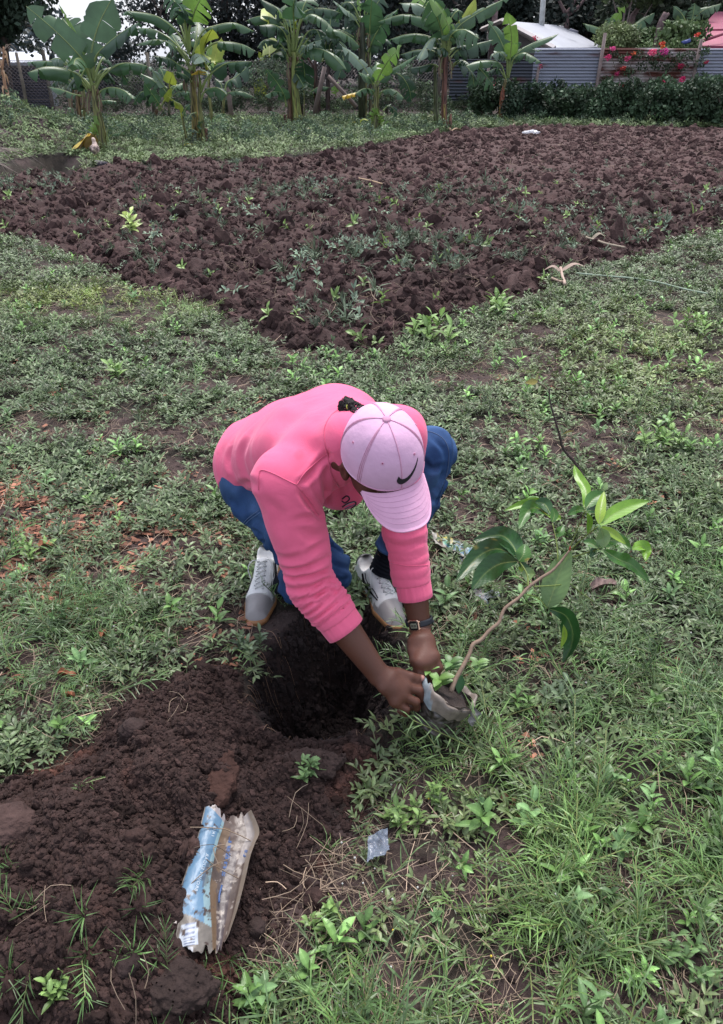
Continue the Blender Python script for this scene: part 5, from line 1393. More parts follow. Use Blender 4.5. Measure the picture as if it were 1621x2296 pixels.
# --- jeans
JC = [((AZ(*b1(180, 790), .45), AZ(*b1(290, 900), .42)), .010, .010), ((AZ(*b1(230, 900), .38), AZ(*b1(330, 860), .44)), .010, .009), ((AZ(*b1(290, 1000), .33), AZ(*b1(380, 920), .40)), .010, .009), ((AZ(*b1(360, 1100), .28), AZ(*b1(440, 1030), .35)), .010, .008), ((AZ(*b1(1300, 520), .50), AZ(*b1(1330, 900), .30)), .012, .008), ((AZ(*b1(760, 920), .35), AZ(*b1(860, 1060), .32)), .010, .007)]
def jeans_sdf(P):
    d = s_flat(P, pel, (hipR + hipL) / 2, .115, .115, LAT, 1.15, .95)
    for h, kn, an, rk, ra in ((hipR, kneeR, hemR, .080, .070), (hipL, kneeL, hemL, .082, .078)):
        d = smin(d, s_cap(P, h, kn, .106, rk), .05)
        f = s_cap(P, kn, an, rk, ra)
        d = smin(d, f, .02)
        q = P - kn; nn = fbm3(P, 7, 2, 33)
        tt = np.linalg.norm(q, axis=1)
        d = d + .004 * np.sin(tt * 95 + nn * 6) * sstep(.22, .04, np.abs(tt - .10)) 
    d = d + .006 * fbm3(P, 9, 3, 34) + .005 * np.sin(fbm3(P, 6, 2, 35) * 16) + .005 * np.abs(fbm3(P, 14, 2, 37))

    e = (P - hemL) @ nrm(hemL - kneeL); near = np.linalg.norm(P - hemL, axis=1) - .13
    d = np.where(near < 0, smax(d, e - .012, .006), d)
    return d
lo, hi = bounds([pel, hipR, hipL, kneeR, kneeL, ankR, ankL], .2)
V, Q = sdf_mesh(jeans_sdf, lo, hi, .0044, 5, 1.8)
V = creases(V, Q, JC_)
def denim_hook(nt, N, L, b, src, tc):
    n = N.new('ShaderNodeTexNoise'); n.inputs['Scale'].default_value = 600; n.inputs['Detail'].default_value = 2
    w = N.new('ShaderNodeTexWave'); w.inputs['Scale'].default_value = 260; w.inputs['Distortion'].default_value = 3
    L.new(tc.outputs['Object'], n.inputs['Vector']); L.new(tc.outputs['Object'], w.inputs['Vector'])
    mx = N.new('ShaderNodeMix'); mx.data_type = 'RGBA'; mx.blend_type = 'OVERLAY'; mx.inputs[0].default_value = .35
    L.new(src, mx.inputs[6]); L.new(n.outputs['Fac'], mx.inputs[7]); L.new(mx.outputs[2], b.inputs['Base Color'])
denim = newmat('denim', attr='Col', rough=.85, spec=.2, var=[(10, .85, 1.18), (45, .9, 1.1)], bump=[(300, .2, .002), (25, .3, .006)], hook=denim_hook)
C = np.tile(np.array([.019, .050, .135]), (len(V), 1))
fade = fbm3(V, 7, 3, 36)
C = C + (np.array([.07, .14, .29]) - C) * (sstep(-.1, .4, fade) * .6)[:, None]
dl = np.linalg.norm(V - kneeL, axis=1)
jeans = mesh_obj('jeans', V, Q, denim, person, col=C)
bv_j = BVHTree.FromPolygons([tuple(v) for v in V], [tuple(q) for q in Q])
ST = np.array([.09, .15, .28])
thr = newmat('denim_seam', attr='Col', rough=.85)
seam(bv_j, [b1(185, 715), b1(215, 780), b1(262, 850), b1(320, 930), b1(370, 1000), b1(430, 1100)], .0013, ST, thr, jeans)
seam(bv_j, [b1(258, 850), b1(300, 800), b1(365, 752)], .0011, ST, thr, jeans)
seam(bv_j, [b1(262, 862), b1(306, 812), b1(370, 766)], .0009, ST * 1.2, thr, jeans)
seam(bv_j, [b1(1275, 305), b1(1350, 315), b1(1410, 355), b1(1437, 420), b1(1432, 520), b1(1400, 640), b1(1365, 760), b1(1330, 880)], .0013, ST * .7, thr, jeans, n=34)
seam(bv_j, [b1(1022, 1010), b1(1060, 1022), b1(1110, 1028)], .0012, ST * .6, thr, jeans)

# --- socks
sockm = newmat('black_sock', attr='Col', rough=.95, spec=.1)
for an, kn in ((ankL, kneeL), (ankR, kneeR)):
    a2 = nrm(kn - an); mb = MB(); k = 60
    path = np.array([an - np.array([0, 0, .04]) + a2 * .16 * i / k for i in range(k)])
    mb.tube(path, .047 + .0022 * np.sin(np.arange(k) * 1.25), 24, (.010, .011, .016)); mb.build('sock', sockm, person)

# --- trainers
leather = newmat('white_leather', attr='Col', rough=.45, spec=.5, var=[(30, .9, 1.05)], bump=[(200, .1, .001)])
gum = newmat('gum_rubber', attr='Col', rough=.55)
def shoe(heel, toe, L_=.30, up=(0, 0, 1), roll=0, laces=True):
    heel = np.asarray(heel, float); ax = nrm(np.asarray(toe, float) - heel); up = nrm(np.asarray(up, float) - ax * (np.asarray(up, float) @ ax)); lt = np.cross(up, ax)  # lt: left of the wearer
    M = np.array([ax, lt, up])
    def loc(P): return (P - heel) @ M.T / 1.13
    SC = 1.13
    def W(x, y, z): return heel + (ax * x + lt * y + up * z) * SC
    def half(x): return np.interp(x, [0, .03, .09, .15, .21, .26, .29, .30], [.020, .034, .036, .038, .048, .043, .026, .012])
    def last(q, grow=0.0):   # plan outline distance
        cx = np.clip(q[:, 0], .03, .27); yc = np.interp(cx, [0, .15, .3], [0, .002, -.006])
        r = np.interp(cx, [.03, .09, .15, .21, .27], [.034, .034, .037, .046, .034]) + grow
        return np.sqrt((q[:, 0] - cx) ** 2 + (q[:, 1] - yc) ** 2) - r
    def sole(P):
        q = loc(P); return smax(last(q, .002), np.abs(q[:, 2] - .010) - .010, .008) * 1.1
    def upper(P):
        q = loc(P); z = q[:, 2]
        h = np.interp(q[:, 0], [0, .02, .06, .10, .14, .19, .24, .28, .31], [.085, .092, .088, .098, .086, .068, .055, .043, .02])
        lean = .35 * np.clip(z - .02, 0, 1)
        d = last(q, -.001) + lean * np.interp(q[:, 0], [.0, .1, .2, .28], [.15, .35, .6, .9])
        d = smax(d, z - h, .03); d = smax(d, .009 - z, .004)
        # ankle opening
        d = smax(d, -s_cap(P, W(.060, 0, .082), W(.045, 0, .16), .036, .05) / 1.13, .006)
        return d
    root = MB()
    lo = heel + np.minimum(0, ax * .36) - .12; hi = heel + np.maximum(0, ax * .36) + .15
    V, Q = sdf_mesh(upper, lo, hi, .0042, 4)
    q = loc(V); C = np.tile(np.array([.68, .68, .68]), (len(V), 1)) * (1 - .12 * sstep(.1, .5, fbm3(V, 25, 3, 8)))[:, None]
    cap = sstep(.218, .226, q[:, 0] + .35 * np.abs(q[:, 1]) * 0 + .03 * (q[:, 2] < .035)) 
    C = C + (np.array([.28, .26, .26]) - C) * cap[:, None]
    heelp = sstep(.032, .026, q[:, 0]) * (q[:, 2] > .055); C = C + (np.array([.012, .012, .014]) - C) * heelp[:, None]
    up_o = mesh_obj('shoe', V, Q, leather, person, col=C)
    V, Q = sdf_mesh(sole, lo, hi, .0045, 4); mesh_obj('sole', V, Q, gum, up_o, col=np.tile(np.array([.30, .14, .055]), (len(V), 1)))
    bv = BVHTree.FromPolygons([tuple(v.co) for v in up_o.data.vertices], [tuple(p.vertices) for p in up_o.data.polygons])
    def snap(x, y, z, off=.0012):
        s = W(x, y, z); c = W(x, 0, z * .4 + .01); d = nrm(s - c)
        h = bv.ray_cast(Vector(c + d * .15), Vector(-d))
        return np.array(h[0]) + d * off if h[0] is not None else s
    bl = (.012, .012, .014)
    for sd in (-1, 1):       # black curved side mark, an open hooked outline
        pts = [snap(.075, sd * .05, .070), snap(.092, sd * .05, .050), snap(.120, sd * .055, .042), snap(.160, sd * .055, .048), snap(.205, sd * .05, .056)]
        MB().tube(smooth_path(pts, 22), np.concatenate([np.linspace(.0035, .0055, 8), np.linspace(.0055, .0022, 14)]), 6, bl).build('side_logo', sockm, up_o)
        pts = [snap(.088, sd * .045, .082), snap(.103, sd * .05, .066), snap(.13, sd * .05, .060), snap(.165, sd * .045, .064), snap(.200, sd * .045, .060)]
        MB().tube(smooth_path(pts, 18), .0016, 5, bl).build('side_logo', sockm, up_o)
    lace = newmat('lace', (.58, .58, .57), rough=.8)
    for i in range(6):
        x = .112 + i * .0165; z = .11 - i * .006
        for (a, b) in (((-1, 0), (1, .012)), ((1, 0), (-1, .012))):
            P0 = snap(x + a[1], a[0] * .018, z, .002); P1 = snap(x + b[1], b[0] * .018, z - .004, .002); Pm = snap(x + .006, 0.0, z + .02, .0045)
            MB().tube(smooth_path([P0, Pm, P1], 9), .0020, 5).build('lace', lace, up_o)
        for sgn in (-1, 1):
            e = snap(x, sgn * .021, z, .0012); MB().tube([e, e + up * .0015], .0024, 6, (.25, .25, .27)).build('eyelet', sockm, up_o)
    for sgn, dx in ((-1, .03), (1, .055)):
        s0 = snap(.115, sgn * .010, .11, .004); MB().tube(smooth_path([s0, s0 + lt * sgn * .02 + up * .012 + ax * .01, s0 + lt * sgn * .035 + ax * dx - up * .005, snap(.12 + dx, sgn * .05, .06, .004)], 14), .0018, 5).build('lace', lace, up_o)
    # stitched rim round the toe cap and collar
    pts = [snap(.222, y, .055 - abs(y) * .6, .0004) for y in np.linspace(-.042, .042, 11)]
    MB().tube(smooth_path(pts, 20), .0010, 5, (.45, .44, .43)).build('seam', leather, up_o)
    return up_o
gz = float(ground_z(np.array([.05]), np.array([2.0]))[0])
shoe(AZ(806, 1288, .006), AZ(905, 1425, .0), up=(.08, .1, 1))
shoe(AZ(606, 1262, .02), AZ(580, 1390, .0), up=(-.05, .1, 1))

# --- watch on the left wrist
wax = nrm(wrL - elL); wc = wrL + wax * (-.020)
blk = newmat('watch_strap', attr='Col', rough=.5)
wobj = ring(wc, wax, .0345, .017, 48, (.012, .014, .022), 'watch', blk, person, thick=.0018, lat=RGT, sc=(1.06, .92))
fd = nrm(camdir(-.42, -.10, .88) - wax * (camdir(-.42, -.10, .88) @ wax)); fc = wc + fd * .0372; sdv = np.cross(wax, fd)
Mw = np.stack([sdv, wax, fd], 1)
gold = newmat('rose_gold', (.75, .50, .36), rough=.25, metal=1.0)
def octo(c, hx, hy, hz, mat, name, col=None, cut=.28):
    pts = [(-hx, -hy + hy * cut), (-hx + hx * cut, -hy), (hx - hx * cut, -hy), (hx, -hy + hy * cut), (hx, hy - hy * cut), (hx - hx * cut, hy), (-hx + hx * cut, hy), (-hx, hy - hy * cut)]
    V = []
    for k, z in ((1, -hz), (1, hz * .6), (.9, hz)):
        V += [[x * k, y * k, z] for x, y in pts]
    V = np.array(V) @ Mw.T + c; n = 8
    F = grid_faces(3, 8, True); mb = MB(); mb.add(V, F, col)
    mb.add(np.vstack([V[16:24], c + fd * hz]), np.array([[i, (i + 1) % 8, 8] for i in range(8)]), col)
    return mb.build(name, mat, wobj, smooth=False)
octo(fc, .0155, .0165, .0042, gold, 'watch_case')
octo(fc + fd * .0042, .0122, .0128, .0008, newmat('watch_face', (.012, .012, .012), rough=.2), 'watch_face')
octo(fc + fd * .0052, .0090, .0068, .0004, newmat('watch_display', (.20, .21, .15), rough=.25), 'display', cut=.05)
dg = newmat('watch_digits', (.01, .01, .01), rough=.4)
for k, x in enumerate((-.0055, -.0020, .0025, .0058)):
    MB().box(fc + fd * .0058 + sdv * x, [.0010, .0036, .0002], Mw).build('digit', dg, wobj, smooth=False)
for s1 in (-1, 1):
    for s2 in (-1, 1):
        MB().tube([fc + sdv * s1 * .0150 + wax * s2 * .0095, fc + sdv * s1 * .0178 + wax * s2 * .0095], .0016, 6).build('button', gold, wobj)
MB().box(wc - fd * .0295 + sdv * .004, [.004, .011, .0025], Mw, (.012, .014, .022)).build('buckle', blk, wobj)
_k = wc + RGT * .030 + np.array([0, 0, 0]); MB().tube([_k, _k + RGT * .010 + wax * .002], [.007, .005], 8, (.012, .014, .022)).build('strap_end', blk, wobj)

# --- cap
CPK = np.array([.66, .40, .57])
capm = newmat('cap_cotton', attr='Col', rough=.85, spec=.2, var=[(22, .95, 1.04)], bump=[(300, .25, .0015), (16, .45, .012)])
ax_, ay_, az_ = .0935, .112, .128
def dome(phi, th, off=0.0):
    """phi around (0 = front), th 0 = top .. 1 = rim"""
    a = th * np.pi / 2 * .985
    r = np.sin(a); z = np.cos(a) ** .92
    pf = np.abs(((phi / (np.pi / 3)) % 1) - .5) * 2       # 1 at panel seam lines (every 60 deg)
    bul = 1 + .012 * (1 - pf ** 2) * np.sin(a) + .004 * np.sin(phi * 5 + th * 6)
    front = np.clip(np.cos(phi), 0, 1)
    x = np.sin(phi) * r * (ax_ + off) * bul; y = np.cos(phi) * r * (ay_ + off) * bul; zz = z * (az_ + off) + .006 * front * np.sin(a)
    zz = zz - .012 * (1 - front) * th ** 3
    return C0[None] + (x[:, None] * -HR) + (y[:, None] * HF) + (zz[:, None] * HU)
nu, nv = 34, 96
T_, PH = np.meshgrid(np.linspace(0, 1, nu), np.linspace(0, 2 * np.pi, nv, endpoint=False), indexing='ij')
Vo = dome(PH.ravel(), T_.ravel()); Vi = dome(PH.ravel(), T_.ravel(), -.0025)
F = grid_faces(nu, nv, True); rim = np.stack([(nu - 1) * nv + np.arange(nv), (nu - 1) * nv + (np.arange(nv) + 1) % nv, nu * nv + (nu - 1) * nv + (np.arange(nv) + 1) % nv, nu * nv + (nu - 1) * nv + np.arange(nv)], -1)
# gap at the back for the strap opening
tc_ = T_.ravel(); pc_ = PH.ravel()
cc = np.tile(CPK, (2 * nu * nv, 1)) * (1 + .03 * fbm3(np.vstack([Vo, Vi]), 20, 2, 6))[:, None]
cap = mesh_obj('cap', np.vstack([Vo, Vi]), np.vstack([F[:, ::-1], F + nu * nv, rim]), capm, person, col=cc)
PKS = np.array([.58, .29, .42])
for k in range(6):
    phi = k * np.pi / 3
    th = np.linspace(.06, 1, 26)
    MB().tube(dome(np.full(26, phi), th, .0004), .0013, 6, PKS).build('panel_seam', capm, cap)
    for dphi in (-.045, .045):
        if k in (1, 5, 2, 4, 3): MB().tube(dome(np.full(24, phi + dphi), np.linspace(.16, 1, 24), .0003), .0008, 5, PKS * .97).build('stitching', capm, cap)
    # eyelet in each panel
    pe = phi + np.pi / 6; c = dome(np.array([pe]), np.array([.60]), .001)[0]
    nn = nrm(c - C0); a1 = nrm(np.cross(nn, HU)); a2 = np.cross(nn, a1)
    t = np.linspace(0, 2 * np.pi, 13); ringp = c + np.cos(t)[:, None] * a1 * .0024 + np.sin(t)[:, None] * a2 * .0024
    MB().tube(ringp, .0009, 5, PKS).tube([c - nn * .001, c + nn * .0003], .0015, 6, (.25, .04, .10)).build('eyelet', capm, cap)
bt = C0 + HU * (az_ + .001)
V, Q = sdf_mesh(lambda P: s_ell(P, bt, (.0095, .0095, .0045), M_head), bt - .015, bt + .015, .0016, 2)
mesh_obj('top_button', V, Q, capm, cap, col=np.tile(PKS * .98, (len(V), 1)))
# brim
def brim(s, t, off=0.0):
    """s -1..1 across, t 0..1 outward"""
    phi = s * .93
    x0 = np.sin(phi) * ax_ * 1.01; y0 = np.cos(phi) * ay_ * 1.01
    ln = .084 * np.clip(1 - np.abs(s) ** 3.2, 0, 1) ** .55
    x = x0 * (1 + .03 * t); y = y0 + ln * t
    z = .004 - .55 * x ** 2 / .1 * .9 - t * ln * .30 - .2 * (t * ln) ** 2 / .1 + off + .004 * np.cos(s) 
    z = z - .002 * t
    return C0[None] + (x[:, None] * -HR) + (y[:, None] * HF) + (z[:, None] * HU)
ns, nt_ = 49, 16
S_, TT = np.meshgrid(np.linspace(-1, 1, ns), np.linspace(0, 1, nt_), indexing='ij')
Va = brim(S_.ravel(), TT.ravel(), .0016); Vb = brim(S_.ravel(), TT.ravel(), -.0016); F = grid_faces(ns, nt_); n0 = ns * nt_
e = np.arange(ns - 1) * nt_ + nt_ - 1; rimf = np.stack([e, e + nt_, e + nt_ + n0, e + n0], -1)
BP = np.array([.68, .38, .54])
brim_o = mesh_obj('brim', np.vstack([Va, Vb]), np.vstack([F, F[:, ::-1] + n0, rimf]), capm, cap, col=np.tile(BP, (2 * n0, 1)))
for t in (.13, .27, .41, .55, .69, .83):
    s = np.linspace(-.93, .93, 40); MB().tube(brim(s, np.full(40, t), .0019), .00055, 4, BP * .84).build('stitching', capm, brim_o)
s = np.linspace(-1, 1, 40); MB().tube(brim(s, np.full(40, 1.0), 0), .0020, 6, BP).build('brim_edge', capm, brim_o)
th = np.linspace(-1.05, 1.05, 40); MB().tube(dome(th, np.full(40, .985), .0012), .0012, 5, PKS * .95).build('panel_seam', capm, cap)
# black swoosh on the front: outline wrapped on the crown
def swoosh(t):       # centre line and half width, (x across, y up) in units of its length
    return None
up_ = [(0.02, .30), (.10, .155), (.22, .10), (.40, .135), (.65, .27), (1.0, .50)]      # upper/inner edge
dn_ = [(0.02, .30), (-.06, .13), (-.01, -.02), (.14, -.09), (.42, .02), (.72, .25), (1.0, .50)]
A = smooth_path([[*p, 0] for p in up_], 28)[:, :2]; B = smooth_path([[*p, 0] for p in dn_], 28)[:, :2]
def onto(uv, off):
    # place in degrees around the crown: x -> phi, y -> th
    x = (uv[:, 0] - .42) * .062; y = (uv[:, 1] - .2) * .062
    ca, sa = math.cos(.12), math.sin(.12); x, y = x * ca - y * sa, x * sa + y * ca
    return dome(.20 - x / (ax_ * .93) * -1 + 0.0, .80 - y / (az_ * 1.45), off)
rows = []
for f in np.linspace(0, 1, 5): rows.append(onto(A * (1 - f) + B * f, .0020))
Vt = np.vstack(rows); rows = []
for f in np.linspace(0, 1, 5): rows.append(onto(A * (1 - f) + B * f, -.0005))
Vb2 = np.vstack(rows); F = grid_faces(5, 28)
edge = np.concatenate([np.arange(27), 112 + np.arange(27)]); ef = np.stack([edge, edge + 1, edge + 1 + 140, edge + 140], -1)
mesh_obj('logo', np.vstack([Vt, Vb2]), np.vstack([F, F[:, ::-1] + 140, ef]), newmat('embroidery_black', (.008, .009, .012), rough=.7), cap)
# --- hair: a small curly bun pushed through the back of the cap
hb = AD(778, 912, 1.86)
f = lambda P: smin(s_ell(P, hb, (.017, .016, .016)), s_cap(P, hb, C0 - HF * .10 - HU * .0 + np.array([0, 0, .01]), .015, .02), .01) - .006 * fbm3(P, 130, 2, 7) - .004
V, Q = sdf_mesh(f, hb - .06, hb + np.array([.12, .08, .06]), .0022, 4)
hm_ = newmat('hair', attr='Col', rough=.75, spec=.3)
hair = mesh_obj('hair', V, Q, hm_, person, col=np.tile(np.array([.010, .008, .008]), (len(V), 1)))
mb = MB(); g = np.random.default_rng(2)
for i in range(160):
    d = nrm(g.normal(size=3)); s = hb + d * .017; t1 = np.cross(d, nrm(g.normal(size=3)))
    k = np.linspace(0, 1, 9)[:, None]; P = s + d * k * .006 + t1 * np.sin(k * 9) * .004 + np.cross(d, t1) * np.cos(k * 9) * .004
    mb.tube(P, .0007, 3, (.012, .010, .010))
mb.build('curl', hm_, hair)
MB().tube(smooth_path([AD(780, 905, 1.84), AD(777, 912, 1.835), AD(781, 922, 1.845)], 8), .0016, 5, (.35, .40, .08)).build('hair_tie', capm, hair)
# hairline below the cap at the temple and nape
f = lambda P: smax(s_ell(P, headc, (.0765, .0945, .114), M_head), np.maximum((P - C0) @ HU + .0, ((P - C0) @ HF) + .012 - .5 * ((P - C0) @ -HU - .02)), .004) + .0015 * fbm3(P, 150, 2, 5)
V, Q = sdf_mesh(f, C0 - .17, C0 + .13, .004, 4)
keep = ((V - C0) @ HU) > -.075; idx = np.cumsum(keep) - 1; Q = Q[keep[Q].all(1)]
mesh_obj('hair', V[keep], idx[Q], hm_, person, col=np.tile(np.array([.012, .009, .009]), (int(keep.sum()), 1)))
# --- ear stud
ec = C0 - HU * .068 - HF * .010 + HR * .086
V, Q = sdf_mesh(lambda P: s_ell(P, ec, (.0032,) * 3), ec - .006, ec + .006, .0009, 2); mesh_obj('earring', V, Q, newmat('gold', (.8, .6, .3), rough=.2, metal=1), person)
# ------------------------------------------------------------------ seedling bag and sapling
def c3(x, y): return (932.9 + x * .3597, 1020.3 + y * .3597)
def c2(x, y): return (495.6 + x * .41364, 1166.2 + y * .41364)
bagb = AZ(969, 1615, .053); bagr = AZ(1005, 1554, .133)
bax = nrm(bagr - bagb); blat = nrm(np.cross(bax, [0, -1, 0])); bdep = np.cross(bax, blat)
bag = empty('seedling_bag', (bagb[0], bagb[1], 0), 'tilted grey plastic seedling bag of soil gripped by both hands beside the hole', 'plant bag')
def bag_pt(th, t, off=0.0):
    r = .058 + .010 * t + off + .0035 * np.sin(th * 3 + 1) + .002 * np.sin(th * 7)
    L_ = np.linalg.norm(bagr - bagb) + .025
    base = bagb - bax * .02
    rr = r * np.clip(np.minimum(1, (t + .02) * 8), 0, 1) ** .45
    p = base + bax * (L_ * t)[..., None] + (np.cos(th) * rr * 1.08)[..., None] * blat + (np.sin(th) * rr)[..., None] * bdep
    return p
def bag_disp(P, a=.004):
    return a * np.abs(fbm3(P, 26, 3, 61)) * 2 + .0025 * fbm3(P, 70, 2, 62)
nt_, nh = 46, 110
TT, TH = np.meshgrid(np.linspace(0, 1, nt_), np.linspace(0, 2 * np.pi, nh, endpoint=False), indexing='ij')
V = bag_pt(TH.ravel(), TT.ravel())
ctr = bagb + bax * ((V - bagb) @ bax)[:, None]; nv_ = V - ctr; nv_ /= np.linalg.norm(nv_, axis=1)[:, None] + 1e-9
V = V - nv_ * bag_disp(V)[:, None]
V[:, 2] = np.maximum(V[:, 2], .004)
def bag_hook(nt, N, L, b, src, tc):
    n = N.new('ShaderNodeTexNoise'); n.inputs['Scale'].default_value = 32; n.inputs['Detail'].default_value = 5; n.inputs['Distortion'].default_value = 1.5
    L.new(tc.outputs['Object'], n.inputs['Vector'])
    r = N.new('ShaderNodeValToRGB'); e = r.color_ramp.elements; e[0].position = .42; e[0].color = (.25, .22, .21, 1); e[1].position = .68; e[1].color = (1.7, 1.7, 1.75, 1)
    L.new(n.outputs['Fac'], r.inputs[0])
    mx = N.new('ShaderNodeMix'); mx.data_type = 'RGBA'; mx.blend_type = 'MULTIPLY'; mx.inputs[0].default_value = 1
    L.new(src, mx.inputs[6]); L.new(r.outputs[0], mx.inputs[7]); L.new(mx.outputs[2], b.inputs['Base Color'])
film = newmat('muddy_film', attr='Col', rough=.28, spec=.6, bump=[(60, .35, .004)], hook=bag_hook)
filmw = newmat('worn_film', attr='Col', rough=.45, spec=.5, var=[(45, .65, 1.2)], bump=[(90, .3, .002)])
C = np.tile(np.array([.060, .050, .045]), (len(V), 1))
mesh_obj('film', V, grid_faces(nt_, nh, True), film, bag, col=C)
# turned-down worn rim
rows = []
for k, (t, o) in enumerate([(.99, -.004), (1.0, .001), (1.01, .005), (.97, .0075), (.88, .0065), (.76, .0048), (.66, .0035)]):
    th = np.linspace(0, 2 * np.pi, nh, endpoint=False)
    droop = (.05 * np.sin(th * 2 + 1.1) * (k > 3) * (k - 3) / 3 + .05 * np.sin(th * 9) * (k == 6))
    tp = np.full(nh, t) + droop * .45
    P_ = bag_pt(th, tp, o); P_ = P_ + .003 * fbm3(P_, 60, 2, 77)[:, None]
    P_ = P_ + bax * (.010 * np.sin(th * 2 + .6) + .004 * np.sin(th * 11))[:, None] * (k in (1, 2))
    rows.append(P_)
V = np.vstack(rows); F = grid_faces(7, nh, True)
thv = np.tile(np.linspace(0, 2 * np.pi, nh, endpoint=False), 7)
C = np.tile(np.array([.185, .15, .125]), (len(V), 1)) * (1 + .25 * fbm3(V, 60, 2, 78))[:, None]
ul = proj(V[0])[0]
pu = np.array([proj(v)[0] for v in V]); C = np.where(((pu < 966) & (pu > 930))[:, None], np.array([.24, .29, .32]), C)
mesh_obj('rim', V, F, filmw, bag, col=C)
# torn flap at the right
fl = AZ(*c2(1352, 1010), .13)
g_ = np.linspace(0, 1, 9); V = []
for i, a in enumerate(g_):
    for j, b_ in enumerate(g_):
        V.append(fl + blat * (.0 + .028 * a) + np.array([0, 0, -.060 * b_]) + bdep * (.012 * math.sin(a * 5 + b_ * 4)) + blat * .006 * math.sin(b_ * 13))
mesh_obj('torn_flap', np.array(V), grid_faces(9, 9), filmw, bag, col=np.tile(np.array([.27, .25, .25]), (81, 1)))
# soil inside
th = np.linspace(0, 2 * np.pi, 40, endpoint=False); rows = []
for r_ in np.linspace(0, 1, 14): rows.append(bagr - bax * .006 + (np.cos(th) * .062 * r_)[:, None] * blat + (np.sin(th) * .058 * r_)[:, None] * bdep)
V = np.vstack(rows); V = V + bax * (.007 * fbm3(V, 50, 3, 5) - .004)[:, None]
mesh_obj('potting_soil', V, grid_faces(14, 40, True), clod_mat0 if False else newmat('potting_soil', (.030, .020, .017), rough=.95, bump=[(150, .9, .004)]), bag)

sap = empty('sapling', (bagr[0], bagr[1], bagr[2] - .01), 'young tree sapling leaning out of the plastic bag, with bright new leaves at its tip', 'sapling')
def zat(v): return float(np.interp(v, [1180, 1260, 1400, 1552], [.46, .38, .26, .142]))
stem_px = [(215, 1475), (245, 1400), (290, 1320), (330, 1245), (355, 1180), (405, 1152), (455, 1095), (515, 1045), (532, 1000), (560, 950), (640, 890), (700, 825), (780, 765), (850, 720), (905, 660), (958, 592)]
P = smooth_path([AZ(*c3(x, y), zat(c3(x, y)[1])) for x, y in stem_px], 60)
rad = np.interp(np.linspace(0, 1, 60), [0, .1, .5, .85, 1], [.0070, .0058, .0047, .0040, .0026]) * (1 + .10 * np.sin(np.arange(60) * 1.3) ** 2)
C_ = (.21, .145, .105)
stm = MB().tube(P, rad, 10, C_).build('stem', newmat('sapling_bark', attr='Col', rough=.8, bump=[(180, .5, .002)], var=[(40, .75, 1.2)]), sap)
_nd = P[-1]; MB().tube([_nd, _nd + [0, .002, .012]], [.004, .001], 6, (.35, .07, .05)).build('bud', straw_mat, sap)
STONE = {'D': (.026, .085, .022), 'M': (.060, .160, .030), 'B': (.17, .34, .035), 'Y': (.26, .40, .05), 'P': (.17, .27, .10), 'U': (.13, .22, .075)}
def vein_hook(nt, N, L, b, src, tc):
    pass
sleaf = newmat('sapling_leaf', attr='Col', rough=.33, spec=.5, transl=.28, var=[(35, .88, 1.12)])
def sleaf_make(pts, w, tone, z0, z1, fold=.25, wav=.0, spots=False, twist=0.0):
    k = len(pts); n = 26
    Pp = smooth_path([AZ(*c3(x, y), z0 + (z1 - z0) * i / (k - 1)) for i, (x, y) in enumerate(pts)], n)
    T = np.gradient(Pp, axis=0); T /= np.linalg.norm(T, axis=1)[:, None]
    tc_ = ORG - Pp; tc_ /= np.linalg.norm(tc_, axis=1)[:, None]
    Nn = tc_ + np.array([0, 0, .5]); Nn -= T * (Nn * T).sum(1)[:, None]; Nn /= np.linalg.norm(Nn, axis=1)[:, None]
    S = np.cross(T, Nn); S = S * math.cos(twist) + Nn * math.sin(twist); Nn = np.cross(S, T)
    dep = (Pp[n // 2] - ORG) @ FWD; wm = w * .3597 / FOC * dep * .5 * 1.12
    t = np.linspace(0, 1, n); prof = np.sin(np.pi * np.clip(t, 0, 1) ** .88) ** .8 * wm; prof[-1] = .0002; prof[0] = .0004
    m = 7; V = []; C = []
    base = np.array(STONE[tone])
    for j in range(-m, m + 1):
        f = j / m; af = abs(f)
        vein = np.cos((t - .20 * af) * 2 * np.pi * 9)
        off = fold * prof * af ** 1.3 + vein * .0008 * (af > 0) * (wm / .02) + wav * np.sin(t * 17 + (j > 0) * 2) * af ** 2 * prof
        V.append(Pp + S * (prof * f)[:, None] + Nn * off[:, None])
        c = np.tile(base, (n, 1)) * (1.0 - .07 * vein * (af > 0))[:, None]
        if j == 0: c = c * .6 + np.array([.20, .28, .09]) * .4
        if spots: c = np.where((fbm3(V[-1], 70, 2, 3) > .45)[:, None], np.array([.22, .20, .04]), c)
        C.append(c)
    V = np.vstack(V); C = np.vstack(C)
    mb = MB(); mb.add(V, grid_faces(2 * m + 1, n), np.clip(C, 0, 1)); mb.tube(Pp - Nn * .0006, np.linspace(.0012, .0004, n), 5, (.28, .36, .12))
    return mb.build('leaf', sleaf, sap)
def petiole(pts, z0, z1, r=.0016, c=(.20, .27, .07)):
    k = len(pts); Pp = smooth_path([AZ(*c3(x, y), z0 + (z1 - z0) * i / (k - 1)) for i, (x, y) in enumerate(pts)], 14)
    MB().tube(Pp, np.linspace(r * 1.3, r, 14), 6, c).build('petiole', sleaf, sap)
zb = zat
petiole([(700, 822), (690, 740), (640, 655)], zat(1316), .37, .0022)
sleaf_make([(640, 655), (600, 560), (520, 500), (350, 532)], 120, 'D', .37, .33, .3, .05)
sleaf_make([(625, 632), (500, 585), (380, 640), (245, 795)], 125, 'D', .37, .27, .3, .05, True)
sleaf_make([(635, 662), (520, 680), (430, 740), (345, 842)], 135, 'D', .37, .28, .25, .03)
sleaf_make([(640, 662), (668, 620), (680, 552)], 85, 'M', .37, .40, .3, 0, True)
sleaf_make([(690, 790), (700, 740), (745, 745)], 70, 'P', .33, .34, .3)
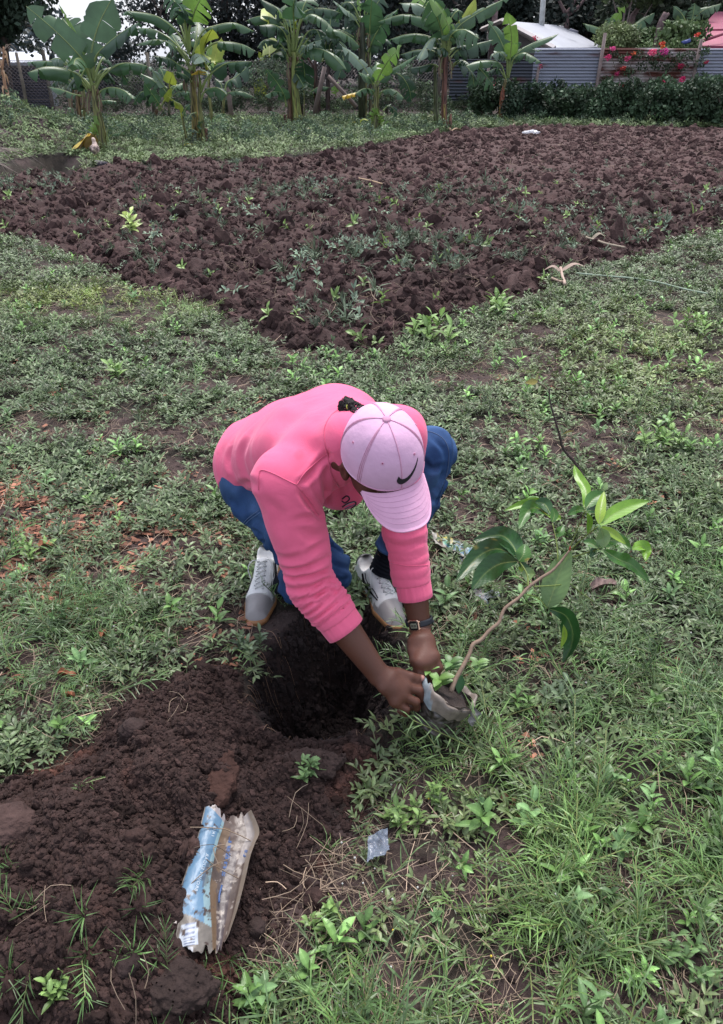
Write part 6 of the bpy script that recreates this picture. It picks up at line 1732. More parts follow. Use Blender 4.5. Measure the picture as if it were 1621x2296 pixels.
sleaf_make([(640, 660), (670, 690), (720, 720)], 40, 'D', .36, .34, .3)
sleaf_make([(645, 690), (655, 710), (660, 730)], 30, 'Y', .35, .34, .3)
petiole([(885, 660), (875, 540), (850, 425)], zat(1258), .45)
sleaf_make([(850, 400), (770, 310), (680, 305), (545, 348)], 62, 'B', .45, .42, .35, .1, True)
sleaf_make([(835, 375), (740, 330), (690, 360), (640, 465)], 95, 'M', .45, .40, .3, .05)
sleaf_make([(840, 370), (800, 305), (740, 292)], 70, 'D', .45, .46, .3)
sleaf_make([(850, 420), (862, 370), (850, 325)], 46, 'M', .45, .48, .3)
sleaf_make([(868, 492), (895, 480), (918, 438)], 54, 'M', .42, .44, .3, 0, True)
sleaf_make([(850, 410), (880, 390), (905, 400)], 40, 'B', .45, .45, .3, .2)
petiole([(955, 588), (1010, 450), (1055, 345)], zat(1232), .53)
sleaf_make([(1048, 330), (1058, 220), (1010, 130), (985, 62)], 56, 'B', .53, .58, .3, .15)
sleaf_make([(1060, 332), (1110, 270), (1180, 230)], 80, 'M', .53, .55, .35)
sleaf_make([(1050, 345), (1000, 345), (942, 375)], 52, 'M', .53, .50, .3)
sleaf_make([(1062, 350), (1130, 345), (1192, 395)], 70, 'D', .53, .50, .3)
sleaf_make([(1065, 358), (1082, 420), (1070, 495)], 34, 'B', .53, .46, .5)
sleaf_make([(1155, 222), (1175, 200), (1190, 168)], 34, 'P', .55, .57, .3)
petiole([(965, 590), (1050, 510), (1135, 445)], zat(1232), .51)
sleaf_make([(1140, 432), (1150, 340), (1172, 225)], 58, 'Y', .51, .56, .3)
sleaf_make([(1145, 440), (1230, 370), (1340, 315), (1458, 284)], 84, 'B', .51, .53, .3)
sleaf_make([(1145, 450), (1225, 490), (1310, 556)], 48, 'Y', .51, .46, .35)
sleaf_make([(1150, 455), (1165, 520), (1135, 595)], 78, 'P', .51, .45, .3)
petiole([(975, 637), (1060, 610), (1140, 588)], zat(1245), .46)
sleaf_make([(1145, 580), (1200, 535), (1270, 540), (1345, 590)], 100, 'M', .46, .45, .3, .15)
sleaf_make([(1165, 590), (1260, 650), (1350, 690), (1462, 798)], 84, 'M', .46, .36, .4, .3)
sleaf_make([(1345, 590), (1400, 570), (1432, 600), (1430, 662)], 74, 'B', .45, .41, .3, .3)
sleaf_make([(1135, 582), (1085, 548), (1040, 540)], 50, 'M', .46, .46, .3)
sleaf_make([(1130, 590), (1110, 600), (1085, 640)], 40, 'D', .46, .43, .3)
petiole([(690, 870), (760, 890), (815, 955)], zat(1330), .27)
sleaf_make([(818, 950), (855, 850), (900, 720), (965, 588)], 150, 'U', .27, .40, .15, 0)
sleaf_make([(822, 955), (930, 1000), (975, 1100), (965, 1200), (915, 1298)], 110, 'D', .27, .08, .55, 0, False, -.5)
sleaf_make([(920, 1060), (925, 1130), (902, 1205)], 30, 'Y', .22, .14, .3)
petiole([(735, 820), (830, 815), (905, 808)], zat(1310), .33); petiole([(962, 803), (1030, 860), (1112, 916)], .33, .24)
petiole([(705, 830), (672, 800), (665, 860)], zat(1318), .28); sleaf_make([(815, 950), (800, 910), (795, 870)], 36, 'M', .27, .29, .3)
# small weeds growing in the bag
mb = MB()
for (x, y, z, s_, cl) in [(1180, 880, .165, 1.3, (.13, .24, .06)), (1125, 830, .17, .9, (.14, .26, .07)), (1390, 790, .12, 1.0, (.11, .20, .06)), (1245, 790, .15, 1.1, (.10, .2, .06))]:
    rr = np.random.default_rng(int(x)); q = AZ(*c2(x, y), z)
    for i in range(7):
        v, f, c = leaf_tmpl(.034 * s_, .018 * s_, .5, .7, .25, 5, np.array(cl) * rr.uniform(.8, 1.3)); mb.add(rot_xyz(v, 0, 0, i * 2.1 + rr.uniform(-.3, .3), q + [0, 0, .004 * i - .01]), f, c)
    mb.tube([q, q - np.array([0, 0, .05])], .0014, 5, (.15, .2, .07))
tag(mb.build('bag_weeds', leaf_mat), 'small green weeds sprouting from the soil of the seedling bag', 'weeds')
V_ = []
sl = MB(); v, f, c = leaf_tmpl(.05, .026, .2, .2, .3, 6, (.03, .11, .03)); q = AZ(*c2(1300, 840), .16)
sl.add(rot_xyz(v, 0, 1.1, -1.8, q), f, c); tag(sl.build('fallen_leaf', leaf_mat), 'dark green leaf tucked inside the bag rim beside the sapling stem', 'leaf')

# ------------------------------------------------------------------ the torn blue packet
def c6(x, y): return (291.5 + x * .2518, 1720.0 + y * .2518)
Lpx = [(672, 300), (655, 400), (595, 640), (525, 850), (470, 1010), (412, 1190), (432, 1330), (398, 1560), (408, 1650)]
Cpx = [(850, 470), (825, 560), (785, 680), (750, 830), (728, 960), (715, 1080), (722, 1300), (735, 1500), (742, 1640)]
Rpx = [(1060, 418), (1128, 610), (1085, 740), (1045, 850), (1010, 1000), (975, 1150), (930, 1320), (880, 1470), (850, 1560)]
def pk_ground(u, v):
    return gp(u, v)
nl, ncr = 140, 72
Lp, Cp, Rp = (smooth_path([[*c6(*p), 0] for p in a], nl) for a in (Lpx, Cpx, Rpx))
def base_plane():
    a = gp(*c6(560, 1000)); b = gp(*c6(980, 900)); c = gp(*c6(640, 1600)); d = gp(*c6(760, 450))
    n = np.cross(b - a, c - d); n /= np.linalg.norm(n); n = n if n[2] > 0 else -n
    return (a + b + c + d) / 4 + np.array([0, 0, .024]), nrm(n + np.array([0, 0, .6]))
pb, pn = base_plane()
def on_plane(u, v):
    d = ray(u, v); return ORG + d * (((pb - ORG) @ pn) / (d @ pn))
def pk(s, t):
    """s 0..1 along, t -1 (left) .. 0 (crease) .. 1 (right)"""
    i = s * (nl - 1); i0 = int(min(i, nl - 2)); fr = i - i0
    l, c, r = (a[i0] * (1 - fr) + a[i0 + 1] * fr for a in (Lp, Cp, Rp))
    uv = c + (l - c) * (-t) if t < 0 else c + (r - c) * t
    w = on_plane(uv[0], uv[1])
    h = (.004 + .011 * math.sin(math.pi * min(1, -t * 1.02)) ** .8) if t < 0 else (.004 + .010 * t - .014 * math.sin(math.pi * t) + .016 * max(0, t - .86) / .14)
    h *= .7 + .3 * math.sin(s * 3)
    return w + pn * h
packet = empty('torn_packet', pb, 'torn muddy plastic packet, pale blue half and brown half, lying open on the heap', 'plastic packet')
S_ = np.linspace(0, 1, nl); T_2 = np.linspace(-1, 1, ncr)
V = np.array([pk(s, t) for s in S_ for t in T_2])
sv = np.repeat(S_, ncr); tv = np.tile(T_2, nl)
crk = .0022 * fbm3(V, 28, 3, 71) + .0010 * fbm3(V, 90, 2, 72) + .002 * np.abs(fbm3(V * [1, 1, 1], 14, 2, 73))
V = V + pn * crk[:, None]
# ragged ends
jag = .010 * vnoise(tv * 9, tv * 0, seed=4)
alongd = nrm(pk(1, 0) - pk(0, 0)); V += alongd * (jag * (np.clip(.04 - sv, 0, .04) / .04 - np.clip(sv - .96, 0, .04) / .04))[:, None]
left = tv < -.02
blue = np.array([.09, .18, .28]); lb = np.array([.20, .30, .33]); mud = np.array([.085, .060, .050]); grey = np.array([.13, .115, .105])
n1 = fbm3(V, 30, 4, 74); n2 = fbm3(V, 110, 3, 75); n3 = fbm3(V, 9, 2, 76)
C = np.tile(grey, (len(V), 1))
isb = left & (sv > .055) & (sv < .735 + .10 * (tv + 1)) & (tv > -.97)
C[isb] = blue; C[isb] *= (1 + .25 * n3[isb])[:, None]
edge = isb & (tv > -.30 + .18 * (1 - sv)); C[edge] = lb
top = left & (sv <= .055); C[top] = [.24, .21, .21]
low = left & ~isb & ~top; C[low] = np.array([.13, .115, .10])
bc = left & (sv > .80) & (sv < .955) & (tv > -.90) & (tv < -.42); C[bc] = [.36, .40, .46]
bars = bc & (tv > -.80) & (tv < -.50); stripe = (np.sin(sv * 260) + .5 * np.sin(sv * 610)) > .1; C[bars & stripe] = [.12, .15, .24]
lw = left & (sv > .965) & (tv < -.55); C[lw] = [.36, .37, .40]
r_ = ~left; C[r_] = mud * (1 + .5 * n1[r_])[:, None]
rt = r_ & (tv > .70) & (sv < .40); C[rt] = np.array([.22, .195, .185])
re_ = r_ & (tv > .90); C[re_] = np.array([.20, .16, .125])
band = r_ & (tv > .28) & (tv < .68) & (sv > .28) & (n1 > -.35); C[band] = np.array([.055, .040, .043]) * 1.0
pale = r_ & (n2 > .28) & (n1 > -.1); C[pale] = [.23, .195, .17]
tan = r_ & (tv < .22) & (sv > .1) & (n1 > -.05); C[tan] = np.array([.13, .085, .052])
spk = left & (n2 > .30) & (n1 > -.12 + .2 * (sv < .3)); C[spk] = [.055, .035, .028]
dirt = left & (fbm3(V, 55, 3, 79) > .28) & (sv > .4); C[dirt] = C[dirt] * .45 + np.array([.03, .02, .016])
V2 = V - pn * .0012; F = grid_faces(nl, ncr)
n0 = len(V)
mesh_obj('film', np.vstack([V, V2]), np.vstack([F[:, ::-1], F + n0]), filmw2 if False else newmat('packet_film', attr='Col', rough=.38, spec=.5, bump=[(70, .25, .003)], transl=.08), packet, col=np.clip(np.vstack([C, C]), 0, 1))
# lettering seen through the film, running up the blue half (mirrored, as in the photograph)
def lettering(txt, uv0, uv1, size, col, name, mat, mirror=True):
    """text from crop point uv0 to uv1 laid on the packet surface"""
    cu = bpy.data.curves.new('txt', 'FONT'); cu.body = txt; cu.size = 1; cu.offset = .018; cu.space_character = 1.15
    to = bpy.data.objects.new('txt', cu); COL.objects.link(to)
    dg_ = bpy.context.evaluated_depsgraph_get(); me = bpy.data.meshes.new_from_object(to.evaluated_get(dg_))
    bpy.data.objects.remove(to); co = np.array([v.co[:] for v in me.vertices]); fs = [tuple(p.vertices) for p in me.polygons]; bpy.data.meshes.remove(me)
    W_ = co[:, 0].max(); x = co[:, 0] / W_; y = (co[:, 1] - .35) * size * (-1 if mirror else 1)
    a = np.array(c6(*uv0)); b = np.array(c6(*uv1)); d = b - a; nn = np.array([d[1], -d[0]]) / np.linalg.norm(d)
    uv = a + x[:, None] * d + y[:, None] * nn
    bvp = BVHTree.FromPolygons([tuple(v) for v in V], [tuple(q) for q in F])
    out = []
    for u, v in uv:
        dd = nrm(ray(u, v)); h = bvp.ray_cast(Vector(ORG), Vector(dd)); q = np.array(h[0]) if h[0] is not None else on_plane(u, v)
        out.append(q + pn * .0007)
    me = bpy.data.meshes.new(name); me.from_pydata([tuple(map(float, o)) for o in out], [], fs); me.materials.append(mat)
    o = bpy.data.objects.new(name, me); COL.objects.link(o); o.parent = packet; o.matrix_parent_inverse = Matrix.Translation(-Vector(packet.location)); return o
wt = newmat('pale_ink', (.34, .40, .46), rough=.5); bt_ = newmat('blue_ink', (.03, .075, .20), rough=.5)
lettering('BROWN SUGAR', (585, 1105), (690, 770), 9.5, None, 'lettering', wt)
lettering('1KG', (735, 625), (755, 530), 8.5, None, 'lettering', wt)
lettering('sugar', (820, 975), (890, 620), 15, None, 'lettering', bt_, False)
lettering('rs', (1010, 800), (1030, 735), 13, None, 'lettering', bt_, False)
MB().tube(smooth_path([on_plane(*c6(x, y)) + pn * .004 for x, y in [(790, 1215), (792, 1150), (815, 1060)]], 8), .0022, 5).build('lettering', bt_, packet)
# small torn corner by the lower left
q = on_plane(*c6(395, 1310)); V3 = []
for a in np.linspace(0, 1, 8):
    for b_ in np.linspace(0, 1, 5):
        uv = np.array(c6(385 + 50 * b_ - 25 * a, 1215 + 190 * a)); V3.append(on_plane(*uv) + pn * (.004 + .004 * math.sin(a * 6 + b_ * 3)))
C3 = np.tile(np.array([.24, .31, .38]), (40, 1)); C3[25:] = [.25, .22, .2]
mesh_obj('torn_corner', np.array(V3), grid_faces(8, 5), filmw, packet, col=C3)

# ------------------------------------------------------------------ other litter on the ground
def sheet(name, quad, h, cols, label, cat, seed=1, nx=40, ny=14, mat=None, crumple=.012, group=None, smooth=True):
    """crumpled film between four view points, resting on the ground"""
    q = [np.array(p, float) for p in quad]; V = []; g = []
    for a in np.linspace(0, 1, nx):
        for b_ in np.linspace(0, 1, ny):
            uv = (q[0] * (1 - a) + q[1] * a) * (1 - b_) + (q[3] * (1 - a) + q[2] * a) * b_
            V.append(AZ(uv[0], uv[1], h)); g.append((a, b_))
    V = np.array(V); g = np.array(g)
    z = ground_z(V[:, 0], V[:, 1]); V[:, 2] = np.maximum(z + .012, h) + crumple * (np.abs(fbm3(V, 22, 3, seed)) * 2.2) + crumple * .4 * fbm3(V, 70, 2, seed + 1)
    V[:, 2] += .02 * (g[:, 1] - .5) ** 2
    e = .15 * crumple * 6; V[:, 0] += .25 * crumple * fbm3(V, 60, 2, seed + 3); V[:, 1] += .6 * crumple * fbm3(V, 40, 2, seed + 4)
    C = cols(g, V); F = grid_faces(nx, ny); n0 = len(V)
    o = mesh_obj(name, np.vstack([V, V - [0, 0, .0015]]), np.vstack([F, F[:, ::-1] + n0]), mat or filmw, None, smooth, np.vstack([C, C]))
    return tag(o, label, cat, group)
def cwrap(g, V):
    C = np.tile(np.array([.27, .25, .22]), (len(V), 1)); a, b_ = g[:, 0], g[:, 1]
    C[(a > .55) & (b_ < .8)] = [.22, .32, .36]; C[(a > .12) & (a < .5) & (b_ < .55)] = [.36, .32, .05]; C[(a > .25) & (a < .55) & (b_ > .3) & (b_ < .6)] = [.12, .30, .20]
    t = (np.sin(a * 95) > .1) & (b_ > .52) & (b_ < .74) & (a > .3) & (a < .96); C[t] = [.05, .16, .30]
    t = (np.sin(a * 70 + 1) > .2) & (b_ > .2) & (b_ < .38) & (a > .62) & (a < .93); C[t] = [.08, .25, .40]
    m = fbm3(V, 60, 3, 5) > .25; C[m] = [.16, .12, .09]
    return C
sheet('plastic_wrapper', [(968, 1198), (1062, 1232), (1052, 1258), (975, 1226)], .03, cwrap, 'crumpled yellow and pale blue printed wrapper between the knee and the sapling', 'wrapper', 11)
def cgrey(g, V):
    C = np.tile(np.array([.23, .22, .22]), (len(V), 1)); C[fbm3(V, 60, 3, 6) > .1] = [.16, .13, .11]; C[fbm3(V, 50, 3, 8) > .25] = [.26, .33, .40]; return C
sheet('plastic_scrap', [(1030, 1250), (1058, 1262), (1050, 1300), (1028, 1290)], .02, cgrey, 'muddy grey strip of torn plastic just below the printed wrapper', 'plastic scrap', 12, 20, 14, None, .016, 'torn plastic scraps in the grass')
sheet('plastic_scrap', [(1058, 1318), (1085, 1330), (1102, 1372), (1070, 1352)], .02, cgrey, 'twisted muddy plastic strip left of the sapling stem', 'plastic scrap', 13, 26, 14, None, .02, 'torn plastic scraps in the grass')
sheet('plastic_scrap', [(1075, 1328), (1118, 1330), (1122, 1344), (1085, 1346)], .03, lambda g, V: np.tile(np.array([.33, .36, .38]), (len(V), 1)) * (1 + .3 * fbm3(V, 60, 2, 3))[:, None], 'small whitish folded plastic strip beside the twisted one', 'plastic scrap', 14, 24, 10, None, .012, 'torn plastic scraps in the grass')
blf = newmat('blue_film', attr='Col', rough=.25, spec=.6, alpha=.5)
sheet('plastic_scrap', [(826, 1882), (868, 1862), (872, 1915), (822, 1940)], .03, lambda g, V: np.tile(np.array([.22, .26, .33]), (len(V), 1)) * (1 + .4 * fbm3(V, 70, 3, 3))[:, None], 'crumpled see-through bluish plastic scrap in the grass right of the packet', 'plastic scrap', 15, 30, 30, blf, .018, 'torn plastic scraps in the grass')
curled_leaf('dried_leaf', gp(1320, 1345, .03), .09, .05, .2, (.16, .11, .10), 'curled grey-brown dead leaf in the grass right of the sapling', 'leaf', None, .2, .15)
# leafless seedling
def c4(x, y): return (991.2 + x * .3885, 758 + y * .3885)
zz = lambda v: float(np.interp(v, [868, 1000, 1096], [.42, .18, 0.0]))
root = empty('bare_seedling', AZ(1325, 1098), 'dark nearly leafless seedling leaning left in the grass behind the sapling', 'seedling')
P = smooth_path([AZ(*c4(x, y), zz(c4(x, y)[1])) for x, y in [(862, 872), (840, 830), (808, 785), (760, 710), (700, 640), (675, 550), (640, 430), (622, 360), (618, 290)]], 40)
P[:, 2] -= .004 * 0
MB().tube(P, np.linspace(.0085, .0028, 40) * (1 + .15 * np.sin(np.arange(40) * 1.7)), 8, (.050, .036, .034)).build('stem', bark_mat, root)
MB().tube(smooth_path([AZ(*c4(618, 320), .40), AZ(*c4(590, 280), .42), AZ(*c4(550, 255), .43)], 8), .0022, 6, (.10, .08, .06)).build('twig', bark_mat, root)
for (x, y, x2, y2, w_, cl) in [(550, 250, 480, 252, .028, (.20, .17, .04)), (552, 245, 556, 195, .022, (.11, .12, .04)), (545, 262, 540, 290, .02, (.20, .20, .13)), (690, 560, 765, 530, .022, (.20, .17, .06))]:
    a = AZ(*c4(x, y), zz(c4(x, y)[1])); b_ = AZ(*c4(x2, y2), zz(c4(x, y)[1]) + .005); L_ = np.linalg.norm(b_ - a)
    v, f, c = leaf_tmpl(L_, w_, .1, .25, .35, 6, cl); d_ = b_ - a; yaw = math.atan2(d_[1], d_[0]); MB().add(rot_xyz(v, -.9, 0, yaw, a), f, c).build('leaf', leaf_mat, root)
V, Q = sdf_mesh(lambda P, c=AZ(1037, 1432, .012): s_ell(P, c, (.019, .017, .017)) - .0006 * fbm3(P, 90, 2, 2), AZ(1037, 1432, .012) - .03, AZ(1037, 1432, .012) + .03, .003, 3)
tag(mesh_obj('green_fruit', V, Q, newmat('fruit_skin', (.030, .10, .018), rough=.45)), 'small round green fruit lying in the grass by the watch hand', 'fruit')
# maize stalks
def c8(x, y): return (804.6 + x * .5036, 291.5 + y * .5036)
def stalk(pts, r, z, col, label, n=40, leaves=(), name='maize_stalk'):
    P = np.array([AZ(*c8(x, y), z) for x, y in pts]); P = smooth_path(P, n)
    rr = r * (1 + .25 * (np.arange(n) % 9 == 0)); mb = MB(); mb.tube(P, rr, 8, col)
    for i, a, L_ in leaves:
        q = P[i]; mb.add(*strip(smooth_path([q, q + [math.cos(a) * L_ * .5, math.sin(a) * L_ * .5, .05], q + [math.cos(a) * L_, math.sin(a) * L_, .01]], 8), .035, (0, -.5, 1), np.array(col) * .9))
    return tag(mb.build(name, straw_mat), label, 'dry stalk', 'dry maize stalks')
stalk([(968, 637), (1050, 645), (1130, 652), (1240, 662), (1350, 682), (1450, 708), (1552, 728)], .0065, .05, (.27, .34, .26), 'long pale dry maize stalk lying on the grass right of the field corner', 44, [])
stalk([(1012, 478), (1060, 492), (1110, 508), (1184, 523)], .010, .08, (.30, .25, .19), 'short thick dry maize stalk lying on the ploughed clods', 24, [(4, .3, .15)])
stalk([(898, 615), (906, 650), (918, 688)], .012, .06, (.38, .28, .23), 'stubby dry maize stump sticking up at the field corner', 12, [(3, 3.0, .15), (2, .4, .25)])
stalk([(860, 660), (880, 668), (905, 676)], .010, .06, (.36, .27, .2), 'short broken maize piece beside the stump', 10)
stalk([(310, 490), (303, 510), (300, 525)], .014, .07, (.5, .42, .33), 'small pale maize husk on the ploughed clods in the middle', 8)
stalk([(0, 215), (50, 225), (105, 240)], .010, .06, (.45, .32, .2), 'thin tan stalk on the ploughed soil left of centre', 14)
# bricks of hard soil and big clods
sclod = newmat('hard_soil', attr='Col', rough=.9, spec=.2, bump=[(80, .8, .008), (260, .5, .003)], var=[(30, .75, 1.2)])
def clod_thing(u, v, r, label, col=(.034, .023, .021), seed=1, amp=.35, dz=0, sc=1.2, name='soil_clod'):
    p = gp(u, v, dz - r[2] * .4)
    f = lambda P: s_ell(P, p + [0, 0, r[2] * .7], r) - amp * min(r) * (fbm3(P, sc * .6 / min(r), 4, seed) * 1.3 + .5 * np.abs(fbm3(P, sc * 2.2 / min(r), 3, seed + 9)))
    V, Q = sdf_mesh(f, p - np.array(r) * 1.7, p + np.array(r) * 2.3, max(.0025, min(r) / 14), 3, 1.5)
    return tag(mesh_obj(name, V, Q, sclod, col=np.tile(np.array(col), (len(V), 1))), label, 'soil clod', 'big clods of dug soil')
clod_thing(8, 1862, (.075, .05, .04), 'reddish hard block of soil at the left edge of the heap', (.062, .038, .034), 31, .3)
clod_thing(492, 1748, (.040, .085, .020), 'smooth reddish spade-cut slab of soil above the blue packet', (.050, .025, .020), 32, .6, -.004, .8)
clod_thing(402, 2215, (.065, .045, .032), 'broad dark clod below the blue packet', (.030, .020, .018), 33, .5, -.006)
clod_thing(285, 2170, (.026, .022, .02), 'small round dark clod left of the broad one', (.032, .021, .02), 34, .3)
clod_thing(575, 2085, (.022, .02, .018), 'small dark clod in the grass right of the packet', (.036, .024, .022), 35, .3)
clod_thing(700, 1715, (.085, .04, .028), 'flat light-brown clod on the near rim of the hole', (.046, .030, .027), 36, .5, -.004)
0 and clod_thing(600, 1830, (.03, .025, .022), 'rounded reddish clod between hole rim and packet', (.07, .033, .027), 37, .3)
clod_thing(300, 1640, (.035, .03, .026), 'rough clod at the top left shoulder of the heap', (.04, .026, .024), 38, .35)
0 and clod_thing(265, 1820, (.024, .02, .018), 'reddish clod on the left flank of the heap', (.075, .036, .028), 39, .3)
# roots in the hole
rr = np.random.default_rng(17); mb = MB()
for k in range(70):
    a = rr.uniform(0, 6.283)
    i = rr.integers(len(HOLE)); hx, hy = HOLE[i]; hx += rr.normal(0, .02); hy += rr.normal(0, .02)
    cx_, cy_ = np.mean(HOLE, axis=0); L_ = rr.uniform(.04, .2); pts = []
    px, py = hx, hy; dx, dy = nrm([cx_ - hx, cy_ - hy, 0])[:2]
    for s in range(7):
        zz_ = float(ground_z(np.array([px]), np.array([py]))[0]) + .006 + (.012 if s in (1, 2) else 0); pts.append([px, py, zz_])
        px += dx * L_ * .1 + rr.normal(0, .006); py += dy * L_ * .1 + rr.normal(0, .006)
    mb.tube(smooth_path(pts, 12), np.linspace(.0010, .0004, 12), 3, np.array([.20, .12, .08]) * rr.uniform(.4, 1.4))
tag(mb.build('roots', straw_mat), 'fine cut roots hanging from the walls of the hole', 'roots', None, 'stuff')
# tiny white and yellow flower heads in the grass
rr = np.random.default_rng(23); mb = MB()
for k in range(130):
    u = rr.uniform(0, 1621); v = rr.uniform(640, 2290); p = AZ(u, v)
    if poly_sd(np.array([p[0]]), np.array([p[1]]), MOUND)[0] < .05 or poly_sd(np.array([p[0]]), np.array([p[1]]), HOLE)[0] < .08 or till_sd(np.array([p[0]]), np.array([p[1]]))[0] < .1: continue
    z = float(ground_z(np.array([p[0]]), np.array([p[1]]))[0]); h = rr.uniform(.025, .05); c = (.5, .5, .47) if rr.random() < .92 else (.6, .45, .05)
    v_, f_ , c_ = T_clod0() if False else (None, None, None)
    q = np.array([p[0], p[1], z + h]); s_ = rr.uniform(.0016, .0034)
    mb.tube([q - [0, 0, s_], q - [0, 0, s_ * .3], q + [0, 0, s_ * .5], q + [0, 0, s_]], [s_ * .5, s_, s_ * .8, s_ * .2], 6, c); mb.tube([[p[0], p[1], z], q], .0007, 3, (.1, .14, .06))
tag(mb.build('flower_heads', straw_mat), 'tiny white and yellow flower heads dotted through the weeds', 'flowers', None, 'stuff')
# orange-brown bark pieces
for (u, v, L_, W_, yaw, lab) in [(145, 1582, .035, .018, .1, 'orange-brown bark piece in the grass above the soil heap'), (70, 1612, .0, 0, 0, ''), (135, 1532, .06, .02, -.2, 'long reddish bark piece left of the heap'), (230, 1450, .028, .015, 1.2, 'small rust-coloured bark piece in the grass'), (92, 1248, .05, .05, .4, 'reddish-brown curled leaf in the bark litter')]:
    if L_: curled_leaf('bark_piece', gp(u, v, .02), L_, W_, yaw, (.28, .11, .06), lab, 'bark', 'bark pieces in the grass', .1, .05)
# ------------------------------------------------------------------ templates
vr = np.random.default_rng(21)
def T_rosette(k, col):
    """low creeping weed: short stems with pairs of small leaves"""
    parts = []; ns = int(vr.integers(2, 5))
    for s in range(ns):
        a = s * 6.283 / ns + vr.uniform(-.5, .5); L_ = vr.uniform(.03, .075); h = vr.uniform(.010, .035)
        end = np.array([math.cos(a) * L_, math.sin(a) * L_, h])
        path = smooth_path([[0, 0, 0], end * .5 + [0, 0, h * .4], end], 5)
        parts.append(strip(path, .003, (0, 0, 1), np.array([.09, .11, .05]), False))
        for j, f in enumerate((.35, .65, 1.0)):
            p = path[int(f * 4)]
            for sg in (-1, 1):
                lc = np.array(col) * vr.uniform(.7, 1.35)
                v, fc, c = leaf_tmpl(vr.uniform(.020, .036), vr.uniform(.007, .0125), vr.uniform(.1, .8), vr.uniform(.3, 1.0), .3, 3, lc)
                parts.append((rot_xyz(v, 0, 0, a + sg * vr.uniform(.5, 1.3) * (1 if f < 1 else .6), p), fc, c))
    return combine(parts)
def T_upright(col, n=7, L=(.035, .06), W=(.012, .02), h=.06, jag=False):
    parts = []
    path = smooth_path([[0, 0, 0], [vr.uniform(-.01, .01), vr.uniform(-.01, .01), h * .5], [vr.uniform(-.015, .015), vr.uniform(-.015, .015), h]], 5)
    v, f = tube(path, .0018, 4); parts.append((v, f[0], np.tile([.13, .18, .07], (len(v), 1))))
    for i in range(n):
        p = path[min(4, 1 + int(3.5 * i / n))]; a = i * 2.4 + vr.uniform(-.3, .3)
        lc = np.array(col) * vr.uniform(.75, 1.3) * (1.0 + .5 * i / n)
        v, fc, c = leaf_tmpl(vr.uniform(*L) * (1.1 - .4 * i / n), vr.uniform(*W), vr.uniform(.2, .6) + .6 * i / n, vr.uniform(.4, 1.0), .3, 4, lc, rib=1.5)
        parts.append((rot_xyz(v, 0, 0, a, p), fc, c))
    return combine(parts)
def T_tuft(col, n=12, L=(.05, .11), W=.0032, spread=.9):
    parts = []
    for i in range(n):
        a = vr.uniform(0, 6.28); l = vr.uniform(*L); t0 = vr.uniform(.25, 1.4)
        d = np.array([math.cos(a), math.sin(a), 0]); b = d * vr.uniform(0, .015)
        path = smooth_path([b, b + d * l * .4 * math.cos(t0) * spread + [0, 0, l * .45 * math.sin(t0)], b + d * l * vr.uniform(.65, 1.0) * spread * math.cos(t0 * .55) + [0, 0, l * vr.uniform(.25, .7) * math.sin(t0)]], 5)
        parts.append(strip(path, W * vr.uniform(.7, 1.3), (-d[1] * .3, d[0] * .3, 1), np.array(col) * vr.uniform(.65, 1.4)))
    return combine(parts)
def T_runner(col):
    """creeping grass stem with blades set alternately"""
    parts = []; Lr = vr.uniform(.09, .2); n = 9; bend = vr.uniform(-.05, .05); rise = vr.uniform(.02, .07)
    path = smooth_path([[0, 0, .004], [Lr * .5, bend, rise * .6], [Lr, bend * 2, rise]], n)
    v, f = tube(path, .0013, 3); parts.append((v, f[0], np.tile([.20, .24, .10], (len(v), 1))))
    for i in range(1, n):
        for q in range(2):
            l = vr.uniform(.035, .075); a = (1 if (i + q) % 2 else -1) * vr.uniform(.35, .95); up = vr.uniform(.1, .8)
            d = np.array([math.cos(a) * math.cos(up), math.sin(a) * math.cos(up), math.sin(up)])
            p = path[i]
            pa = smooth_path([p, p + d * l * .55, p + d * l + [0, 0, -l * vr.uniform(.1, .45)]], 4)
            parts.append(strip(pa, vr.uniform(.0028, .0046), (0, 0, 1), np.array(col) * vr.uniform(.65, 1.45)))
    return combine(parts)
def T_straw(n=5, L=(.04, .14)):
    parts = []
    for i in range(n):
        a = vr.uniform(0, 6.28); l = vr.uniform(*L); o = vr.uniform(-.05, .05, 2)
        d = np.array([math.cos(a), math.sin(a)]); k = vr.uniform(-.02, .02)
        path = smooth_path([[*(o - d * l / 2), vr.uniform(.0, .012)], [o[0] - d[1] * k, o[1] + d[0] * k, vr.uniform(.004, .022)], [*(o + d * l / 2), vr.uniform(0, .02)]], 5)
        v, f = tube(path, vr.uniform(.0005, .0011), 3)
        parts.append((v, f[0], np.tile(np.array([.22, .165, .12]) * vr.uniform(.35, 1.6), (len(v), 1))))
    return combine(parts)
def T_chip(n=7):
    parts = []
    for i in range(n):
        l, w = vr.uniform(.006, .02), vr.uniform(.003, .008); o = vr.uniform(-.05, .05, 2)
        V = np.array([[-l, -w, 0], [l * .8, -w * 1.1, 0], [l, w, 0], [-l * .9, w * .8, 0]]) + np.array([0, 0, .003]); V = rot_xyz(V, vr.uniform(-.4, .4), vr.uniform(-.4, .4), vr.uniform(0, 6.28), (o[0], o[1], .005))
        parts.append((V, np.array([[0, 1, 2, 3]]), np.tile(np.array([.21, .092, .058]) * vr.uniform(.4, 1.7), (4, 1))))
    return combine(parts)
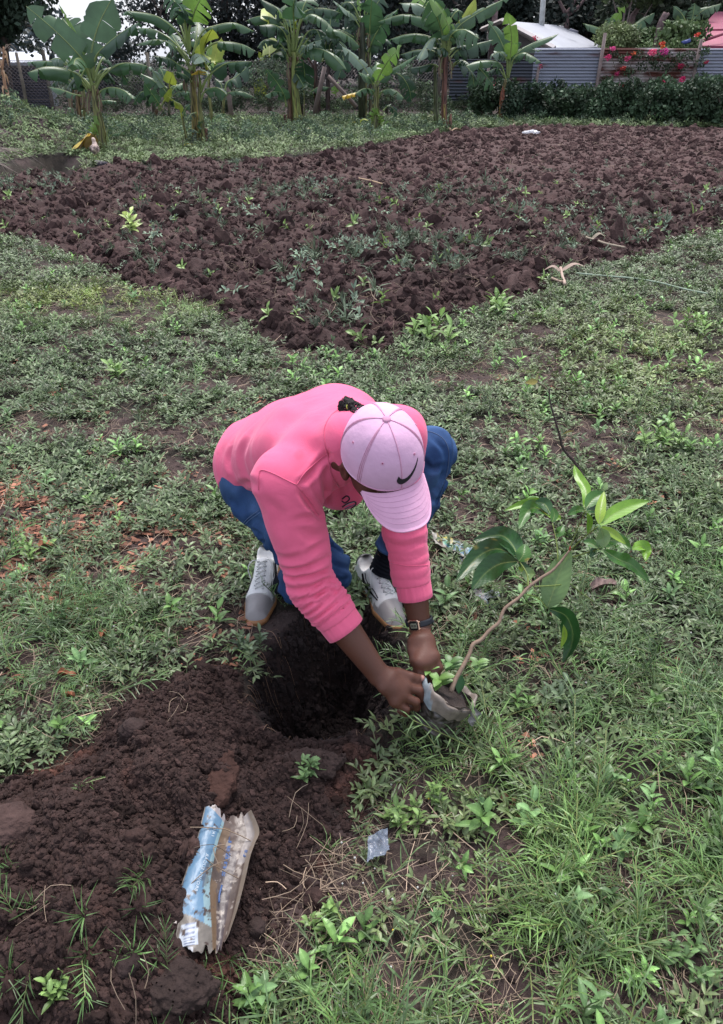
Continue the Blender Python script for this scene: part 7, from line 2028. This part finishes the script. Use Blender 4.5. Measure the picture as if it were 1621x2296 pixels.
def T_clod(seed, n=7, m=5, amp=(.42, .30, .0)):
    th = np.linspace(0, np.pi, m + 1)[:, None]; ph = np.linspace(0, 2 * np.pi, n, endpoint=False)[None]
    P = np.stack([np.sin(th) * np.cos(ph), np.sin(th) * np.sin(ph), np.cos(th) + 0 * ph], -1).reshape(-1, 3)
    d = 1 + amp[0] * fbm3(P + seed * 7.3, 1.6, 2, seed) + amp[1] * fbm3(P + seed, 4.5, 2, seed + 9) + amp[2] * fbm3(P + seed, 12, 2, seed + 5)
    P = P * d[:, None] * np.array([1, vr.uniform(.65, 1), vr.uniform(.5, .85)])
    F = grid_faces(m + 1, n, True)[:, ::-1]
    return P, F, np.ones((len(P), 3))
GR = (.088, .165, .052); GB = (.13, .25, .06); GW = (.084, .124, .056); GL = (.12, .22, .065)
ros = [T_rosette(0, GW) for _ in range(7)] + [T_rosette(0, (.100, .138, .064)) for _ in range(4)]
tuf = [T_tuft(GR) for _ in range(6)]; run = [T_runner(GR) for _ in range(8)] + [T_runner((.09, .15, .065)) for _ in range(4)]
upr = [T_upright(GL, int(vr.integers(6, 10))) for _ in range(5)] + [T_upright((.085, .15, .06), 8) for _ in range(3)]
stw = [T_straw() for _ in range(6)]; chp = [T_chip() for _ in range(5)]; cld = [T_clod(i) for i in range(12)]; cldm = [T_clod(i + 20, 10, 7, (.45, .35, .1)) for i in range(10)]; cldb = [T_clod(i + 40, 26, 18, (.4, .3, .28)) for i in range(8)]

def field(n, y0, y1, dens, half=.62, power=1.0, extra=0.0):
    """random ground points, denser near the camera, kept with probability dens(x,y)"""
    y = y0 + (y1 - y0) * vr.random(n) ** power
    x = (vr.random(n) * 2 - 1) * (half * np.maximum(y, 1.2) + .25)
    k = vr.random(n) < dens(x, y)
    return x[k], y[k]
def place(name, tm, x, y, s, mat, lab, tiltamt=.2, zoff=0.0, cvar=.30, smooth=False, tint=None, sink=0):
    n = len(x); z = ground_z(x, y)
    P = np.stack([x, y, z + zoff], -1)
    e = .02
    gx = (ground_z(x + e, y, False) - ground_z(x - e, y, False)) / (2 * e); gy = (ground_z(x, y + e, False) - ground_z(x, y - e, False)) / (2 * e)
    tilt = np.stack([-np.clip(gx, -.6, .6), -np.clip(gy, -.6, .6)], -1) + vr.normal(0, tiltamt, (n, 2))
    col = np.clip(1 + cvar * vr.normal(size=(n, 1)), .45, 1.8) * np.ones((n, 3))
    if tint is not None: col = col * tint(x, y)
    V, F, C = scatter(tm, P, vr.uniform(0, 6.283, n), s, tilt, col)
    o = mesh_obj(name, V, F, mat, None, smooth, np.clip(C, 0, 1))
    return tag(o, lab[0], lab[1], None, 'stuff')
def zones(x, y):
    till, sd, hole, hs, mound, ms = masks(x, y)
    g = sstep(-.02, .05, sd) * sstep(-.01, .03, hs) * sstep(-.02, .04, ms)
    # keep clear of the banana strip (it has its own growth)
    return g, till, hs, ms
FEET = [(-.33, 2.1), (.06, 2.02)]
def shoes(x, y):
    k = np.ones_like(x)
    for fx, fy in FEET: k *= sstep(.7, 1.1, np.sqrt(((x - fx) / .075) ** 2 + ((y - fy) / .17) ** 2))
    bx, by = AZ(985, 1610)[:2]
    return k * sstep(.8, 1.1, np.hypot(x - bx, y - by) / .07)
def pgrass(x, y):           # where grass rules over broad-leaved weeds
    r = AZ(1250, 1950)[:2]; q = 1.15 * np.exp(-(((x - r[0]) / .95) ** 2 + ((y - r[1]) / .8) ** 2))
    a = AZ(100, 1420)[:2]; q = np.maximum(q, .8 * np.exp(-(((x - a[0]) / .5) ** 2 + ((y - a[1]) / .22) ** 2)))
    a = AZ(300, 700)[:2]; q = np.maximum(q, .8 * np.exp(-(((x - a[0]) / 1.0) ** 2 + ((y - a[1]) / .5) ** 2)))
    a = AZ(1500, 1300)[:2]; q = np.maximum(q, .6 * np.exp(-(((x - a[0]) / .5) ** 2 + ((y - a[1]) / .5) ** 2)))
    return np.clip(q + .35 * fbm(x, y, 2.1, 3, 90) + .1, 0, 1)
def dens_weed(x, y):
    g, till, hs, ms = zones(x, y); b = bare_mask(x, y)
    return g * (1 - .72 * b) * np.clip(1.05 - .85 * pgrass(x, y), .08, 1) * np.clip(.75 + .9 * fbm(x, y, 4, 3, 91), .1, 1) * shoes(x, y) * sstep(9.5, 8, y)
def dens_run(x, y):
    g, till, hs, ms = zones(x, y); b = bare_mask(x, y)
    return g * sstep(.03, .10, hs) * sstep(-.0, .08, ms) * (1 - .7 * b) * np.clip(pgrass(x, y) * 1.5, .06, 1) * np.clip(.55 + 1.5 * fbm(x, y, 4, 3, 92), .06, 1) * shoes(x, y)
def lite(x, y):             # the lighter, yellower patches of young growth
    a = AZ(250, 680)[:2]; q = np.exp(-(((x - a[0]) / 1.0) ** 2 + ((y - a[1]) / .45) ** 2))
    a = AZ(1480, 800)[:2]; q = np.maximum(q, .5 * np.exp(-(((x - a[0]) / .9) ** 2 + ((y - a[1]) / 1.2) ** 2)))
    a = AZ(1100, 1950)[:2]; q = np.maximum(q, .25 * np.exp(-(((x - a[0]) / .6) ** 2 + ((y - a[1]) / .6) ** 2)))
    q = q[:, None]
    return 1 + q * (np.array([[1.9, 1.6, 1.0]]) - 1)

x, y = field(27000, .55, 9.0, dens_weed); s = vr.uniform(.6, 1.45, len(x)) * np.interp(y, [0, 1.0, 2.2, 8], [.62, .68, .85, 1.0])
place('ground_weeds', ros, x, y, s, leaf_mat, ('carpet of small-leaved creeping weeds on the near ground', 'weeds'), .22, .004, .28, tint=lite)
x, y = field(19000, .55, 8.5, dens_run, power=1.15); s = vr.uniform(.6, 1.1, len(x))
place('creeping_grass', run, x, y, s, leaf_mat, ('creeping grass with thin alternate blades', 'grass'), .3, .004, .25, tint=lite)
x, y = field(8000, .55, 8.5, dens_run, power=1.1); s = vr.uniform(.6, 1.2, len(x))
place('grass', tuf, x, y, s, leaf_mat, ('short tufts of green grass', 'grass'), .25, 0, .3, tint=lite)
def dens_up(x, y):
    g, till, hs, ms = zones(x, y); a = AZ(1450, 850)[:2]; q = np.exp(-(((x - a[0]) / 1.6) ** 2 + ((y - a[1]) / 1.6) ** 2))
    return g * shoes(x, y) * np.clip(.16 + .5 * q + .5 * fbm(x, y, 2.5, 3, 93), 0, 1) * (1 - .6 * bare_mask(x, y))
x, y = field(3600, .55, 9.0, dens_up); s = vr.uniform(.55, 1.25, len(x))
place('upright_weeds', upr, x, y, s, leaf_mat, ('scattered upright weeds with brighter leaves', 'weeds'), .2, 0, .2)
x, y = field(6000, .55, 8, lambda x, y: zones(x, y)[0] * (poly_sd(x, y, HOLE) > .08) * np.clip(.5 + .8 * fbm(x, y, 3, 2, 94) + .5 * bare_mask(x, y), 0, 1) * shoes(x, y)); s = vr.uniform(.6, 1.3, len(x))
place('dry_straw', stw, x, y, s, straw_mat, ('dry straw and dead stems strewn between the weeds', 'straw'), .08, .006, .35)
x, y = field(330, .6, 8, lambda x, y: (1 - zones(x, y)[0]) * .7 * (poly_sd(x, y, HOLE) > .1)); s = vr.uniform(.5, 1.2, len(x))
place('dry_straw', stw, x, y, s, straw_mat, ('bits of dry straw and root on the turned soil', 'straw'), .15, .008, .35)
def dens_chip(x, y):
    q = 0
    for u, v, rx, ry in [(30, 1130, .3, .22), (130, 1230, .35, .2), (60, 1330, .22, .14), (230, 1190, .25, .14), (100, 1360, .25, .1), (350, 1180, .3, .1)]:
        a = AZ(u, v); q = np.maximum(q, np.exp(-(((x - a[0]) / rx) ** 2 + ((y - a[1]) / ry) ** 2)))
    return np.clip(q * 1.1 + .02, 0, 1) * zones(x, y)[0]
x, y = field(9000, 1.2, 4.5, dens_chip); s = vr.uniform(.6, 1.3, len(x))
place('bark_litter', chp, x, y, s, straw_mat, ('reddish-brown bark chips and leaf scraps littering the ground', 'litter'), .1, .003, .3)

x, y = field(3500, .6, 8, lambda x, y: bare_mask(x, y) * zones(x, y)[0] * shoes(x, y)); s = vr.uniform(.5, 1.1, len(x))
place('dry_straw', stw, x, y, s, straw_mat, ('dead stems and thatch lying on the bare patches', 'straw'), .1, .004, .4)
x, y = field(26000, .6, 7, lambda x, y: bare_mask(x, y) * zones(x, y)[0]); s = np.clip(np.exp(vr.normal(-5.6, .5, len(x))), .0015, .012)
place('soil_crumbs', cld, x, y, s, newmat('turf_crumb', attr='Col', rough=.93, spec=.2), ('loose crumbs of soil on the bare patches', 'soil'), .5, 0, .35, False, lambda x, y: np.array([[.050, .033, .030]]))
# soil crumbs and clods
clod_mat = newmat('clod_soil', attr='Col', rough=.93, spec=.2, bump=[(120, .7, .006)], var=[(50, .7, 1.25)])
def tint_mound(x, y):
    q = sstep(.15, .6, fbm(x, y, 5, 4, 82))[:, None] * .8; return np.array([[.037, .022, .0195]]) * (1 - q) + np.array([[.085, .038, .028]]) * q
PKP = [tuple(gp(*c6(*p))[:2]) for p in [(640, 320), (560, 700), (400, 1190), (380, 1640), (640, 1690), (860, 1560), (1000, 1100), (1120, 600), (1050, 420), (860, 500)]]
def dmound(x, y):
    if 1: pk_ = sstep(-.01, .015, poly_sd(x, y, PKP))
    ms = poly_sd(x, y, MOUND); hs = poly_sd(x, y, HOLE); return sstep(.12, -.05, ms) * sstep(.0, .04, hs) * pk_
x, y = field(100000, .5, 2.1, dmound, .62); s = np.clip(np.exp(vr.normal(-5.75, .5, len(x))), .0015, .010)
place('soil_crumbs', cld, x, y, s, clod_mat, ('fine crumbs of dark soil on the dug heap', 'soil'), .5, 0, .22, False, tint_mound)
x, y = field(9000, .5, 2.1, dmound, .62); s = np.clip(np.exp(vr.normal(-5.0, .5, len(x))), .004, .028)
place('soil_clods', cldb, x, y, s, clod_mat, ('rough lumps of dark soil on the dug heap', 'soil'), .5, -.003, .22, True, tint_mound)
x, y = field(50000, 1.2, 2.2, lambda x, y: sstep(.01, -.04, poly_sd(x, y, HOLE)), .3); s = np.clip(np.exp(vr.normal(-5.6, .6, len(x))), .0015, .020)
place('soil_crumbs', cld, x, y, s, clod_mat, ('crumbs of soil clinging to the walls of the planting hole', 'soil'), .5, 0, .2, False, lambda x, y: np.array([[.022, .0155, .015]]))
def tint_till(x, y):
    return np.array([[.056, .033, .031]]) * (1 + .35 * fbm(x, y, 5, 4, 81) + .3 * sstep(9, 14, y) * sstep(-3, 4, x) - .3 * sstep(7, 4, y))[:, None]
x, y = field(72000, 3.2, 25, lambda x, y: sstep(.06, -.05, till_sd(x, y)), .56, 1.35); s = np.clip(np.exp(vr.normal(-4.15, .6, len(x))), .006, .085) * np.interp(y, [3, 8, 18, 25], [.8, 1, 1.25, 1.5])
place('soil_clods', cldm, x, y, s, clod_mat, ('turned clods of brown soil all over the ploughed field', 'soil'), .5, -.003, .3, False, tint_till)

# grass breaking through the heap at the lower left
def dpatch(x, y):
    q = 0
    for u, v, rx, ry in [(60, 2150, .10, .05), (250, 2190, .10, .05), (150, 2260, .14, .04), (170, 1840, .035, .03), (330, 2060, .03, .05), (20, 2060, .04, .04), (480, 2180, .07, .05), (690, 1735, .03, .015), (340, 2270, .08, .03)]:
        a = AZ(u, v, .08); q = np.maximum(q, np.exp(-(((x - a[0]) / rx) ** 2 + ((y - a[1]) / ry) ** 2)))
    return q * (poly_sd(x, y, MOUND) < 0.1)
x, y = field(9000, .5, 1.7, dpatch, .62); s = vr.uniform(.5, 1.0, len(x)); k = np.arange(len(x)) % 6 == 0; x, y, s = x[k], y[k], s[k] * .8
place('grass', tuf + run[:2], x, y, s, leaf_mat, ('grass breaking through the dug heap at the lower left', 'grass'), .3, 0, .3)
# single weeds that stand out
def weed(u, v, k, spread, sc, col, label, L=(.035, .06), W=(.014, .022), h=.08, n=9):
    p = gp(u, v); parts = []
    for i in range(k):
        a = i * 2.4; o = spread * math.sqrt(i / max(1, k)); t = T_upright(col, n, L, W, h * vr.uniform(.6, 1.2))
        parts.append((rot_xyz(t[0], vr.uniform(-.3, .3), vr.uniform(-.3, .3), vr.uniform(0, 6), (o * math.cos(a), o * math.sin(a), 0), sc * .78), t[1], t[2]))
    V, F, C = combine(parts)
    o = mesh_obj('weed', V, F, leaf_mat, None, False, np.clip(C, 0, 1)); o.location = tuple(p); tag(o, label, 'weed', 'leafy weeds standing out of the ground cover')
LG = (.125, .20, .062); MG = (.085, .145, .055); PG = (.11, .15, .085)
for a in [(965, 765, 7, .16, 2.6, LG, 'bright bushy weed at the near corner of the ploughed field'), (1115, 700, 4, .10, 2.4, LG, 'bright sprig at the field edge right of the bushy weed'),
          (905, 1845, 6, .045, .9, LG, 'bright leafy weed in the grass above the bluish plastic scrap'), (980, 1800, 3, .02, .8, LG, 'light green weed with upright leaves right of the leafy one'),
          (1250, 1575, 6, .045, .95, PG, 'pale broad weed in the grass right of the seedling bag'), (1345, 1495, 5, .035, .8, MG, 'green weed below the sapling leaves'),
          (735, 2080, 5, .035, .8, LG, 'tall bright weed at the bottom between packet and grass'), (700, 2190, 5, .05, .7, MG, 'bright weed close to the bottom edge below the tall one'),
          (1600, 1935, 6, .05, .9, MG, 'broad-leaved dark weed at the right edge'), (125, 2235, 4, .02, .7, LG, 'small yellow-green weed in the bottom left corner'),
          (690, 1738, 4, .03, .8, MG, 'narrow-leaved weed growing on the near rim of the hole'), (270, 850, 3, .05, 1.8, LG, 'bright sprig in the left grass below the ploughed field'),
          (1165, 1035, 5, .06, 1.3, MG, 'leafy weed behind the left knee'), (1310, 1600, 4, .03, .6, MG, 'little weed among straw right of the pale broad weed'),
          (75, 1250, 5, .06, 1.2, LG, 'light green weed standing in the bark litter'), (560, 1460, 5, .04, .9, PG, 'grey-green weed hanging over the left rim of the hole'),
          (300, 522, 3, .06, 3.0, (.26, .33, .11), 'wilted yellow-green sprig on the ploughed clods'), (1560, 745, 6, .2, 1.9, LG, 'light green weeds clump at the right edge'), (1490, 1000, 5, .1, 1.6, LG, 'light green clump in the right grass'),
          (1530, 2160, 6, .06, .8, MG, 'dark broad weed in the bottom right grass')]: weed(*a)

# growth on the ploughed field
wil = [T_tuft((.12, .155, .10), 14, (.04, .11), .008) for _ in range(5)] + [T_rosette(0, (.12, .165, .115)) for _ in range(5)]
def dtill(x, y):
    c = fbm(x, y, .8, 3, 95); return sstep(-.1, -.5, till_sd(x, y)) * np.clip(.34 + 1.1 * c, .05, 1) * np.interp(x / np.maximum(y, 1), [-.5, 0, .25, .5], [1, .9, .6, .25]) * sstep(17, 9, y)
x, y = field(11000, 3.2, 20, dtill, .56); s = vr.uniform(.7, 1.7, len(x))
place('uprooted_weeds', wil, x, y, s, leaf_dull, ('wilting weeds and grass tufts left on the ploughed clods', 'weeds'), .35, .02, .3)
x, y = field(300, 3.2, 12, lambda x, y: sstep(.0, -.15, till_sd(x, y)) * .6, .56); s = vr.uniform(.8, 1.6, len(x))
place('young_sprouts', [T_upright((.13, .20, .06), 6) for _ in range(3)], x, y, s, leaf_mat, ('single green sprouts standing in the ploughed field', 'weeds'), .3, .02, .2)
x, y = field(1500, 3.2, 20, lambda x, y: sstep(.0, -.15, till_sd(x, y)) * .7, .56); s = vr.uniform(.7, 1.5, len(x))
place('dry_straw', stw, x, y, s, straw_mat, ('dead stems and roots lying over the ploughed clods', 'straw'), .2, .03, .35)

# tall growth in the banana strip
def T_bush(col, h=.3, n=60, leaf=.05):
    cs = [(vr.normal(0, h * .4), vr.normal(0, h * .4), h * vr.uniform(.15, .8)) for _ in range(8)]
    V, F, C = leafcloud(cs, [h * .28] * 8, n, leaf, col, int(vr.integers(1e6)), .9); V[:, 2] = np.maximum(V[:, 2], .005); return V, F, C
bsh = [T_bush(c, h, 70, l) for c, h, l in [((.085, .125, .07), .3, .055), ((.065, .10, .06), .24, .045), ((.11, .155, .075), .2, .04), ((.06, .095, .06), .34, .065), ((.11, .15, .11), .26, .05), ((.08, .14, .05), .3, .035)]]
def dstrip(x, y):
    sd = till_sd(x, y); hp = np.exp(-(((x - HEAP[0]) / 1.9) ** 2 + ((y - HEAP[1]) / 1.5) ** 2))
    return sstep(.05, .5, sd) * sstep(7.5, 9.5, y) * sstep(.6, .25, hp) * sstep(.2, .5, poly_sd(x, y, PIT)) * np.clip(.55 + 1.1 * fbm(x, y, .7, 3, 96), .12, 1)
x, y = field(11500, 8, 26, dstrip, .6); s = vr.uniform(.25, .8, len(x)) * np.interp(y, [9, 14, 18, 22, 26], [.25, .28, .36, .6, .9])
k = ~((x > 5) & (y < 17)); x, y, s = x[k], y[k], s[k]
place('undergrowth', bsh, x, y, s, leaf_dull, ('weedy undergrowth around the banana plants', 'undergrowth'), .1, 0, .5, tint=lambda x, y: (1.5 + .7 * fbm(x, y, 1.1, 3, 97))[:, None] * np.array([[1.12, 1.0, .95]]))
x, y = field(2500, 18, 26, lambda x, y: sstep(.2, .6, till_sd(x, y)), .6); s = vr.uniform(.45, 1.1, len(x))
place('undergrowth', bsh, x, y, s, leaf_dull, ('tall rank growth along the chain-link fence', 'undergrowth'), .1, 0, .3, tint=lambda x, y: np.array([[1.25, 1.2, 1.15]]))
x, y = field(16000, 8.5, 27, lambda x, y: sstep(.02, .25, till_sd(x, y)) * sstep(-.05, .2, poly_sd(x, y, PIT)), .6); s = vr.uniform(1.5, 3.2, len(x))
place('ground_weeds', ros, x, y, s, leaf_dull, ('low weeds covering the ground between field and banana plants', 'weeds'), .2, 0, .3, tint=lambda x, y: np.array([[1.35, 1.3, 1.3]]))
# the fence-side climbers
x = vr.uniform(-9.5, 4.5, 900); y = AZ(300, 262)[1] + vr.normal(.3, .25, 900); P = np.stack([x, y, vr.uniform(.1, 1.5, 900) * (.6 + .4 * np.sin(x * 1.7))], -1)
V, F, C = scatter(bsh, P, vr.uniform(0, 6.28, 900), vr.uniform(.6, 1.3, 900), None, np.clip(1 + .3 * vr.normal(size=(900, 1)), .4, 1.7) * np.array([[.9, .88, .85]]))
tag(mesh_obj('undergrowth', V, F, leaf_dull, None, False, C), 'climbers and scrub growing through the chain-link fence', 'undergrowth', None, 'stuff')
# ------------------------------------------------------------------ light
SUN_EL, SUN_AZ = 66, 12
w = bpy.data.worlds.new('World'); scene.world = w; w.use_nodes = True
nt = w.node_tree; N = nt.nodes; L = nt.links
bg = N['Background']; sk = N.new('ShaderNodeTexSky'); sk.sky_type = 'NISHITA'; sk.sun_disc = False
sk.sun_elevation = R(SUN_EL); sk.sun_rotation = R(SUN_AZ); sk.air_density = 1.0; sk.dust_density = 4.0; sk.ozone_density = 1.0
mx = N.new('ShaderNodeMix'); mx.data_type = 'RGBA'; mx.inputs[0].default_value = .6; mx.inputs[7].default_value = (5.6, 5.9, 6.7, 1)   # thin overcast veil
L.new(sk.outputs[0], mx.inputs[6]); L.new(mx.outputs[2], bg.inputs[0]); bg.inputs[1].default_value = .085
sd_ = bpy.data.lights.new('sun', 'SUN'); so = bpy.data.objects.new('sun', sd_); COL.objects.link(so)
sd_.energy = 1.5; sd_.angle = R(28); sd_.color = (1, .96, .93)
d = Vector((math.sin(R(SUN_AZ)) * math.cos(R(SUN_EL)), math.cos(R(SUN_AZ)) * math.cos(R(SUN_EL)), math.sin(R(SUN_EL))))
so.rotation_euler = d.to_track_quat('Z', 'Y').to_euler()
so.location = (3, 3, 6)
scene.view_settings.view_transform = 'Standard'; scene.view_settings.look = 'None'
scene.view_settings.exposure = 1.48; scene.view_settings.gamma = 1
scene.cycles.max_bounces = 6; scene.cycles.diffuse_bounces = 3; scene.cycles.transparent_max_bounces = 8
